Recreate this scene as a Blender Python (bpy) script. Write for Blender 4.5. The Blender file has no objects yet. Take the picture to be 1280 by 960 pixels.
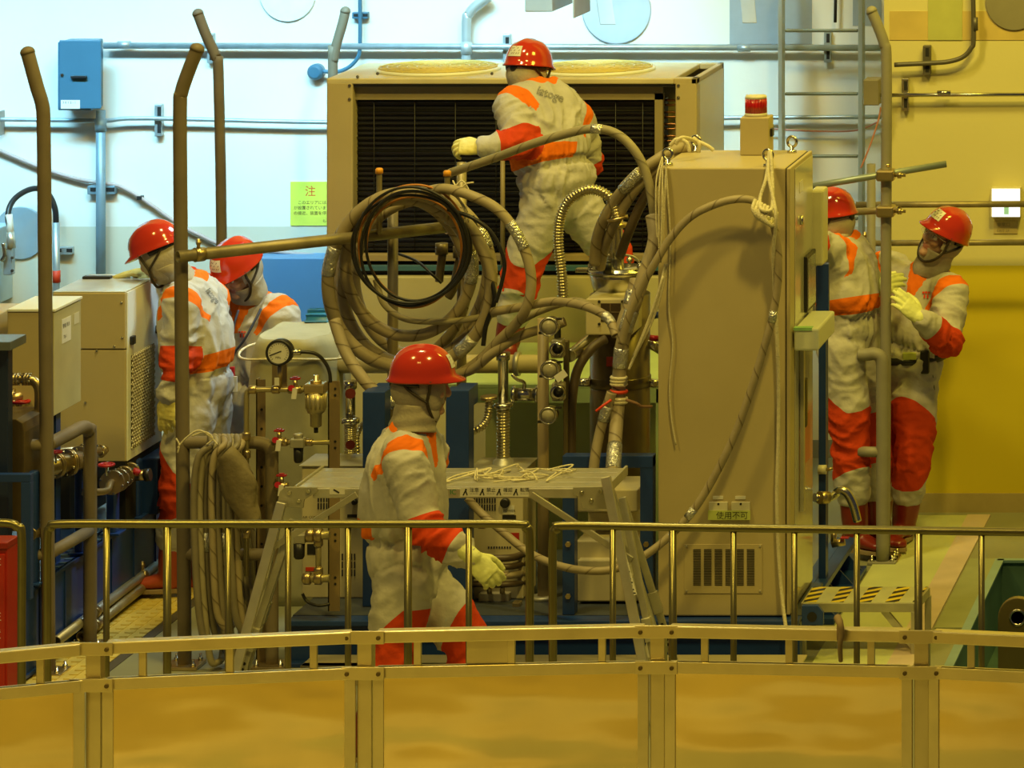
import bpy, math, random
from mathutils import Vector, Matrix, noise
from mathutils.bvhtree import BVHTree

SC = bpy.context.scene
COL = SC.collection
R = random.Random(7)

# ------------------------------------------------------------------ camera
F, VX, VY, CX, CH = 5000.0, 1800.0, -450.0, 4.0, 4.6     # focal length and vanishing point of the depth lines (1280x960 frame)
cam_d = bpy.data.cameras.new('camera')
cam = bpy.data.objects.new('camera', cam_d)
COL.objects.link(cam)
cam.location = (CX, 0, CH)
cam.rotation_euler = (math.radians(90), 0, 0)
cam_d.sensor_width = 36.0
cam_d.lens = F / 1280 * 36.0
cam_d.shift_x = (640 - VX) / 1280
cam_d.shift_y = -(480 - VY) / 1280
cam_d.clip_end = 200
SC.camera = cam

# ------------------------------------------------------------------ light
SC.view_settings.view_transform = 'Standard'
SC.view_settings.look = 'None'
SC.view_settings.gamma = 1
SC.view_settings.use_curve_mapping = False
SC.view_settings.exposure = 0.0
SC.cycles.use_denoising = True
SC.cycles.max_bounces = 6
W = bpy.data.worlds.new('hall')
SC.world = W
W.use_nodes = True
bg = W.node_tree.nodes['Background']
bg.inputs[0].default_value = (0.80, 0.78, 0.85, 1)
bg.inputs[1].default_value = 0.04


def area(name, loc, target, size, power, col, sy=None):
    d = bpy.data.lights.new(name, 'AREA')
    d.energy = power
    d.color = col
    d.size = size
    if sy:
        d.shape = 'RECTANGLE'
        d.size_y = sy
    o = bpy.data.objects.new(name, d)
    COL.objects.link(o)
    o.location = loc
    o.rotation_euler = (Vector(target) - Vector(loc)).to_track_quat('-Z', 'Y').to_euler()
    return o


WARM = (1.0, 0.73, 0.13)
COOL = (0.27, 0.74, 1.0)
area('cool_light', (-2.7, 20.4, 4.0), (-2.7, 22.5, 1.85), 5.4, 68, COOL, 0.3).data.spread = math.radians(56)
area('cool_light', (-0.8, 20.0, 3.5), (-2.1, 19.25, 1.1), 0.5, 8, (0.62, 0.88, 1.0)).data.spread = math.radians(64)  # added cool fill just above view, aimed at the chiller side
area('hall_lamp', (3.6, 12.5, 10.5), (-0.5, 18.5, 0.8), 0.8, 520, WARM)
area('hall_lamp', (-4.0, 12.5, 10.5), (-1.0, 18.5, 0.8), 0.8, 310, WARM)
area('hall_lamp', (2.8, 18.6, 5.5), (1.5, 21.2, 1.4), 1.0, 85, (1.0, 0.78, 0.06))
area('hall_lamp', (-0.8, 17.2, 7.5), (-0.8, 19.2, 0.5), 0.7, 150, (1.0, 0.83, 0.30))
area('near_floor_fill', (-0.6, 9.0, 8.0), (-0.6, 10.6, 0.0), 1.6, 245, WARM).data.spread = math.radians(75)  # added fill: brightens the near floor that the barrier panels mirror


# ------------------------------------------------------------------ pixel helpers (reference frame 1280x960)
def P(px, py, Y):
    return Vector(((px - VX) * Y / F + CX, Y, CH - (py - VY) * Y / F))


def X(px, Y):
    return (px - VX) * Y / F + CX


def Z(py, Y):
    return CH - (py - VY) * Y / F


def pp(pts, Y=None):
    return [P(p[0], p[1], p[2] if len(p) > 2 else Y) for p in pts]


def px(n, Y):
    return n * Y / F


# ------------------------------------------------------------------ materials
MATS = {}


def M(name, col, rough=0.5, metal=0.0, var=0.12, vs=6.0, bump=0.0, bs=60.0, spec=0.5, emit=0.0, trans=0.0, coat=0.0, alpha=1.0):
    if name in MATS:
        return MATS[name]
    m = bpy.data.materials.new(name)
    m.use_nodes = True
    nt = m.node_tree
    b = nt.nodes['Principled BSDF']
    tc = nt.nodes.new('ShaderNodeTexCoord')
    n = nt.nodes.new('ShaderNodeTexNoise')
    n.inputs['Scale'].default_value = vs
    n.inputs['Detail'].default_value = 4
    nt.links.new(tc.outputs['Object'], n.inputs['Vector'])
    r = nt.nodes.new('ShaderNodeValToRGB')
    c = Vector(col)
    r.color_ramp.elements[0].color = (*(c * (1 - var)), 1)
    r.color_ramp.elements[1].color = (*(c * (1 + var * 0.5)), 1)
    r.color_ramp.elements[0].position = 0.3
    r.color_ramp.elements[1].position = 0.7
    nt.links.new(n.outputs['Fac'], r.inputs['Fac'])
    nt.links.new(r.outputs['Color'], b.inputs['Base Color'])
    b.inputs['Roughness'].default_value = rough
    b.inputs['Metallic'].default_value = metal
    b.inputs['Specular IOR Level'].default_value = spec
    b.inputs['Coat Weight'].default_value = coat
    b.inputs['Transmission Weight'].default_value = trans
    b.inputs['Alpha'].default_value = alpha
    if emit:
        nt.links.new(r.outputs['Color'], b.inputs['Emission Color'])
        b.inputs['Emission Strength'].default_value = emit
    if bump:
        n2 = nt.nodes.new('ShaderNodeTexNoise')
        n2.inputs['Scale'].default_value = bs
        n2.inputs['Detail'].default_value = 3
        nt.links.new(tc.outputs['Object'], n2.inputs['Vector'])
        bp = nt.nodes.new('ShaderNodeBump')
        bp.inputs['Strength'].default_value = bump
        bp.inputs['Distance'].default_value = 0.01
        nt.links.new(n2.outputs['Fac'], bp.inputs['Height'])
        nt.links.new(bp.outputs['Normal'], b.inputs['Normal'])
    MATS[name] = m
    return m


def wrap_mat(name, col, dark, pitch=9.0):
    """spiral wound tape on a hose: uses the tube's own uv (metres along, turns round)"""
    m = M(name, col, 0.55, 0, 0.2, 9.0)
    nt = m.node_tree
    b = nt.nodes['Principled BSDF']
    ramp = b.inputs['Base Color'].links[0].from_node
    uv = nt.nodes.new('ShaderNodeUVMap')
    sp = nt.nodes.new('ShaderNodeSeparateXYZ')
    nt.links.new(uv.outputs[0], sp.inputs[0])
    a = nt.nodes.new('ShaderNodeMath'); a.operation = 'MULTIPLY_ADD'
    a.inputs[1].default_value = pitch
    nt.links.new(sp.outputs[0], a.inputs[0]); nt.links.new(sp.outputs[1], a.inputs[2])
    f = nt.nodes.new('ShaderNodeMath'); f.operation = 'FRACT'
    nt.links.new(a.outputs[0], f.inputs[0])
    cr = nt.nodes.new('ShaderNodeValToRGB')
    e = cr.color_ramp.elements
    e[0].position = 0.0; e[0].color = (1, 1, 1, 1)
    e[1].position = 0.12; e[1].color = (0, 0, 0, 1)
    nt.links.new(f.outputs[0], cr.inputs[0])
    mx = nt.nodes.new('ShaderNodeMix'); mx.data_type = 'RGBA'
    nt.links.new(cr.outputs[0], mx.inputs[0])
    nt.links.new(ramp.outputs[0], mx.inputs[6])
    mx.inputs[7].default_value = (*dark, 1)
    nt.links.new(mx.outputs[2], b.inputs['Base Color'])
    bp = nt.nodes.new('ShaderNodeBump')
    bp.inputs['Strength'].default_value = 0.5
    bp.inputs['Distance'].default_value = 0.004
    nt.links.new(f.outputs[0], bp.inputs['Height'])
    nt.links.new(bp.outputs['Normal'], b.inputs['Normal'])
    return m


def wall_mat(name, bands=((1.30, (0.62, 0.64, 0.60)), (1.12, (0.12, 0.27, 0.46)), (0.10, (0.08, 0.12, 0.18))), base=(0.80, 0.80, 0.76)):
    """painted hall wall: warm white over a blue dado, with faint roller bands"""
    m = M(name, base, 0.6, 0, 0.05, 1.2, 0.05, 40)
    nt = m.node_tree
    b = nt.nodes['Principled BSDF']
    ramp = b.inputs['Base Color'].links[0].from_node
    g = nt.nodes.new('ShaderNodeNewGeometry')
    s = nt.nodes.new('ShaderNodeSeparateXYZ')
    nt.links.new(g.outputs['Position'], s.inputs[0])

    def step(h):
        t = nt.nodes.new('ShaderNodeMath'); t.operation = 'LESS_THAN'
        nt.links.new(s.outputs[2], t.inputs[0]); t.inputs[1].default_value = h
        return t
    last = ramp.outputs[0]
    for h, c in bands:
        mx = nt.nodes.new('ShaderNodeMix'); mx.data_type = 'RGBA'
        nt.links.new(step(h).outputs[0], mx.inputs[0])
        nt.links.new(last, mx.inputs[6]); mx.inputs[7].default_value = (*c, 1)
        last = mx.outputs[2]
    nt.links.new(last, b.inputs['Base Color'])
    return m


def suit_mat():
    m = M('coverall cloth', (0.51, 0.495, 0.47), 0.85, 0, 0.10, 7.0, 0.5, 22, 0.2)
    nt = m.node_tree
    b = nt.nodes['Principled BSDF']
    last = b.inputs['Base Color'].links[0].from_socket
    for nm, c in (('accent_a', (0.80, 0.17, 0.010)), ('accent_b', (0.58, 0.055, 0.013))):
        a = nt.nodes.new('ShaderNodeAttribute'); a.attribute_name = nm
        t = nt.nodes.new('ShaderNodeMath'); t.operation = 'GREATER_THAN'
        nt.links.new(a.outputs['Fac'], t.inputs[0]); t.inputs[1].default_value = 0.0
        mx = nt.nodes.new('ShaderNodeMix'); mx.data_type = 'RGBA'
        nt.links.new(t.outputs[0], mx.inputs[0])
        nt.links.new(last, mx.inputs[6]); mx.inputs[7].default_value = (*c, 1)
        last = mx.outputs[2]
    nt.links.new(last, b.inputs['Base Color'])
    return m


def skin_mat():
    m = M('skin', (0.55, 0.32, 0.22), 0.5, 0, 0.08, 12)
    nt = m.node_tree
    b = nt.nodes['Principled BSDF']
    a = nt.nodes.new('ShaderNodeAttribute'); a.attribute_name = 'lip'
    mx = nt.nodes.new('ShaderNodeMix'); mx.data_type = 'RGBA'
    nt.links.new(a.outputs['Fac'], mx.inputs[0])
    nt.links.new(b.inputs['Base Color'].links[0].from_socket, mx.inputs[6])
    mx.inputs[7].default_value = (0.35, 0.10, 0.08, 1)
    nt.links.new(mx.outputs[2], b.inputs['Base Color'])
    return m


def hazard_mat():
    m = M('hazard tape', (0.75, 0.58, 0.03), 0.5)
    nt = m.node_tree
    b = nt.nodes['Principled BSDF']
    tc = nt.nodes.new('ShaderNodeTexCoord')
    s = nt.nodes.new('ShaderNodeSeparateXYZ')
    nt.links.new(tc.outputs['Object'], s.inputs[0])
    a = nt.nodes.new('ShaderNodeMath'); a.operation = 'MULTIPLY_ADD'
    nt.links.new(s.outputs[0], a.inputs[0]); a.inputs[1].default_value = -0.9
    nt.links.new(s.outputs[1], a.inputs[2])
    k = nt.nodes.new('ShaderNodeMath'); k.operation = 'MULTIPLY'
    nt.links.new(a.outputs[0], k.inputs[0]); k.inputs[1].default_value = 11.0
    f = nt.nodes.new('ShaderNodeMath'); f.operation = 'FRACT'
    nt.links.new(k.outputs[0], f.inputs[0])
    g = nt.nodes.new('ShaderNodeMath'); g.operation = 'GREATER_THAN'; g.inputs[1].default_value = 0.5
    nt.links.new(f.outputs[0], g.inputs[0])
    mx = nt.nodes.new('ShaderNodeMix'); mx.data_type = 'RGBA'
    nt.links.new(g.outputs[0], mx.inputs[0])
    nt.links.new(b.inputs['Base Color'].links[0].from_socket, mx.inputs[6])
    mx.inputs[7].default_value = (0.015, 0.015, 0.015, 1)
    nt.links.new(mx.outputs[2], b.inputs['Base Color'])
    return m


beige = M('beige enamel', (0.50, 0.42, 0.23), 0.42, 0, 0.06, 3, 0.03, 300)
cream = M('cream enamel', (0.66, 0.63, 0.48), 0.28, 0, 0.04, 3)
paleb = M('pale machine colour', (0.84, 0.88, 0.84), 0.35, 0, 0.04, 3)
blue = M('navy steel paint', (0.013, 0.046, 0.21), 0.38, 0, 0.2, 5, 0.05, 120)
bluel = M('light blue enamel', (0.055, 0.16, 0.26), 0.4, 0, 0.08, 4)
post = M('brown post paint', (0.19, 0.155, 0.105), 0.6, 0, 0.14, 8, 0.08, 200)
postg = M('grey post paint', (0.27, 0.255, 0.21), 0.55, 0, 0.10, 8, 0.05, 200)
railm = M('polished rail steel', (0.24, 0.215, 0.10), 0.30, 0.8, 0.12, 10)
alu = M('aluminium', (0.68, 0.66, 0.58), 0.36, 0.75, 0.12, 12)
alud = M('dull aluminium', (0.50, 0.48, 0.38), 0.45, 0.6, 0.15, 12)
steel = M('stainless steel', (0.62, 0.60, 0.52), 0.24, 1.0, 0.15, 12)
galv = M('galvanised conduit', (0.42, 0.50, 0.55), 0.38, 0.55, 0.15, 14)
brass = M('brass pipe', (0.55, 0.44, 0.24), 0.32, 0.9, 0.2, 10)
scaf = M('scaffold tube', (0.34, 0.29, 0.17), 0.48, 0.55, 0.3, 9, 0.1, 80)
dark = M('dark shadow gap', (0.012, 0.012, 0.012), 0.7)
black = M('black rubber', (0.015, 0.015, 0.017), 0.4)
fin = M('condenser fins', (0.012, 0.013, 0.018), 0.4)
red = M('red paint', (0.42, 0.02, 0.015), 0.35)
redh = M('red handle', (0.45, 0.015, 0.03), 0.35)
helm = M('helmet shell', (0.52, 0.034, 0.010), 0.14, 0, 0.04, 4, coat=0.5)
white = M('white label', (0.75, 0.74, 0.68), 0.5)
yell = M('yellow sign', (0.72, 0.78, 0.10), 0.5)
ink = M('black ink', (0.015, 0.015, 0.015), 0.6)
inkr = M('red ink', (0.70, 0.05, 0.01), 0.6)
inkg = M('green ink', (0.03, 0.30, 0.12), 0.6)
glove = M('latex glove', (0.74, 0.66, 0.20), 0.55, 0, 0.08, 20, 0.2, 60)
gloveg = M('pale latex glove', (0.72, 0.76, 0.32), 0.55, 0, 0.08, 20, 0.2, 60)
hoodm = M('hood cloth', (0.42, 0.38, 0.30), 0.9, 0, 0.12, 14, 0.3, 60, 0.2)
strapm = M('dark strap', (0.035, 0.025, 0.015), 0.6)
boot = M('boot rubber', (0.20, 0.02, 0.012), 0.3)
booto = M('orange boot rubber', (0.42, 0.07, 0.03), 0.4)
sole = M('boot sole', (0.30, 0.22, 0.12), 0.7)
hose = wrap_mat('tape wrapped hose', (0.36, 0.30, 0.19), (0.10, 0.07, 0.035))
hoseg = wrap_mat('grey wrapped hose', (0.35, 0.31, 0.20), (0.13, 0.11, 0.07), 6)
hosep = M('grey plain hose', (0.24, 0.21, 0.15), 0.45, 0, 0.2, 8)
hosed = M('brown rubber hose', (0.09, 0.065, 0.04), 0.45)
tape = M('silver tape', (0.75, 0.75, 0.70), 0.25, 0.85, 0.3, 30, 1.0, 90)
corr = M('corrugated duct', (0.58, 0.53, 0.34), 0.28, 0.9, 0.1)
orange = M('orange cable', (0.50, 0.19, 0.03), 0.5)
rope = M('white rope', (0.72, 0.66, 0.46), 0.8, 0, 0.15, 60, 0.5, 150)
capy = M('orange cap', (0.75, 0.33, 0.02), 0.4)
green = M('green deck paint', (0.46, 0.60, 0.28), 0.45, 0, 0.1, 4)
canvas = M('canvas tarp', (0.42, 0.40, 0.25), 0.6, 0, 0.12, 6, 0.25, 14)
tanz = M('tank green steel', (0.10, 0.19, 0.17), 0.3, 0.2, 0.3, 4)
glass = M('sight glass', (0.75, 0.70, 0.5), 0.08, 0, 0.1, 20, trans=0.6)
plast = M('milky plastic', (0.80, 0.84, 0.70), 0.35, 0, 0.05, 6, trans=0.25)
lens = M('red beacon lens', (0.50, 0.012, 0.01), 0.12, 0, 0.3, 40, coat=0.6)
lamp = M('lit sign face', (0.92, 0.97, 0.92), 0.5, 0, 0.02, 6, emit=1.4)
hazard = hazard_mat()
suitm = suit_mat()
skin = skin_mat()
eyew = M('eye white', (0.7, 0.68, 0.62), 0.2)
eyed = M('eye dark', (0.03, 0.02, 0.015), 0.2)
clearm = M('clear visor', (0.9, 0.95, 0.95), 0.05, 0, 0.02, 6, alpha=0.25)


# ------------------------------------------------------------------ mesh builder
def cr(pts, res=6, closed=False):
    pts = [Vector(p) for p in pts]
    n = len(pts)
    if n < 3:
        return pts
    out = []
    rng = range(n) if closed else range(n - 1)
    for i in rng:
        if closed:
            a, b, c, d = pts[i - 1], pts[i], pts[(i + 1) % n], pts[(i + 2) % n]
        else:
            a, b, c, d = pts[max(i - 1, 0)], pts[i], pts[i + 1], pts[min(i + 2, n - 1)]
        for k in range(res):
            t = k / res
            out.append(0.5 * ((2 * b) + (c - a) * t + (2 * a - 5 * b + 4 * c - d) * t * t + (3 * b - a - 3 * c + d) * t ** 3))
    if not closed:
        out.append(pts[-1])
    return out


def perp(d):
    d = Vector(d).normalized()
    u = d.cross(Vector((0, 0, 1)))
    if u.length < 0.05:
        u = d.cross(Vector((0, 1, 0)))
    u.normalize()
    return u, d.cross(u).normalized()


class MB:
    def __init__(self):
        self.v, self.f, self.s, self.uv, self.mi = [], [], [], [], []

    def face(self, idx, smooth=False, uv=None, mi=0):
        self.f.append(idx); self.s.append(smooth)
        self.uv.append(uv or [(0.0, 0.0)] * len(idx)); self.mi.append(mi)

    def hexa(self, p, mi=0):
        """8 corners: 0-3 one face ring, 4-7 the opposite ring"""
        b = len(self.v)
        self.v += [Vector(q) for q in p]
        for q in ((3, 2, 1, 0), (4, 5, 6, 7), (0, 1, 5, 4), (1, 2, 6, 5), (2, 3, 7, 6), (3, 0, 4, 7)):
            self.face([b + i for i in q], mi=mi)
        return self

    def box(self, lo, hi, mi=0):
        x0, y0, z0 = [min(a, b) for a, b in zip(lo, hi)]
        x1, y1, z1 = [max(a, b) for a, b in zip(lo, hi)]
        return self.hexa([(x0, y0, z0), (x1, y0, z0), (x1, y1, z0), (x0, y1, z0), (x0, y0, z1), (x1, y0, z1), (x1, y1, z1), (x0, y1, z1)], mi)

    def obox(self, c, ax, ay, az, mi=0):
        c, ax, ay, az = Vector(c), Vector(ax), Vector(ay), Vector(az)
        return self.hexa([c - ax - ay - az, c + ax - ay - az, c + ax + ay - az, c - ax + ay - az,
                          c - ax - ay + az, c + ax - ay + az, c + ax + ay + az, c - ax + ay + az], mi)

    def beam(self, a, b, w, t, ref=(0, 0, 1), mi=0):
        """bar of width w (across ref) and thickness t (along ref) from a to b"""
        a, b = Vector(a), Vector(b)
        d = (b - a)
        u = d.normalized()
        s = u.cross(Vector(ref)).normalized()
        n = s.cross(u).normalized()
        return self.obox((a + b) / 2, d / 2, s * w / 2, n * t / 2, mi)

    def rings(self, rings, cap=True, closed=False, smooth=True, us=None, mi=0):
        b = len(self.v)
        n = len(rings[0])
        for r in rings:
            self.v += [Vector(q) for q in r]
        m = len(rings)
        for i in range(m if closed else m - 1):
            j = (i + 1) % m
            u0 = us[i] if us else i * 0.1
            u1 = (us[j] if j > i else us[i] + (us[i] - us[i - 1])) if us else (i + 1) * 0.1
            for k in range(n):
                l = (k + 1) % n
                self.face([b + i * n + k, b + i * n + l, b + j * n + l, b + j * n + k], smooth,
                          [(u0, k / n), (u0, (k + 1) / n), (u1, (k + 1) / n), (u1, k / n)], mi)
        if cap and not closed:
            self.face([b + k for k in range(n)][::-1], False, mi=mi)
            self.face([b + (m - 1) * n + k for k in range(n)], False, mi=mi)
        return self

    def tube(self, pts, r, n=10, res=6, closed=False, spline=True, cap=True, mi=0):
        p = cr(pts, res, closed) if spline else [Vector(q) for q in pts]
        m = len(p)
        rf = r if callable(r) else (lambda t: r)
        tang = []
        for i in range(m):
            a = p[i - 1] if (i > 0 or closed) else p[i]
            c = p[(i + 1) % m] if (i < m - 1 or closed) else p[i]
            d = c - a
            tang.append(d.normalized() if d.length > 1e-9 else Vector((0, 0, 1)))
        u, w = perp(tang[0])
        rs, us, L = [], [], 0.0
        for i in range(m):
            if i:
                L += (p[i] - p[i - 1]).length
                u = (u - tang[i] * u.dot(tang[i]))
                if u.length < 1e-6:
                    u, _ = perp(tang[i])
                u.normalize()
            w = tang[i].cross(u)
            rr = rf(i / (m - 1))
            rs.append([p[i] + (u * math.cos(2 * math.pi * k / n) + w * math.sin(2 * math.pi * k / n)) * rr for k in range(n)])
            us.append(L)
        return self.rings(rs, cap, closed, True, us, mi)

    def cyl(self, a, b, r, r1=None, n=20, cap=True, mi=0):
        a, b = Vector(a), Vector(b)
        u, w = perp(b - a)
        r1 = r if r1 is None else r1
        f = lambda c, q: [c + (u * math.cos(2 * math.pi * k / n) + w * math.sin(2 * math.pi * k / n)) * q for k in range(n)]
        return self.rings([f(a, r), f(b, r1)], cap, mi=mi)

    def lathe(self, o, axis, prof, n=24, cap=True, smooth=True, mi=0):
        """profile of (distance along axis, radius)"""
        o, ax = Vector(o), Vector(axis).normalized()
        u, w = perp(ax)
        rs = [[o + ax * h + (u * math.cos(2 * math.pi * k / n) + w * math.sin(2 * math.pi * k / n)) * max(q, 1e-4) for k in range(n)] for h, q in prof]
        return self.rings(rs, cap, smooth=smooth, mi=mi)

    def ell(self, c, r, R3=None, nu=16, nv=10, mi=0):
        c = Vector(c)
        R3 = R3 or Matrix.Identity(3)
        rs = []
        for i in range(nv + 1):
            t = math.pi * i / nv
            s, h = max(math.sin(t), 1e-3), math.cos(t)
            rs.append([c + R3 @ Vector((r[0] * s * math.cos(2 * math.pi * k / nu), r[1] * s * math.sin(2 * math.pi * k / nu), -r[2] * h)) for k in range(nu)])
        return self.rings(rs, True, mi=mi)

    def torus(self, c, axis, R0, r, n=24, m=8, arc=1.0, mi=0):
        u, w = perp(axis)
        c = Vector(c)
        k = int(n * arc)
        pts = [c + (u * math.cos(2 * math.pi * i / n) + w * math.sin(2 * math.pi * i / n)) * R0 for i in range(k if arc >= 1 else k + 1)]
        return self.tube(pts, r, m, closed=arc >= 1, spline=False, mi=mi)

    def prism(self, poly, ext, mi=0):
        n = len(poly)
        b = len(self.v)
        ext = Vector(ext)
        self.v += [Vector(q) for q in poly] + [Vector(q) + ext for q in poly]
        self.face(list(range(b, b + n))[::-1], mi=mi)
        self.face(list(range(b + n, b + 2 * n)), mi=mi)
        for i in range(n):
            j = (i + 1) % n
            self.face([b + i, b + j, b + n + j, b + n + i], mi=mi)
        return self

    def mesh(self, name, off=Vector()):
        me = bpy.data.meshes.new(name)
        me.from_pydata([tuple(q - off) for q in self.v], [], self.f)
        me.polygons.foreach_set('use_smooth', self.s)
        me.polygons.foreach_set('material_index', self.mi)
        ul = me.uv_layers.new(name='UVMap')
        flat = []
        for q in self.uv:
            for a in q:
                flat += a
        ul.data.foreach_set('uv', flat)
        import bmesh
        bm = bmesh.new(); bm.from_mesh(me)
        bmesh.ops.recalc_face_normals(bm, faces=bm.faces)
        bm.to_mesh(me); bm.free()
        return me


ORG = {}


def thing(name, label, cat, loc, group=None):
    o = bpy.data.objects.new(name, None)
    COL.objects.link(o)
    o.empty_display_size = 0.1
    o.location = loc
    o['label'] = label
    o['category'] = cat
    if group:
        o['group'] = group
    ORG[o] = Vector(loc)
    return o


def link(name, me, mats, parent, off):
    o = bpy.data.objects.new(name, me)
    COL.objects.link(o)
    for m in (mats if isinstance(mats, (list, tuple)) else [mats]):
        me.materials.append(m)
    if parent is not None:
        o.parent = parent
    ORG[o] = off
    return o


def bevel(o, w):
    if w:
        b = o.modifiers.new('bevel', 'BEVEL')
        b.width = w; b.segments = 2; b.limit_method = 'ANGLE'; b.angle_limit = math.radians(50)
    return o


def part(name, mb, mats, parent, bev=0.0, label=None):
    """a mesh of its own under its thing (or under a part)"""
    off = ORG[parent]
    o = link(name, mb.mesh(name, off), mats, parent, off)
    if label:
        o['label'] = label
    return bevel(o, bev)


def solo(name, mb, mats, label, cat, group=None, bev=0.0):
    """a thing that is one mesh: its origin sits at its base"""
    lo = Vector([min(q[i] for q in mb.v) for i in range(3)])
    hi = Vector([max(q[i] for q in mb.v) for i in range(3)])
    off = Vector(((lo.x + hi.x) / 2, (lo.y + hi.y) / 2, lo.z))
    o = link(name, mb.mesh(name, off), mats, None, off)
    o.location = off
    o['label'] = label
    o['category'] = cat
    if group:
        o['group'] = group
    return bevel(o, bev)


def struct(name, mb, mats, label=None, bev=0.0, kind='structure'):
    o = link(name, mb.mesh(name), mats, None, Vector())
    o['kind'] = kind
    o['label'] = label or name.replace('_', ' ')
    return bevel(o, bev)


TS = bpy.data.scenes.new('workbench')          # a scratch scene, so that evaluating one mesh never evaluates the whole hall


def evaluate(o):
    TS.collection.objects.link(o)
    vl = TS.view_layers[0]
    vl.update()
    me = bpy.data.meshes.new_from_object(o.evaluated_get(vl.depsgraph), depsgraph=vl.depsgraph)
    bpy.data.objects.remove(o)
    return me


def text_mb(s, size, o, ux, uy, lift=0.0, outline=0.0):
    """flat lettering in the plane of ux (reading direction) and uy (up), lower-left corner at o"""
    c = bpy.data.curves.new('t', 'FONT')
    c.body = s
    c.size = size
    c.resolution_u = 3
    t = bpy.data.objects.new('t', c)
    if outline:
        c.fill_mode = 'NONE'
        c.bevel_depth = outline
        c.bevel_resolution = 0
    me = evaluate(t)
    o, ux, uy = Vector(o), Vector(ux).normalized(), Vector(uy).normalized()
    n = ux.cross(uy)
    mb = MB()
    mb.v = [o + ux * v.co.x + uy * v.co.y + n * (lift + v.co.z) for v in me.vertices]
    for p in me.polygons:
        mb.face(list(p.vertices))
    bpy.data.curves.remove(c)
    bpy.data.meshes.remove(me)
    return mb


XR, ZU, YF = Vector((1, 0, 0)), Vector((0, 0, 1)), Vector((0, 1, 0))

# ================================================================== the setting
YW, YR = 22.5, 21.1           # back wall, and the nearer wall on the right
XC = X(1105, YR)              # where the two meet
b = MB(); b.box((-12, -3, -0.25), (9, YW + 0.3, 0.0))
struct('floor', b, M('hall floor', (0.27, 0.275, 0.18), 0.45, 0, 0.15, 1.5, 0.05, 20), 'pale concrete hall floor')
b = MB(); b.box((-12, -2.9, 0), (8.9, 11.0, 0.004))
struct('floor_apron', b, M('golden floor paint', (0.30, 0.25, 0.08), 0.4, 0, 0.2, 0.8), 'golden painted floor of the near side of the hall')
for k in range(3):
    b = MB(); b.tube([(-8 + i * 1.0, 11.15 + 0.16 * k - 0.010 * (i - 8) ** 2, 0.0) for i in range(17)], 0.035, 8, 3)
    struct('floor_curb', b, M('pale curb', (0.50, 0.45, 0.30), 0.5), 'low curved curb line across the near floor')
b = MB(); b.box((-12, YW, 0), (XC + 0.5, YW + 0.3, 7.5))
struct('wall_back', b, wall_mat('back wall paint', ((1.30, (0.62, 0.60, 0.50)), (0.10, (0.20, 0.20, 0.18)))), 'pale back wall with blue lower part')
b = MB(); b.box((XC, YR, 0), (9, YR + 0.3, 7.5)); b.box((XC, YR + 0.3, 0), (XC + 0.3, YW, 7.5))
struct('wall_right', b, wall_mat('right wall paint', ((1.30, (0.64, 0.52, 0.015)),), (0.68, 0.63, 0.30)), 'cream wall on the right with yellow lower part')
b = MB(); b.box((XC, YR - 0.012, 0), (9, YR, 0.10))
struct('baseboard_right', b, M('baseboard ochre', (0.42, 0.34, 0.16), 0.5), 'ochre baseboard under the right wall')
# painted squares on the walls
b = MB(); b.box(P(912, -30, YW - 0.004), P(1015, 55, YW)); b.box(P(1066, -30, YW - 0.004), P(1102, 32, YW))
struct('trim_1', b, M('grey blue patch paint', (0.34, 0.40, 0.46), 0.6), 'grey blue painted squares at the top of the back wall')
b = MB(); b.box(P(1112, 14, YR - 0.004), P(1160, 50, YR)); b.box(P(1203, 14, YR - 0.004), P(1300, 50, YR))
struct('trim_2', b, M('ochre patch paint', (0.62, 0.48, 0.16), 0.6), 'ochre painted band on the right wall')
b = MB(); b.box(P(1160, -20, YR - 0.006), P(1203, 50, YR))
struct('trim_3', b, M('olive patch paint', (0.48, 0.50, 0.16), 0.6), 'olive painted square on the right wall')
# floor strips
fl = lambda x0, x1, y0, y1, h, nm, m, lab: struct(nm, MB().box((x0, y0, 0), (x1, y1, h)), m, lab)
def studs():
    b = MB()
    b.box((-2.26, 17.0, 0), (-1.98, 22.2, 0.006))
    for i in range(4):
        for k in range(60):
            y = 17.6 + k * 0.075
            b.box((-2.22 + i * 0.068, y, 0.006), (-2.18 + i * 0.068, y + 0.055, 0.010))
    return b
struct('floor_walkway', studs(), M('yellow tactile paving', (0.66, 0.52, 0.12), 0.5), 'yellow tactile walkway strip on the floor')
fl(-1.98, -1.93, 17.0, 22.2, 0.004, 'floor_seam', M('dark floor seam', (0.08, 0.07, 0.05), 0.6), 'dark seam beside the walkway')
fl(1.18, 1.52, 17.0, 21.0, 0.006, 'floor_mat', M('pale green floor sheet', (0.58, 0.62, 0.30), 0.4, 0, 0.12, 3), 'pale green floor sheet')
fl(1.52, 1.64, 17.0, 21.0, 0.010, 'floor_border', M('pinkish floor strip', (0.62, 0.50, 0.42), 0.5), 'pinkish strip beside the green sheet')
fl(1.65, 1.93, 18.6, 20.0, 0.008, 'floor_plate', M('grey green plate', (0.32, 0.35, 0.20), 0.45), 'grey green cover plate in the floor')

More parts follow.
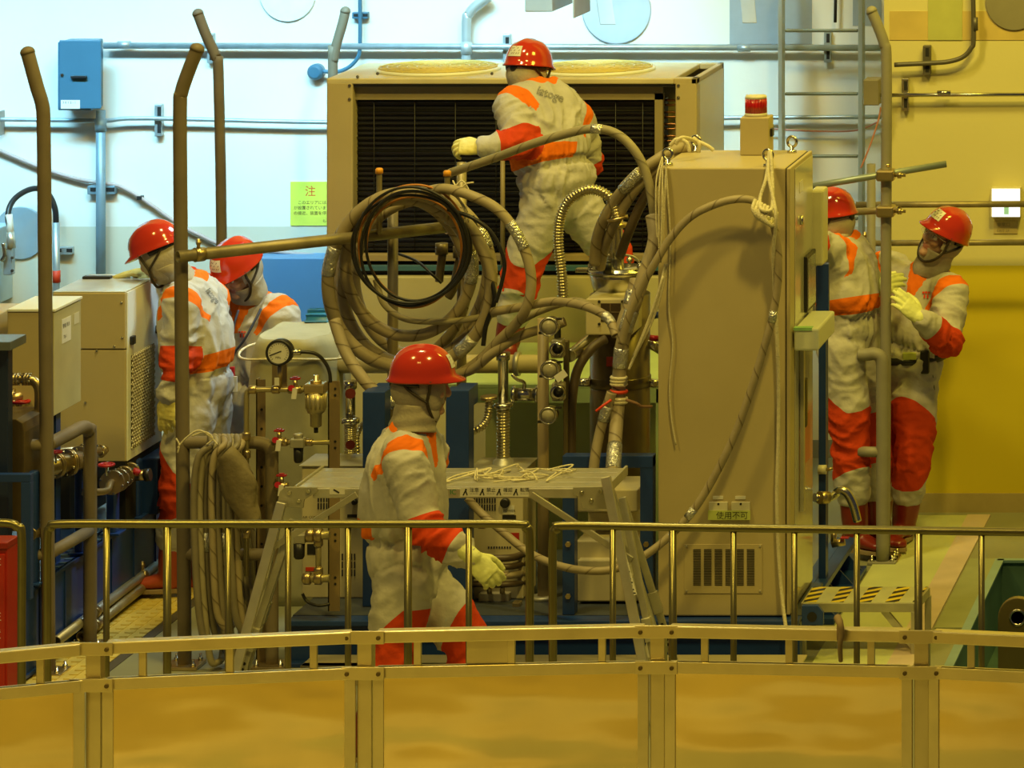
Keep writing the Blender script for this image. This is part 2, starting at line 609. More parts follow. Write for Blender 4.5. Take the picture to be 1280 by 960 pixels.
# ================================================================== wall equipment
def wall_disc(x, y, r, YY, m, lab):
    b = MB(); b.lathe(P(x, y, YY), (0, -1, 0), [(0, px(r, YY)), (0.012, px(r, YY)), (0.014, px(r, YY) * 0.97)], 40)
    return solo('round_cover', b, m, lab, 'wall cover')
wall_disc(360, -8, 35, YW, M('white cover', (0.8, 0.82, 0.8), 0.5), 'white round wall cover above the notice, at the top edge')
wall_disc(771, 12, 43, YW, M('blue grey cover', (0.52, 0.60, 0.70), 0.5), 'blue grey round wall cover behind the hanging bracket')
wall_disc(26, 291, 33, YW, M('slate cover', (0.30, 0.38, 0.44), 0.5), 'slate grey round wall cover behind the looped black hose')
wall_disc(1268, 2, 36, YR, M('olive cover', (0.26, 0.24, 0.17), 0.5), 'dark olive round wall cover high on the yellow wall')

def strut(t, x, y, w, h, YY, m=galv):
    """slotted channel bracket standing off the wall"""
    b = MB()
    p0, p1 = P(x - w / 2, y + h / 2, YY - 0.045), P(x + w / 2, y - h / 2, YY)
    b.box(p0, (p1.x, YY - 0.002, p1.z))
    o = part('bracket', b, m, t, 0.003)
    for k in (-1, 1):
        cx, cy = (x, y + k * h * 0.26) if h > w else (x + k * w * 0.26, y)
        hw, hh = (w * 0.2, h * 0.14) if h > w else (w * 0.14, h * 0.2)
        part('slot', MB().box(P(cx - hw, cy + hh, YY - 0.047), P(cx + hw, cy - hh, YY - 0.044)), dark, o)

def conduit(lab, pts, wpx, YY, m=galv, brs=(), cat='conduit', name='conduit', res=5, rings=()):
    r = px(wpx / 2, YY)
    y = YY - 0.05 - r
    t = thing(name, lab, cat, P(pts[0][0], pts[0][1], y))
    b = MB(); b.tube(pp(pts, y), r, 12, res, spline=len(pts) > 2)
    part('pipe', b, m, t)
    for (x, yy) in rings:
        i = min(range(len(pts) - 1), key=lambda k: abs((pts[k][0] + pts[k + 1][0]) / 2 - x) + abs((pts[k][1] + pts[k + 1][1]) / 2 - yy))
        d = (P(pts[i + 1][0], pts[i + 1][1], y) - P(pts[i][0], pts[i][1], y)).normalized()
        c = P(x, yy, y)
        part('coupling', MB().cyl(c - d * 0.035, c + d * 0.035, r * 1.18, n=14), m, t)
    for (x, yy, w, h) in brs:
        strut(t, x, yy, w, h, YY, m)
    return t
# junction box
t = thing('junction_box', 'light blue metal junction box with black handle on the upper left wall', 'junction box', P(103, 138, YW - 0.1))
b = MB(); b.box(P(72, 138, YW - 0.2), P(129, 48, YW)); part('box_body', b, bluel, t, 0.006)
b = MB(); b.box(P(74, 136, YW - 0.212), P(127, 50, YW - 0.2)); part('door', b, bluel, t, 0.004)
b = MB(); b.box(P(88, 98, YW - 0.235), P(109, 94.5, YW - 0.222)); b.box(P(88, 98, YW - 0.23), P(91, 94.5, YW - 0.212)); b.box(P(106, 98, YW - 0.23), P(109, 94.5, YW - 0.212))
part('handle', b, black, t, 0.002)
b = MB(); b.lathe(P(78, 93.5, YW - 0.212), (0, -1, 0), [(0, 0.008), (0.008, 0.008)], 12); part('lock', b, steel, t)
b = MB(); b.box(P(76, 136, YW - 0.214), P(100, 125, YW - 0.212)); s = part('sticker', b, white, t, 0, 'white sticker')
part('lettering', text_mb('3 0 1 2 - 1', 0.018, P(78, 129.5, YW - 0.2145), XR, ZU), ink, s)
conduit('thick grey conduit running down from the blue junction box', [(126, 138), (126, 400)], 12, YW, M('blue grey conduit', (0.22, 0.33, 0.42), 0.45, 0.3), [(128, 237, 38, 12)], rings=[(126, 156)])
conduit('upper horizontal grey conduit from the junction box across the wall', [(130, 57), (1104, 60)], 8, YW, galv, [(264, 60, 11, 38), (634, 64, 11, 44), (1035, 58, 10, 40)], rings=[(155, 56), (930, 60)])
conduit('lower horizontal grey conduit with one channel bracket above the helmets', [(-10, 149), (60, 150), (130, 151), (185, 148), (430, 153), (700, 149), (1104, 146)], 5.5, YW, galv, [(199, 150, 12, 41)])
conduit('thin vertical conduit curving down to a round fitting', [(450, -10), (450, 55), (447, 72), (436, 84), (420, 90), (404, 89)], 5, YW, bluel, [(451, 19, 22, 9)])
b = MB(); b.lathe(P(397, 89, YW), (0, -1, 0), [(0, 0.045), (0.05, 0.045), (0.07, 0.03)], 20); solo('round_fitting', b, bluel, 'light blue round electrical fitting on the wall beside the bent post', 'electrical fitting')
conduit('thick pale pipe bending up behind the condenser unit', [(583, 130), (583, 30), (586, 18), (594, 8), (612, -4)], 12, YW, M('pale pipe', (0.55, 0.60, 0.62), 0.4, 0.4), rings=[(583, 60)])
t = thing('sagging_cable', 'thin pinkish cable sagging diagonally down the left wall', 'cable', P(0, 190, YW - 0.03))
part('cable_run', MB().tube(pp([(-10, 184), (40, 205), (90, 222), (128, 229), (150, 233), (180, 250), (220, 278), (250, 294), (290, 308), (420, 322)], YW - 0.03), 0.011, 8), M('pinkish cable', (0.45, 0.35, 0.34), 0.5), t)
part('clip', MB().box(P(171, 250, YW - 0.045), P(180, 244, YW - 0.002)), dark, t)
b = MB(); b.box(P(-6, 172, YW - 0.15), P(5, 137, YW)); solo('outlet_box', b, M('dim grey box', (0.35, 0.36, 0.35), 0.5), 'small grey outlet box cut by the left edge of the photo', 'outlet', bev=0.004)
# looped hose and its grey unit on the far left
t = thing('gland_unit', 'pale blue wall unit with bolted plates under the looped black hose', 'wall unit', P(8, 390, YW - 0.3))
part('housing', MB().box(P(-30, 385, YW - 0.35), P(16, 278, YW)), M('pale blue paint', (0.42, 0.55, 0.62), 0.45), t, 0.006)
part('plate', MB().box(P(4, 344, YW - 0.40), P(19, 306, YW - 0.35)), galv, t, 0.004)
for q in ((7, 312), (16, 322), (16, 338)):
    part('bolt', MB().lathe(P(q[0], q[1], YW - 0.40), (0, -1, 0), [(0, 0.009), (0.012, 0.009)], 6), steel, t)
part('gland', MB().cyl(P(14, 310, YW - 0.38), P(13, 290, YW - 0.38), 0.026, 0.02), alu, t)
part('lever', MB().tube(pp([(2, 326), (6, 318), (4, 304)], YW - 0.42), 0.012, 8), steel, t)
t = thing('looped_hose', 'black hose looping over from the wall unit to a taped pipe', 'hose', P(68, 355, YW - 0.15))
part('hose_loop', MB().tube(pp([(13, 290, YW - 0.38), (10, 268, YW - 0.36), (17, 250, YW - 0.3), (34, 238, YW - 0.22), (50, 236, YW - 0.15), (62, 245, YW - 0.12), (69, 262, YW - 0.12), (70, 280, YW - 0.12)]), 0.016, 10), black, t)
part('ferrule', MB().cyl(P(13.2, 294, YW - 0.38), P(11, 268, YW - 0.362), 0.02, n=12), white, t)
part('pipe', MB().cyl(P(70, 278, YW - 0.12), P(71, 420, YW - 0.12), 0.02, n=12), galv, t)
part('tape_band', MB().cyl(P(70.6, 338, YW - 0.12), P(70.8, 353, YW - 0.12), 0.0215, n=12), inkr, t, 0, 'red tape band')
strut(t, 80, 313, 26, 11, YW)
# notice
t = thing('notice', 'yellow Japanese warning notice on the wall with a red heading', 'notice', P(390, 282, YW - 0.004))
part('sheet', MB().box(P(363, 282, YW - 0.006), P(428, 227, YW)), yell, t)
part('lettering', text_mb('注　意', 0.062, P(381, 244, YW - 0.0065), XR, ZU), inkr, t, 0, 'red heading')
for k, s in enumerate(('　このエリアには、危険', 'が設置されています。装', 'の接近、装置を停止す')):
    part('lettering', text_mb(s, 0.023, P(367, 255 + 6.6 * k, YW - 0.0065), XR, ZU), ink, t)
part('lettering', text_mb('もの', 0.022, P(403, 278, YW - 0.0065), XR, ZU), ink, t)
b = MB(); b.box((X(292, 22.3), 22.3, 0), (X(470, 22.3), YW, Z(323, 22.3)))
solo('blue_partition', b, M('blue panel paint', (0.10, 0.25, 0.48), 0.4, 0, 0.06, 3), 'flat blue metal panel against the back wall below the notice', 'panel', bev=0.004)
# overhead pieces at the top edge
t = thing('hanging_duct', 'grey box duct hanging into view above the top worker', 'duct', P(690, 22, 21.4))
part('box_body', MB().box(P(656, 15, 21.3), P(716, -60, 21.8)), M('grey duct', (0.34, 0.31, 0.26), 0.5), t, 0.006)
part('end_bracket', MB().box(P(716, 23, 21.3), P(738, -60, 21.7)), M('brown duct end', (0.34, 0.27, 0.19), 0.5), t, 0.006)
def hanger(x0, x1, yb, sl, YY, lab):
    b = MB()
    b.hexa([P(x0, yb, YY), P(x1, yb, YY), P(x1, yb, YY + 0.12), P(x0, yb, YY + 0.12),
            P(x0 - sl, -60, YY), P(x1 - sl, -60, YY), P(x1 - sl, -60, YY + 0.12), P(x0 - sl, -60, YY + 0.12)])
    solo('hanging_strut', b, M('pale strut paint', (0.50, 0.53, 0.54), 0.45), lab, 'strut', bev=0.004)
hanger(750, 770, 31, 14, 21.6, 'pale sloping strut hanging beside the grey duct')
hanger(928, 946, 29, 8, 21.6, 'pale sloping strut hanging left of the wall ladder')
# wall ladder
t = thing('fixed_ladder', 'grey ladder with slotted rungs fixed to the back wall', 'ladder', P(1027, 320, YW - 0.3))
for x in (977, 1077):
    part('ladder_rail', MB().box(P(x - 4.5, 330, YW - 0.34), P(x + 4.5, -40, YW - 0.24)), M('ladder rail paint', (0.42, 0.48, 0.49), 0.4, 0.3), t, 0.004)
for y in (38, 117, 195, 273):
    part('rung', MB().box(P(981, y + 2.5, YW - 0.31), P(1073, y - 2, YW - 0.27)), M('rung steel', (0.20, 0.22, 0.16), 0.4, 0.5), t, 0.003)
conduit('short dark conduit dropping behind the wall ladder', [(1045, -20), (1044, 28)], 4, YW, black)
# right wall services
conduit('dark conduit bending down from the top of the yellow wall', [(1216, -20), (1217, 48), (1214, 60), (1204, 71), (1186, 77), (1160, 79), (1118, 81)], 6, YR, M('dark conduit', (0.14, 0.13, 0.10), 0.45, 0.4), [(1159, 75, 11, 38)], rings=[(1219, 30)])
conduit('bright horizontal conduit running right from the grey box', [(1092, 119), (1290, 118)], 5, YR, steel, [(1132, 118, 10, 42)], rings=[(1180, 116)])
b = MB(); b.box(P(1079, 132, YR - 0.14), P(1103, 96, YR)); solo('pull_box', b, M('dark grey box', (0.22, 0.20, 0.15), 0.5), 'dark grey square box where the bright conduit starts', 'junction box', bev=0.005)
b = MB(); b.tube(pp([(1101, 134), (1098, 150), (1090, 175), (1082, 196), (1076, 210)], YR - 0.1), 0.005, 6); solo('loose_wire', b, M('pink wire', (0.55, 0.24, 0.18), 0.5), 'thin pink wire dropping from the dark grey box', 'wire')
b = MB(); b.tube(pp([(930, 150), (960, 160), (1020, 164), (1070, 163), (1098, 152)], YW - 0.06), 0.005, 6); solo('loose_wire', b, M('pink wire', (0.55, 0.24, 0.18), 0.5), 'thin pink wire sagging across the wall ladder', 'wire')
t = thing('exit_light', 'lit white emergency sign box on the yellow wall', 'sign', P(1257, 273, YR - 0.06))
part('housing', MB().box(P(1238, 272, YR - 0.07), P(1277, 233, YR)), cream, t, 0.004)
part('lit_panel', MB().box(P(1240, 271, YR - 0.075), P(1275, 236, YR - 0.07)), lamp, t)
f = MB(); f.box(P(1255, 268, YR - 0.077), P(1261, 259, YR - 0.075)); f.box(P(1257, 259, YR - 0.077), P(1259, 256.5, YR - 0.075)); part('pictogram', f, M('pale green', (0.35, 0.72, 0.55), 0.5, emit=0.3), t)
t = thing('pale_note', 'small pale note under the lit sign', 'label', P(1257, 292, YR - 0.01))
part('sheet', MB().box(P(1242, 292, YR - 0.006), P(1272, 276, YR)), M('pale note', (0.62, 0.52, 0.22), 0.6), t)
part('lettering', text_mb('非常口', 0.024, P(1246, 283, YR - 0.0065), XR, ZU), M('faint ink', (0.30, 0.26, 0.15), 0.6), t)
part('lettering', text_mb('EXIT 2F', 0.02, P(1246, 290, YR - 0.0065), XR, ZU), M('faint ink', (0.30, 0.26, 0.15), 0.6), t)

# ================================================================== scaffold tubes
def scaffold(lab, a, c, wpx, m=scaf, clamps=(), open_end=True, name='scaffold_tube'):
    A, C = P(*a), P(*c)
    r = px(wpx / 2, a[2])
    d = (C - A).normalized()
    t = thing(name, lab, 'scaffold tube', A)
    u, w = perp(d)
    circ = lambda o, q: [o + (u * math.cos(2 * math.pi * k / 18) + w * math.sin(2 * math.pi * k / 18)) * q for k in range(18)]
    b = MB(); b.rings([circ(A + d * 0.05, r * 0.82), circ(A, r * 0.82), circ(A, r), circ(C, r), circ(C, r * 0.82), circ(C - d * 0.05, r * 0.82)], True)
    part('tube', b, m, t)
    for k in clamps:
        o = A.lerp(C, k)
        q = part('clamp', MB().cyl(o - d * 0.022, o + d * 0.022, r * 1.22, n=18), brass, t)
        part('clamp_bolt', MB().cyl(o + Vector((0, -0.01, r)), o + Vector((0, -0.01, r + 0.045)), 0.008, n=8).lathe(o + Vector((0, -0.01, r + 0.02)), (0, 0, 1), [(0, 0.013), (0.014, 0.013)], 6), brass, q)
    return t
# on the yellow wall side
scaffold('upper of two level scaffold tubes along the yellow wall', (1070, 256, 20.75), (1292, 255, 20.75), 8, scaf)
scaffold('lower of two level scaffold tubes along the yellow wall', (1075, 304, 20.75), (1292, 303, 20.75), 7.5, scaf, (0.03,))
scaffold('short scaffold tube clamped to the grey bent post', (1040, 266, 20.45), (1124, 262, 20.2), 9, scaf)
scaffold('sloping blue grey scaffold tube crossing in front of the grey bent post', (985, 238, 19.9), (1183, 205, 20.05), 8.5, M('blue grey tube', (0.30, 0.36, 0.38), 0.4, 0.5, 0.2), (0.63,))
scaffold('upright scaffold tube behind the sloping one', (1089, 205, 20.6), (1089, 684, 20.6), 11, postg)
scaffold('floor level tube along the foot of the yellow wall', (1165, 691, 20.5), (1300, 692, 20.5), 7, alud)
scaffold('low railing tube just above the yellow wall baseboard', (1150, 668, 20.85), (1300, 670, 20.85), 9, M('ochre tube', (0.50, 0.38, 0.14), 0.4, 0.5))
for y, l in ((218, 'brass coupler where the sloping tube meets the grey bent post'), (263, 'brass coupler on the grey bent post below the sloping tube')):
    t = thing('tube_coupler', l, 'coupler', P(1108, y + 8, 19.95))
    c = P(1108, y, 20.0)
    part('coupler_body', MB().box((c.x - 0.045, c.y - 0.06, c.z - 0.028), (c.x + 0.045, c.y + 0.035, c.z + 0.028)), brass, t, 0.01)
    part('coupler_bolt', MB().cyl(c + Vector((0.04, -0.03, 0)), c + Vector((0.10, -0.03, 0)), 0.009, n=8).lathe(c + Vector((0.06, -0.03, 0)), (1, 0, 0), [(0, 0.017), (0.02, 0.017)], 6), brass, t)
# left, on the floor beside the skid
t = scaffold('upper of two scaffold tubes lying along the blue skid', (70, 802, 17.95), (207, 697, 19.6), 13, M('grey tube', (0.36, 0.34, 0.28), 0.4, 0.6), (0.33, 0.78))
t = scaffold('lower of two scaffold tubes lying along the blue skid', (101, 796, 18.28), (214, 705, 19.62), 13, scaf, (0.15, 0.7))
# the sloping-looking rail tube that carries the coil
scaffold('long level scaffold tube carrying the hose coil', (222, 321, 17.84), (566, 283, 18.76), 15, scaf, (0.075, 0.99))
scaffold('upright scaffold tube inside the hose coil', (491, 262, 18.75), (491, 719.5, 18.75), 13, M('brown tube', (0.22, 0.18, 0.10), 0.5, 0.3))
scaffold('upright scaffold tube at the right end of the level tube', (577, 203, 18.95), (577, 707, 18.95), 12, scaf)
for (x, y, l) in ((474, 214, 'hook pipe with orange cap on the left of the coil'), (559, 217, 'hook pipe with orange cap on the right of the coil')):
    t = thing('hook_pipe', l, 'hook', P(x, y, 18.55))
    yb = 296 if x < 500 else 282
    part('pipe', MB().tube(pp([(x, y, 18.42), (x, y + 20, 18.42), (x, yb - 20, 18.42), (x, yb - 10, 18.44), (x, yb - 5, 18.5), (x, yb - 4, 18.72)]), 0.013, 12, 4), scaf, t)
    part('end_cap', MB().lathe(P(x, y + 3, 18.42), (0, 0, 1), [(0, 0.018), (0.02, 0.018), (0.026, 0.012)], 14), capy, t, 0, 'orange end cap')

# ================================================================== bent posts and tube handrails
def base_plate(t, c, w=0.075, m=brass):
    o = part('base_plate', MB().box((c[0] - w, c[1] - w, 0.001), (c[0] + w, c[1] + w, 0.016)), m, t, 0.003)
    for sx in (-1, 1):
        for sy in (-1, 1):
            q = (c[0] + sx * w * 0.72, c[1] + sy * w * 0.72, 0.016)
            part('anchor_bolt', MB().lathe(q, (0, 0, 1), [(0, 0.012), (0.012, 0.012), (0.012, 0.006), (0.03, 0.006)], 6), steel, o)

def bent_post(lab, pts, Y, wpx, m, plate=True):
    r = px(wpx / 2, Y)
    ft = P(pts[-1][0], pts[-1][1], Y)
    t = thing('bent_post', lab, 'post', (ft.x, Y, 0))
    q = pp(pts, Y)
    q[-1].z = 0.004
    b = MB(); b.tube(q, r, 18, 6)
    part('pole', b, m, t)
    d = (q[1] - q[0]).normalized()
    part('end_cap', MB().lathe(q[0] + d * 0.012, -d, [(0, r * 1.06), (0.012, r * 1.06), (0.024, r * 0.85), (0.032, r * 0.4), (0.034, 0.001)], 18), m, t)
    if plate:
        base_plate(t, (ft.x, Y))
    return t, r
t, r = bent_post('tall brown bent post at the far left, leaning tip to the left', [(34, 64), (46, 108), (53, 132), (54.5, 160), (56, 300), (61, 842)], 17.8, 17, post)
yb = Z(556, 17.8); yl = Z(693, 17.8)
x0 = X(60, 17.8); x1 = X(-60, 17.8)
for z, nm in ((yb, 'rail'), (yl, 'rail')):
    part(nm, MB().cyl((x1, 17.8, z), (x0, 17.8, z), r * 0.85, n=16), post, t)
xs = X(60, 17.8)
part('return_rail', MB().tube([(xs, 17.8, yb), (xs + 0.01, 18.05, yb), (xs + 0.02, 18.2, yb), (xs + 0.025, 18.26, yb - 0.03), (xs + 0.025, 18.28, yb - 0.1), (xs + 0.025, 18.28, 0.004)], r, 16, 6), post, t)
part('return_rail', MB().cyl((xs, 17.8, yl), (xs + 0.025, 18.28, yl), r * 0.9, n=16), post, t)
base_plate(t, (xs + 0.025, 18.28))
t, r = bent_post('tall brown bent post in front of the worker in profile, tip leaning right', [(247, 60), (236, 88), (227, 115), (225, 140), (226, 300), (231, 833)], 17.92, 17, post)
zt, zl = Z(553, 17.92), Z(693, 17.92)
xa, xb = X(231, 17.92), X(340, 17.92)
part('rail', MB().tube([(xa, 17.92, zt), (xa + 0.1, 17.92, zt), (xb - 0.09, 17.92, zt), (xb - 0.03, 17.92, zt - 0.01), (xb - 0.004, 17.92, zt - 0.04), (xb, 17.92, zt - 0.1), (xb, 17.92, 0.5), (xb, 17.92, 0.004)], px(8, 17.92), 16, 6), post, t)
part('rail', MB().cyl((xa, 17.92, zl), (xb, 17.92, zl), px(7.5, 17.92), n=16), post, t)
base_plate(t, (xb, 17.92))
bent_post('tall grey bent post behind the two left workers, tip leaning left', [(247, 16), (258, 45), (270, 72), (273, 92), (277, 305), (278, 640)], 21.0, 13, post)
bent_post('bent post tip rising behind the left end of the condenser unit', [(432, 13), (428, 30), (420, 58), (417, 76), (416, 100), (416, 640)], 21.95, 12, post)
t, r = bent_post('tall grey bent post in front of the two right workers', [(1089, 13), (1097, 32), (1105, 54), (1108, 76), (1108, 200), (1106, 690)], 20.0, 13.5, postg)
xa = X(1106, 20.0)
zt, zl = Z(440, 20.0), Z(561, 20.0)
part('rail', MB().tube([(xa - 0.12, 19.93, zt), (xa - 0.08, 19.925, zt), (xa - 0.04, 19.92, zt + 0.005), (xa - 0.008, 19.92, zt - 0.015), (xa, 19.92, zt - 0.08), (xa, 19.92, 0.8), (xa, 19.92, 0.004)], px(8, 20), 16, 6), postg, t)
part('rail', MB().cyl((xa - 0.12, 19.93, zl), (xa, 19.92, zl), px(6.5, 20), n=14), postg, t)
base_plate(t, (xa, 19.95), 0.07, postg)

# ================================================================== central skid
XS0, XS1 = X(362, 17.95), X(1000, 17.95)
t = thing('equipment_skid', 'long navy blue steel skid under the control cabinet and pumps', 'skid', ((XS0 + XS1) / 2, 19.0, 0))
b = MB(); b.box((XS0, 17.95, 0.0), (XS1, 18.02, 0.20)); b.box((XS0, 17.90, 0.185), (XS1, 18.02, 0.21)); b.box((XS0, 17.90, 0.0), (XS1, 17.96, 0.02))
part('front_beam', b, blue, t, 0.004)
for x in (XS0 + 0.03, 0.90):
    part('side_beam', MB().box((x - 0.03, 18.02, 0.0), (x + 0.03, 19.25, 0.20)), blue, t, 0.003)
part('rear_beam', MB().box((XS0, 19.25, 0), (0.93, 19.30, 0.2)), blue, t, 0.003)
part('deck_plate', MB().box((XS0, 18.0, 0.2), (0.93, 19.3, 0.212)).box((0.93, 18.0, 0.2), (XS1, 18.62, 0.212)), M('dark deck', (0.05, 0.06, 0.08), 0.5), t)
def lug(x, Y):
    b = MB()
    c = P(x + 14, 770, Y)
    b.prism([P(x, 782, Y), P(x + 27, 782, Y), P(x + 27, 766, Y), P(x + 20, 757, Y), P(x, 757, Y)], (0, 0.03, 0))
    o = part('lifting_lug', b, blue, t, 0.004)
    part('lug_hole', MB().lathe(P(x + 13, 771, Y - 0.001), (0, -1, 0), [(0, 0.022), (0.002, 0.022)], 20), dark, o)
lug(1002, 17.93)
for (x0, x1, y0, l) in ((453, 481, 490, 'navy square steel column just left of the walking worker'), (557, 586, 488, 'navy square steel column just right of the walking worker')):
    t = thing('steel_column', l, 'column', (X((x0 + x1) / 2, 18.15), 18.2, 0.213), 'navy square columns')
    o = part('shaft', MB().box((X(x0, 18.15), 18.15, 0.213), (X(x1, 18.15), 18.25, Z(y0, 18.15))), blue, t, 0.004)
    xm = X((x0 + x1) / 2, 18.15)
    part('top_bracket', MB().box((xm - 0.04, 18.25, Z(490, 18.15) - 0.09), (xm + 0.04, 18.38, Z(490, 18.15))), blue, t, 0.004)
t = thing('portal_frame', 'navy steel portal frame behind the right end of the platform', 'frame', (X(760, 18.0), 18.03, 0.213))
for (x0, x1) in ((703, 718), (800, 816)):
    o = part('portal_leg', MB().box((X(x0, 18.0), 18.0, 0.213), (X(x1, 18.0), 18.07, Z(571, 18.0))), blue, t, 0.003)
    for y in (680, 745):
        part('bolt', MB().lathe(P((x0 + x1) / 2, y, 18.0), (0, -1, 0), [(0, 0.013), (0.012, 0.013)], 6), brass, o)
part('portal_beam', MB().box((X(703, 18.0), 17.998, Z(585, 18.0)), (X(816, 18.0), 18.072, Z(570, 18.0))), blue, t, 0.003)
b = MB(); b.box((X(375, 17.6), 17.6, 0), (X(1000, 17.6), 17.66, 0.085)); b.box((X(375, 17.6), 17.6, 0.075), (X(1000, 17.6), 17.8, 0.085))
solo('kerb_plate', b, M('yellowed kerb plate', (0.55, 0.47, 0.25), 0.3, 0.2), 'low beige kerb plate on the floor in front of the blue skid', 'kerb', bev=0.003)
# blue beam at the right of the cabinet
t = thing('side_skid_rail', 'navy blue channel rail on the floor to the right of the cabinet', 'rail', (1.10, 19.0, 0))
part('channel', MB().box((1.0, 18.68, 0.0), (1.06, 19.75, 0.17)).box((1.06, 18.68, 0.0), (1.17, 19.75, 0.03)).box((1.06, 18.68, 0.14), (1.12, 19.75, 0.17)), blue, t, 0.003)
for k in range(4):
    part('gusset', MB().prism([(1.06, 18.75 + k * 0.3, 0.03), (1.16, 18.75 + k * 0.3, 0.03), (1.06, 18.75 + k * 0.3, 0.14)], (0, 0.012, 0)), blue, t)

# ================================================================== control cabinet
YC = 17.97
xl, xr, zb, zt = X(822.5, YC), X(985, YC), 0.215, Z(210, YC)
YB = 18.60
t = thing('control_cabinet', 'tall beige control cabinet with vent grille, ropes and a hose hanging over it', 'cabinet', ((xl + xr) / 2, (YC + YB) / 2, 0.212))
part('body', MB().box((xl, YC, zb), (xr - 0.012, YB, zt)), beige, t, 0.006)
part('seam', MB().box((xr - 0.013, YC + 0.01, zb + 0.01), (xr - 0.006, YB - 0.01, zt - 0.004)), dark, t)
d = part('side_door', MB().box((xr - 0.006, YC - 0.004, zb + 0.006), (xr + 0.010, YB, zt - 0.002)), beige, t, 0.004)
dp = part('door_panel', MB().box((xr + 0.010, YC + 0.12, zb + 0.02), (xr + 0.014, YB - 0.01, zt - 0.02)), M('glossy door paint', (0.60, 0.58, 0.48), 0.12, 0.3, 0.04), d, 0.002)
part('door_handle', MB().box((xr + 0.014, 18.28, 1.0), (xr + 0.032, 18.33, 1.22)), black, d, 0.004)
part('lock', MB().lathe((xr + 0.014, 18.24, Z(275, 18.24)), (1, 0, 0), [(0, 0.022), (0.012, 0.022), (0.014, 0.012)], 18), steel, d)
part('screen', MB().box((xr + 0.014, 18.33, Z(388, 18.4)), (xr + 0.030, 18.58, Z(318, 18.4))), black, d, 0.004, 'dark framed display panel')
part('screen_glass', MB().box((xr + 0.030, 18.35, Z(384, 18.4)), (xr + 0.032, 18.56, Z(322, 18.4))), M('grey screen', (0.22, 0.24, 0.25), 0.15, 0, 0.4, 14), d)
part('sticker', MB().box((xr + 0.014, 18.2, Z(240, 18.24)), (xr + 0.016, 18.3, Z(226, 18.24))), cream, d)
part('sticker', MB().box((xr + 0.014, 18.3, Z(577, 18.4)), (xr + 0.016, 18.5, Z(518, 18.4))), M('pink red label', (0.52, 0.16, 0.10), 0.5), d, 0, 'pinkish red label')
# vent
v = part('vent_plate', MB().box(P(855, 742, YC - 0.004), P(953, 680, YC)), beige, t, 0.002)
sl = MB()
for c in range(6):
    for k in range(22):
        x = 866.5 + c * 13.4; y = 686.5 + k * 2.1
        sl.box(P(x, y + 1.1, YC - 0.006), P(x + 9.6, y, YC - 0.003))
part('vent_slots', sl, dark, v)
for q in ((858, 683), (950, 683), (858, 739), (950, 739)):
    part('screw', MB().lathe(P(q[0], q[1], YC - 0.004), (0, -1, 0), [(0, 0.006), (0.004, 0.004)], 10), alud, v)
# notice plates 使用不可
for x in (886, 914):
    part('name_plate', MB().box(P(x, 648, YC - 0.012), P(x + 24, 627, YC)), cream, t, 0.002)
    part('plate_tag', MB().box(P(x + 5, 624, YC - 0.004), P(x + 18, 620, YC)), white, t)
    part('plate_hole', MB().lathe(P(x + 12, 630, YC - 0.012), (0, -1, 0), [(0, 0.005), (0.002, 0.005)], 10), dark, t)
s = part('green_tape', MB().box(P(885, 650, YC - 0.015), P(938, 638, YC - 0.012)), M('yellow green tape', (0.52, 0.60, 0.16), 0.5), t, 0, 'yellow green tape with handwriting')
part('lettering', text_mb('使用不可', 0.036, P(895, 648, YC - 0.0155), XR, ZU), ink, s)
# eyebolts
for (x, y, Y) in ((835, 203, 18.05), (960, 201, 18.02), (990, 184, 18.5), (870, 183, 18.52)):
    c = P(x, y, Y); c.z = zt
    b = MB(); b.lathe(c, (0, 0, 1), [(0, 0.022), (0.012, 0.022), (0.014, 0.010), (0.03, 0.010)], 14); b.torus(c + Vector((0, 0, 0.052)), (0.4, 1, 0), 0.024, 0.007, 20, 8)
    part('eyebolt', b, steel, t)
# beacon
YE = 18.40
t = thing('beacon_light', 'red warning beacon on a beige box on top of the cabinet', 'beacon', (X(943, YE), YE, zt))
part('housing', MB().box((X(925, YE), YE, zt + 0.001), (X(961, YE), YE + 0.13, Z(147, YE))), beige, t, 0.005)
c = P(945, 147, YE + 0.06); c.z = Z(147, YE)
part('lamp_base', MB().lathe(c, (0, 0, 1), [(0, 0.052), (0.012, 0.052), (0.016, 0.048)], 24), cream, t)
part('lens', MB().lathe(c + Vector((0, 0, 0.016)), (0, 0, 1), [(0, 0.048), (0.066, 0.047)], 24), lens, t, 0, 'red ribbed lens')
rb = MB()
for k in range(24):
    a = k * math.pi / 12
    o = c + Vector((math.cos(a) * 0.0475, math.sin(a) * 0.0475, 0.016))
    rb.cyl(o, o + Vector((0, 0, 0.066)), 0.003, n=6)
part('lens_ribs', rb, lens, t)
part('cap', MB().lathe(c + Vector((0, 0, 0.082)), (0, 0, 1), [(0, 0.049), (0.008, 0.050), (0.014, 0.046), (0.016, 0.03)], 24), cream, t)
part('socket', MB().box((X(961, YE), YE + 0.03, Z(172, YE)), (X(961, YE) + 0.012, YE + 0.08, Z(162, YE))), black, t, 0.003)
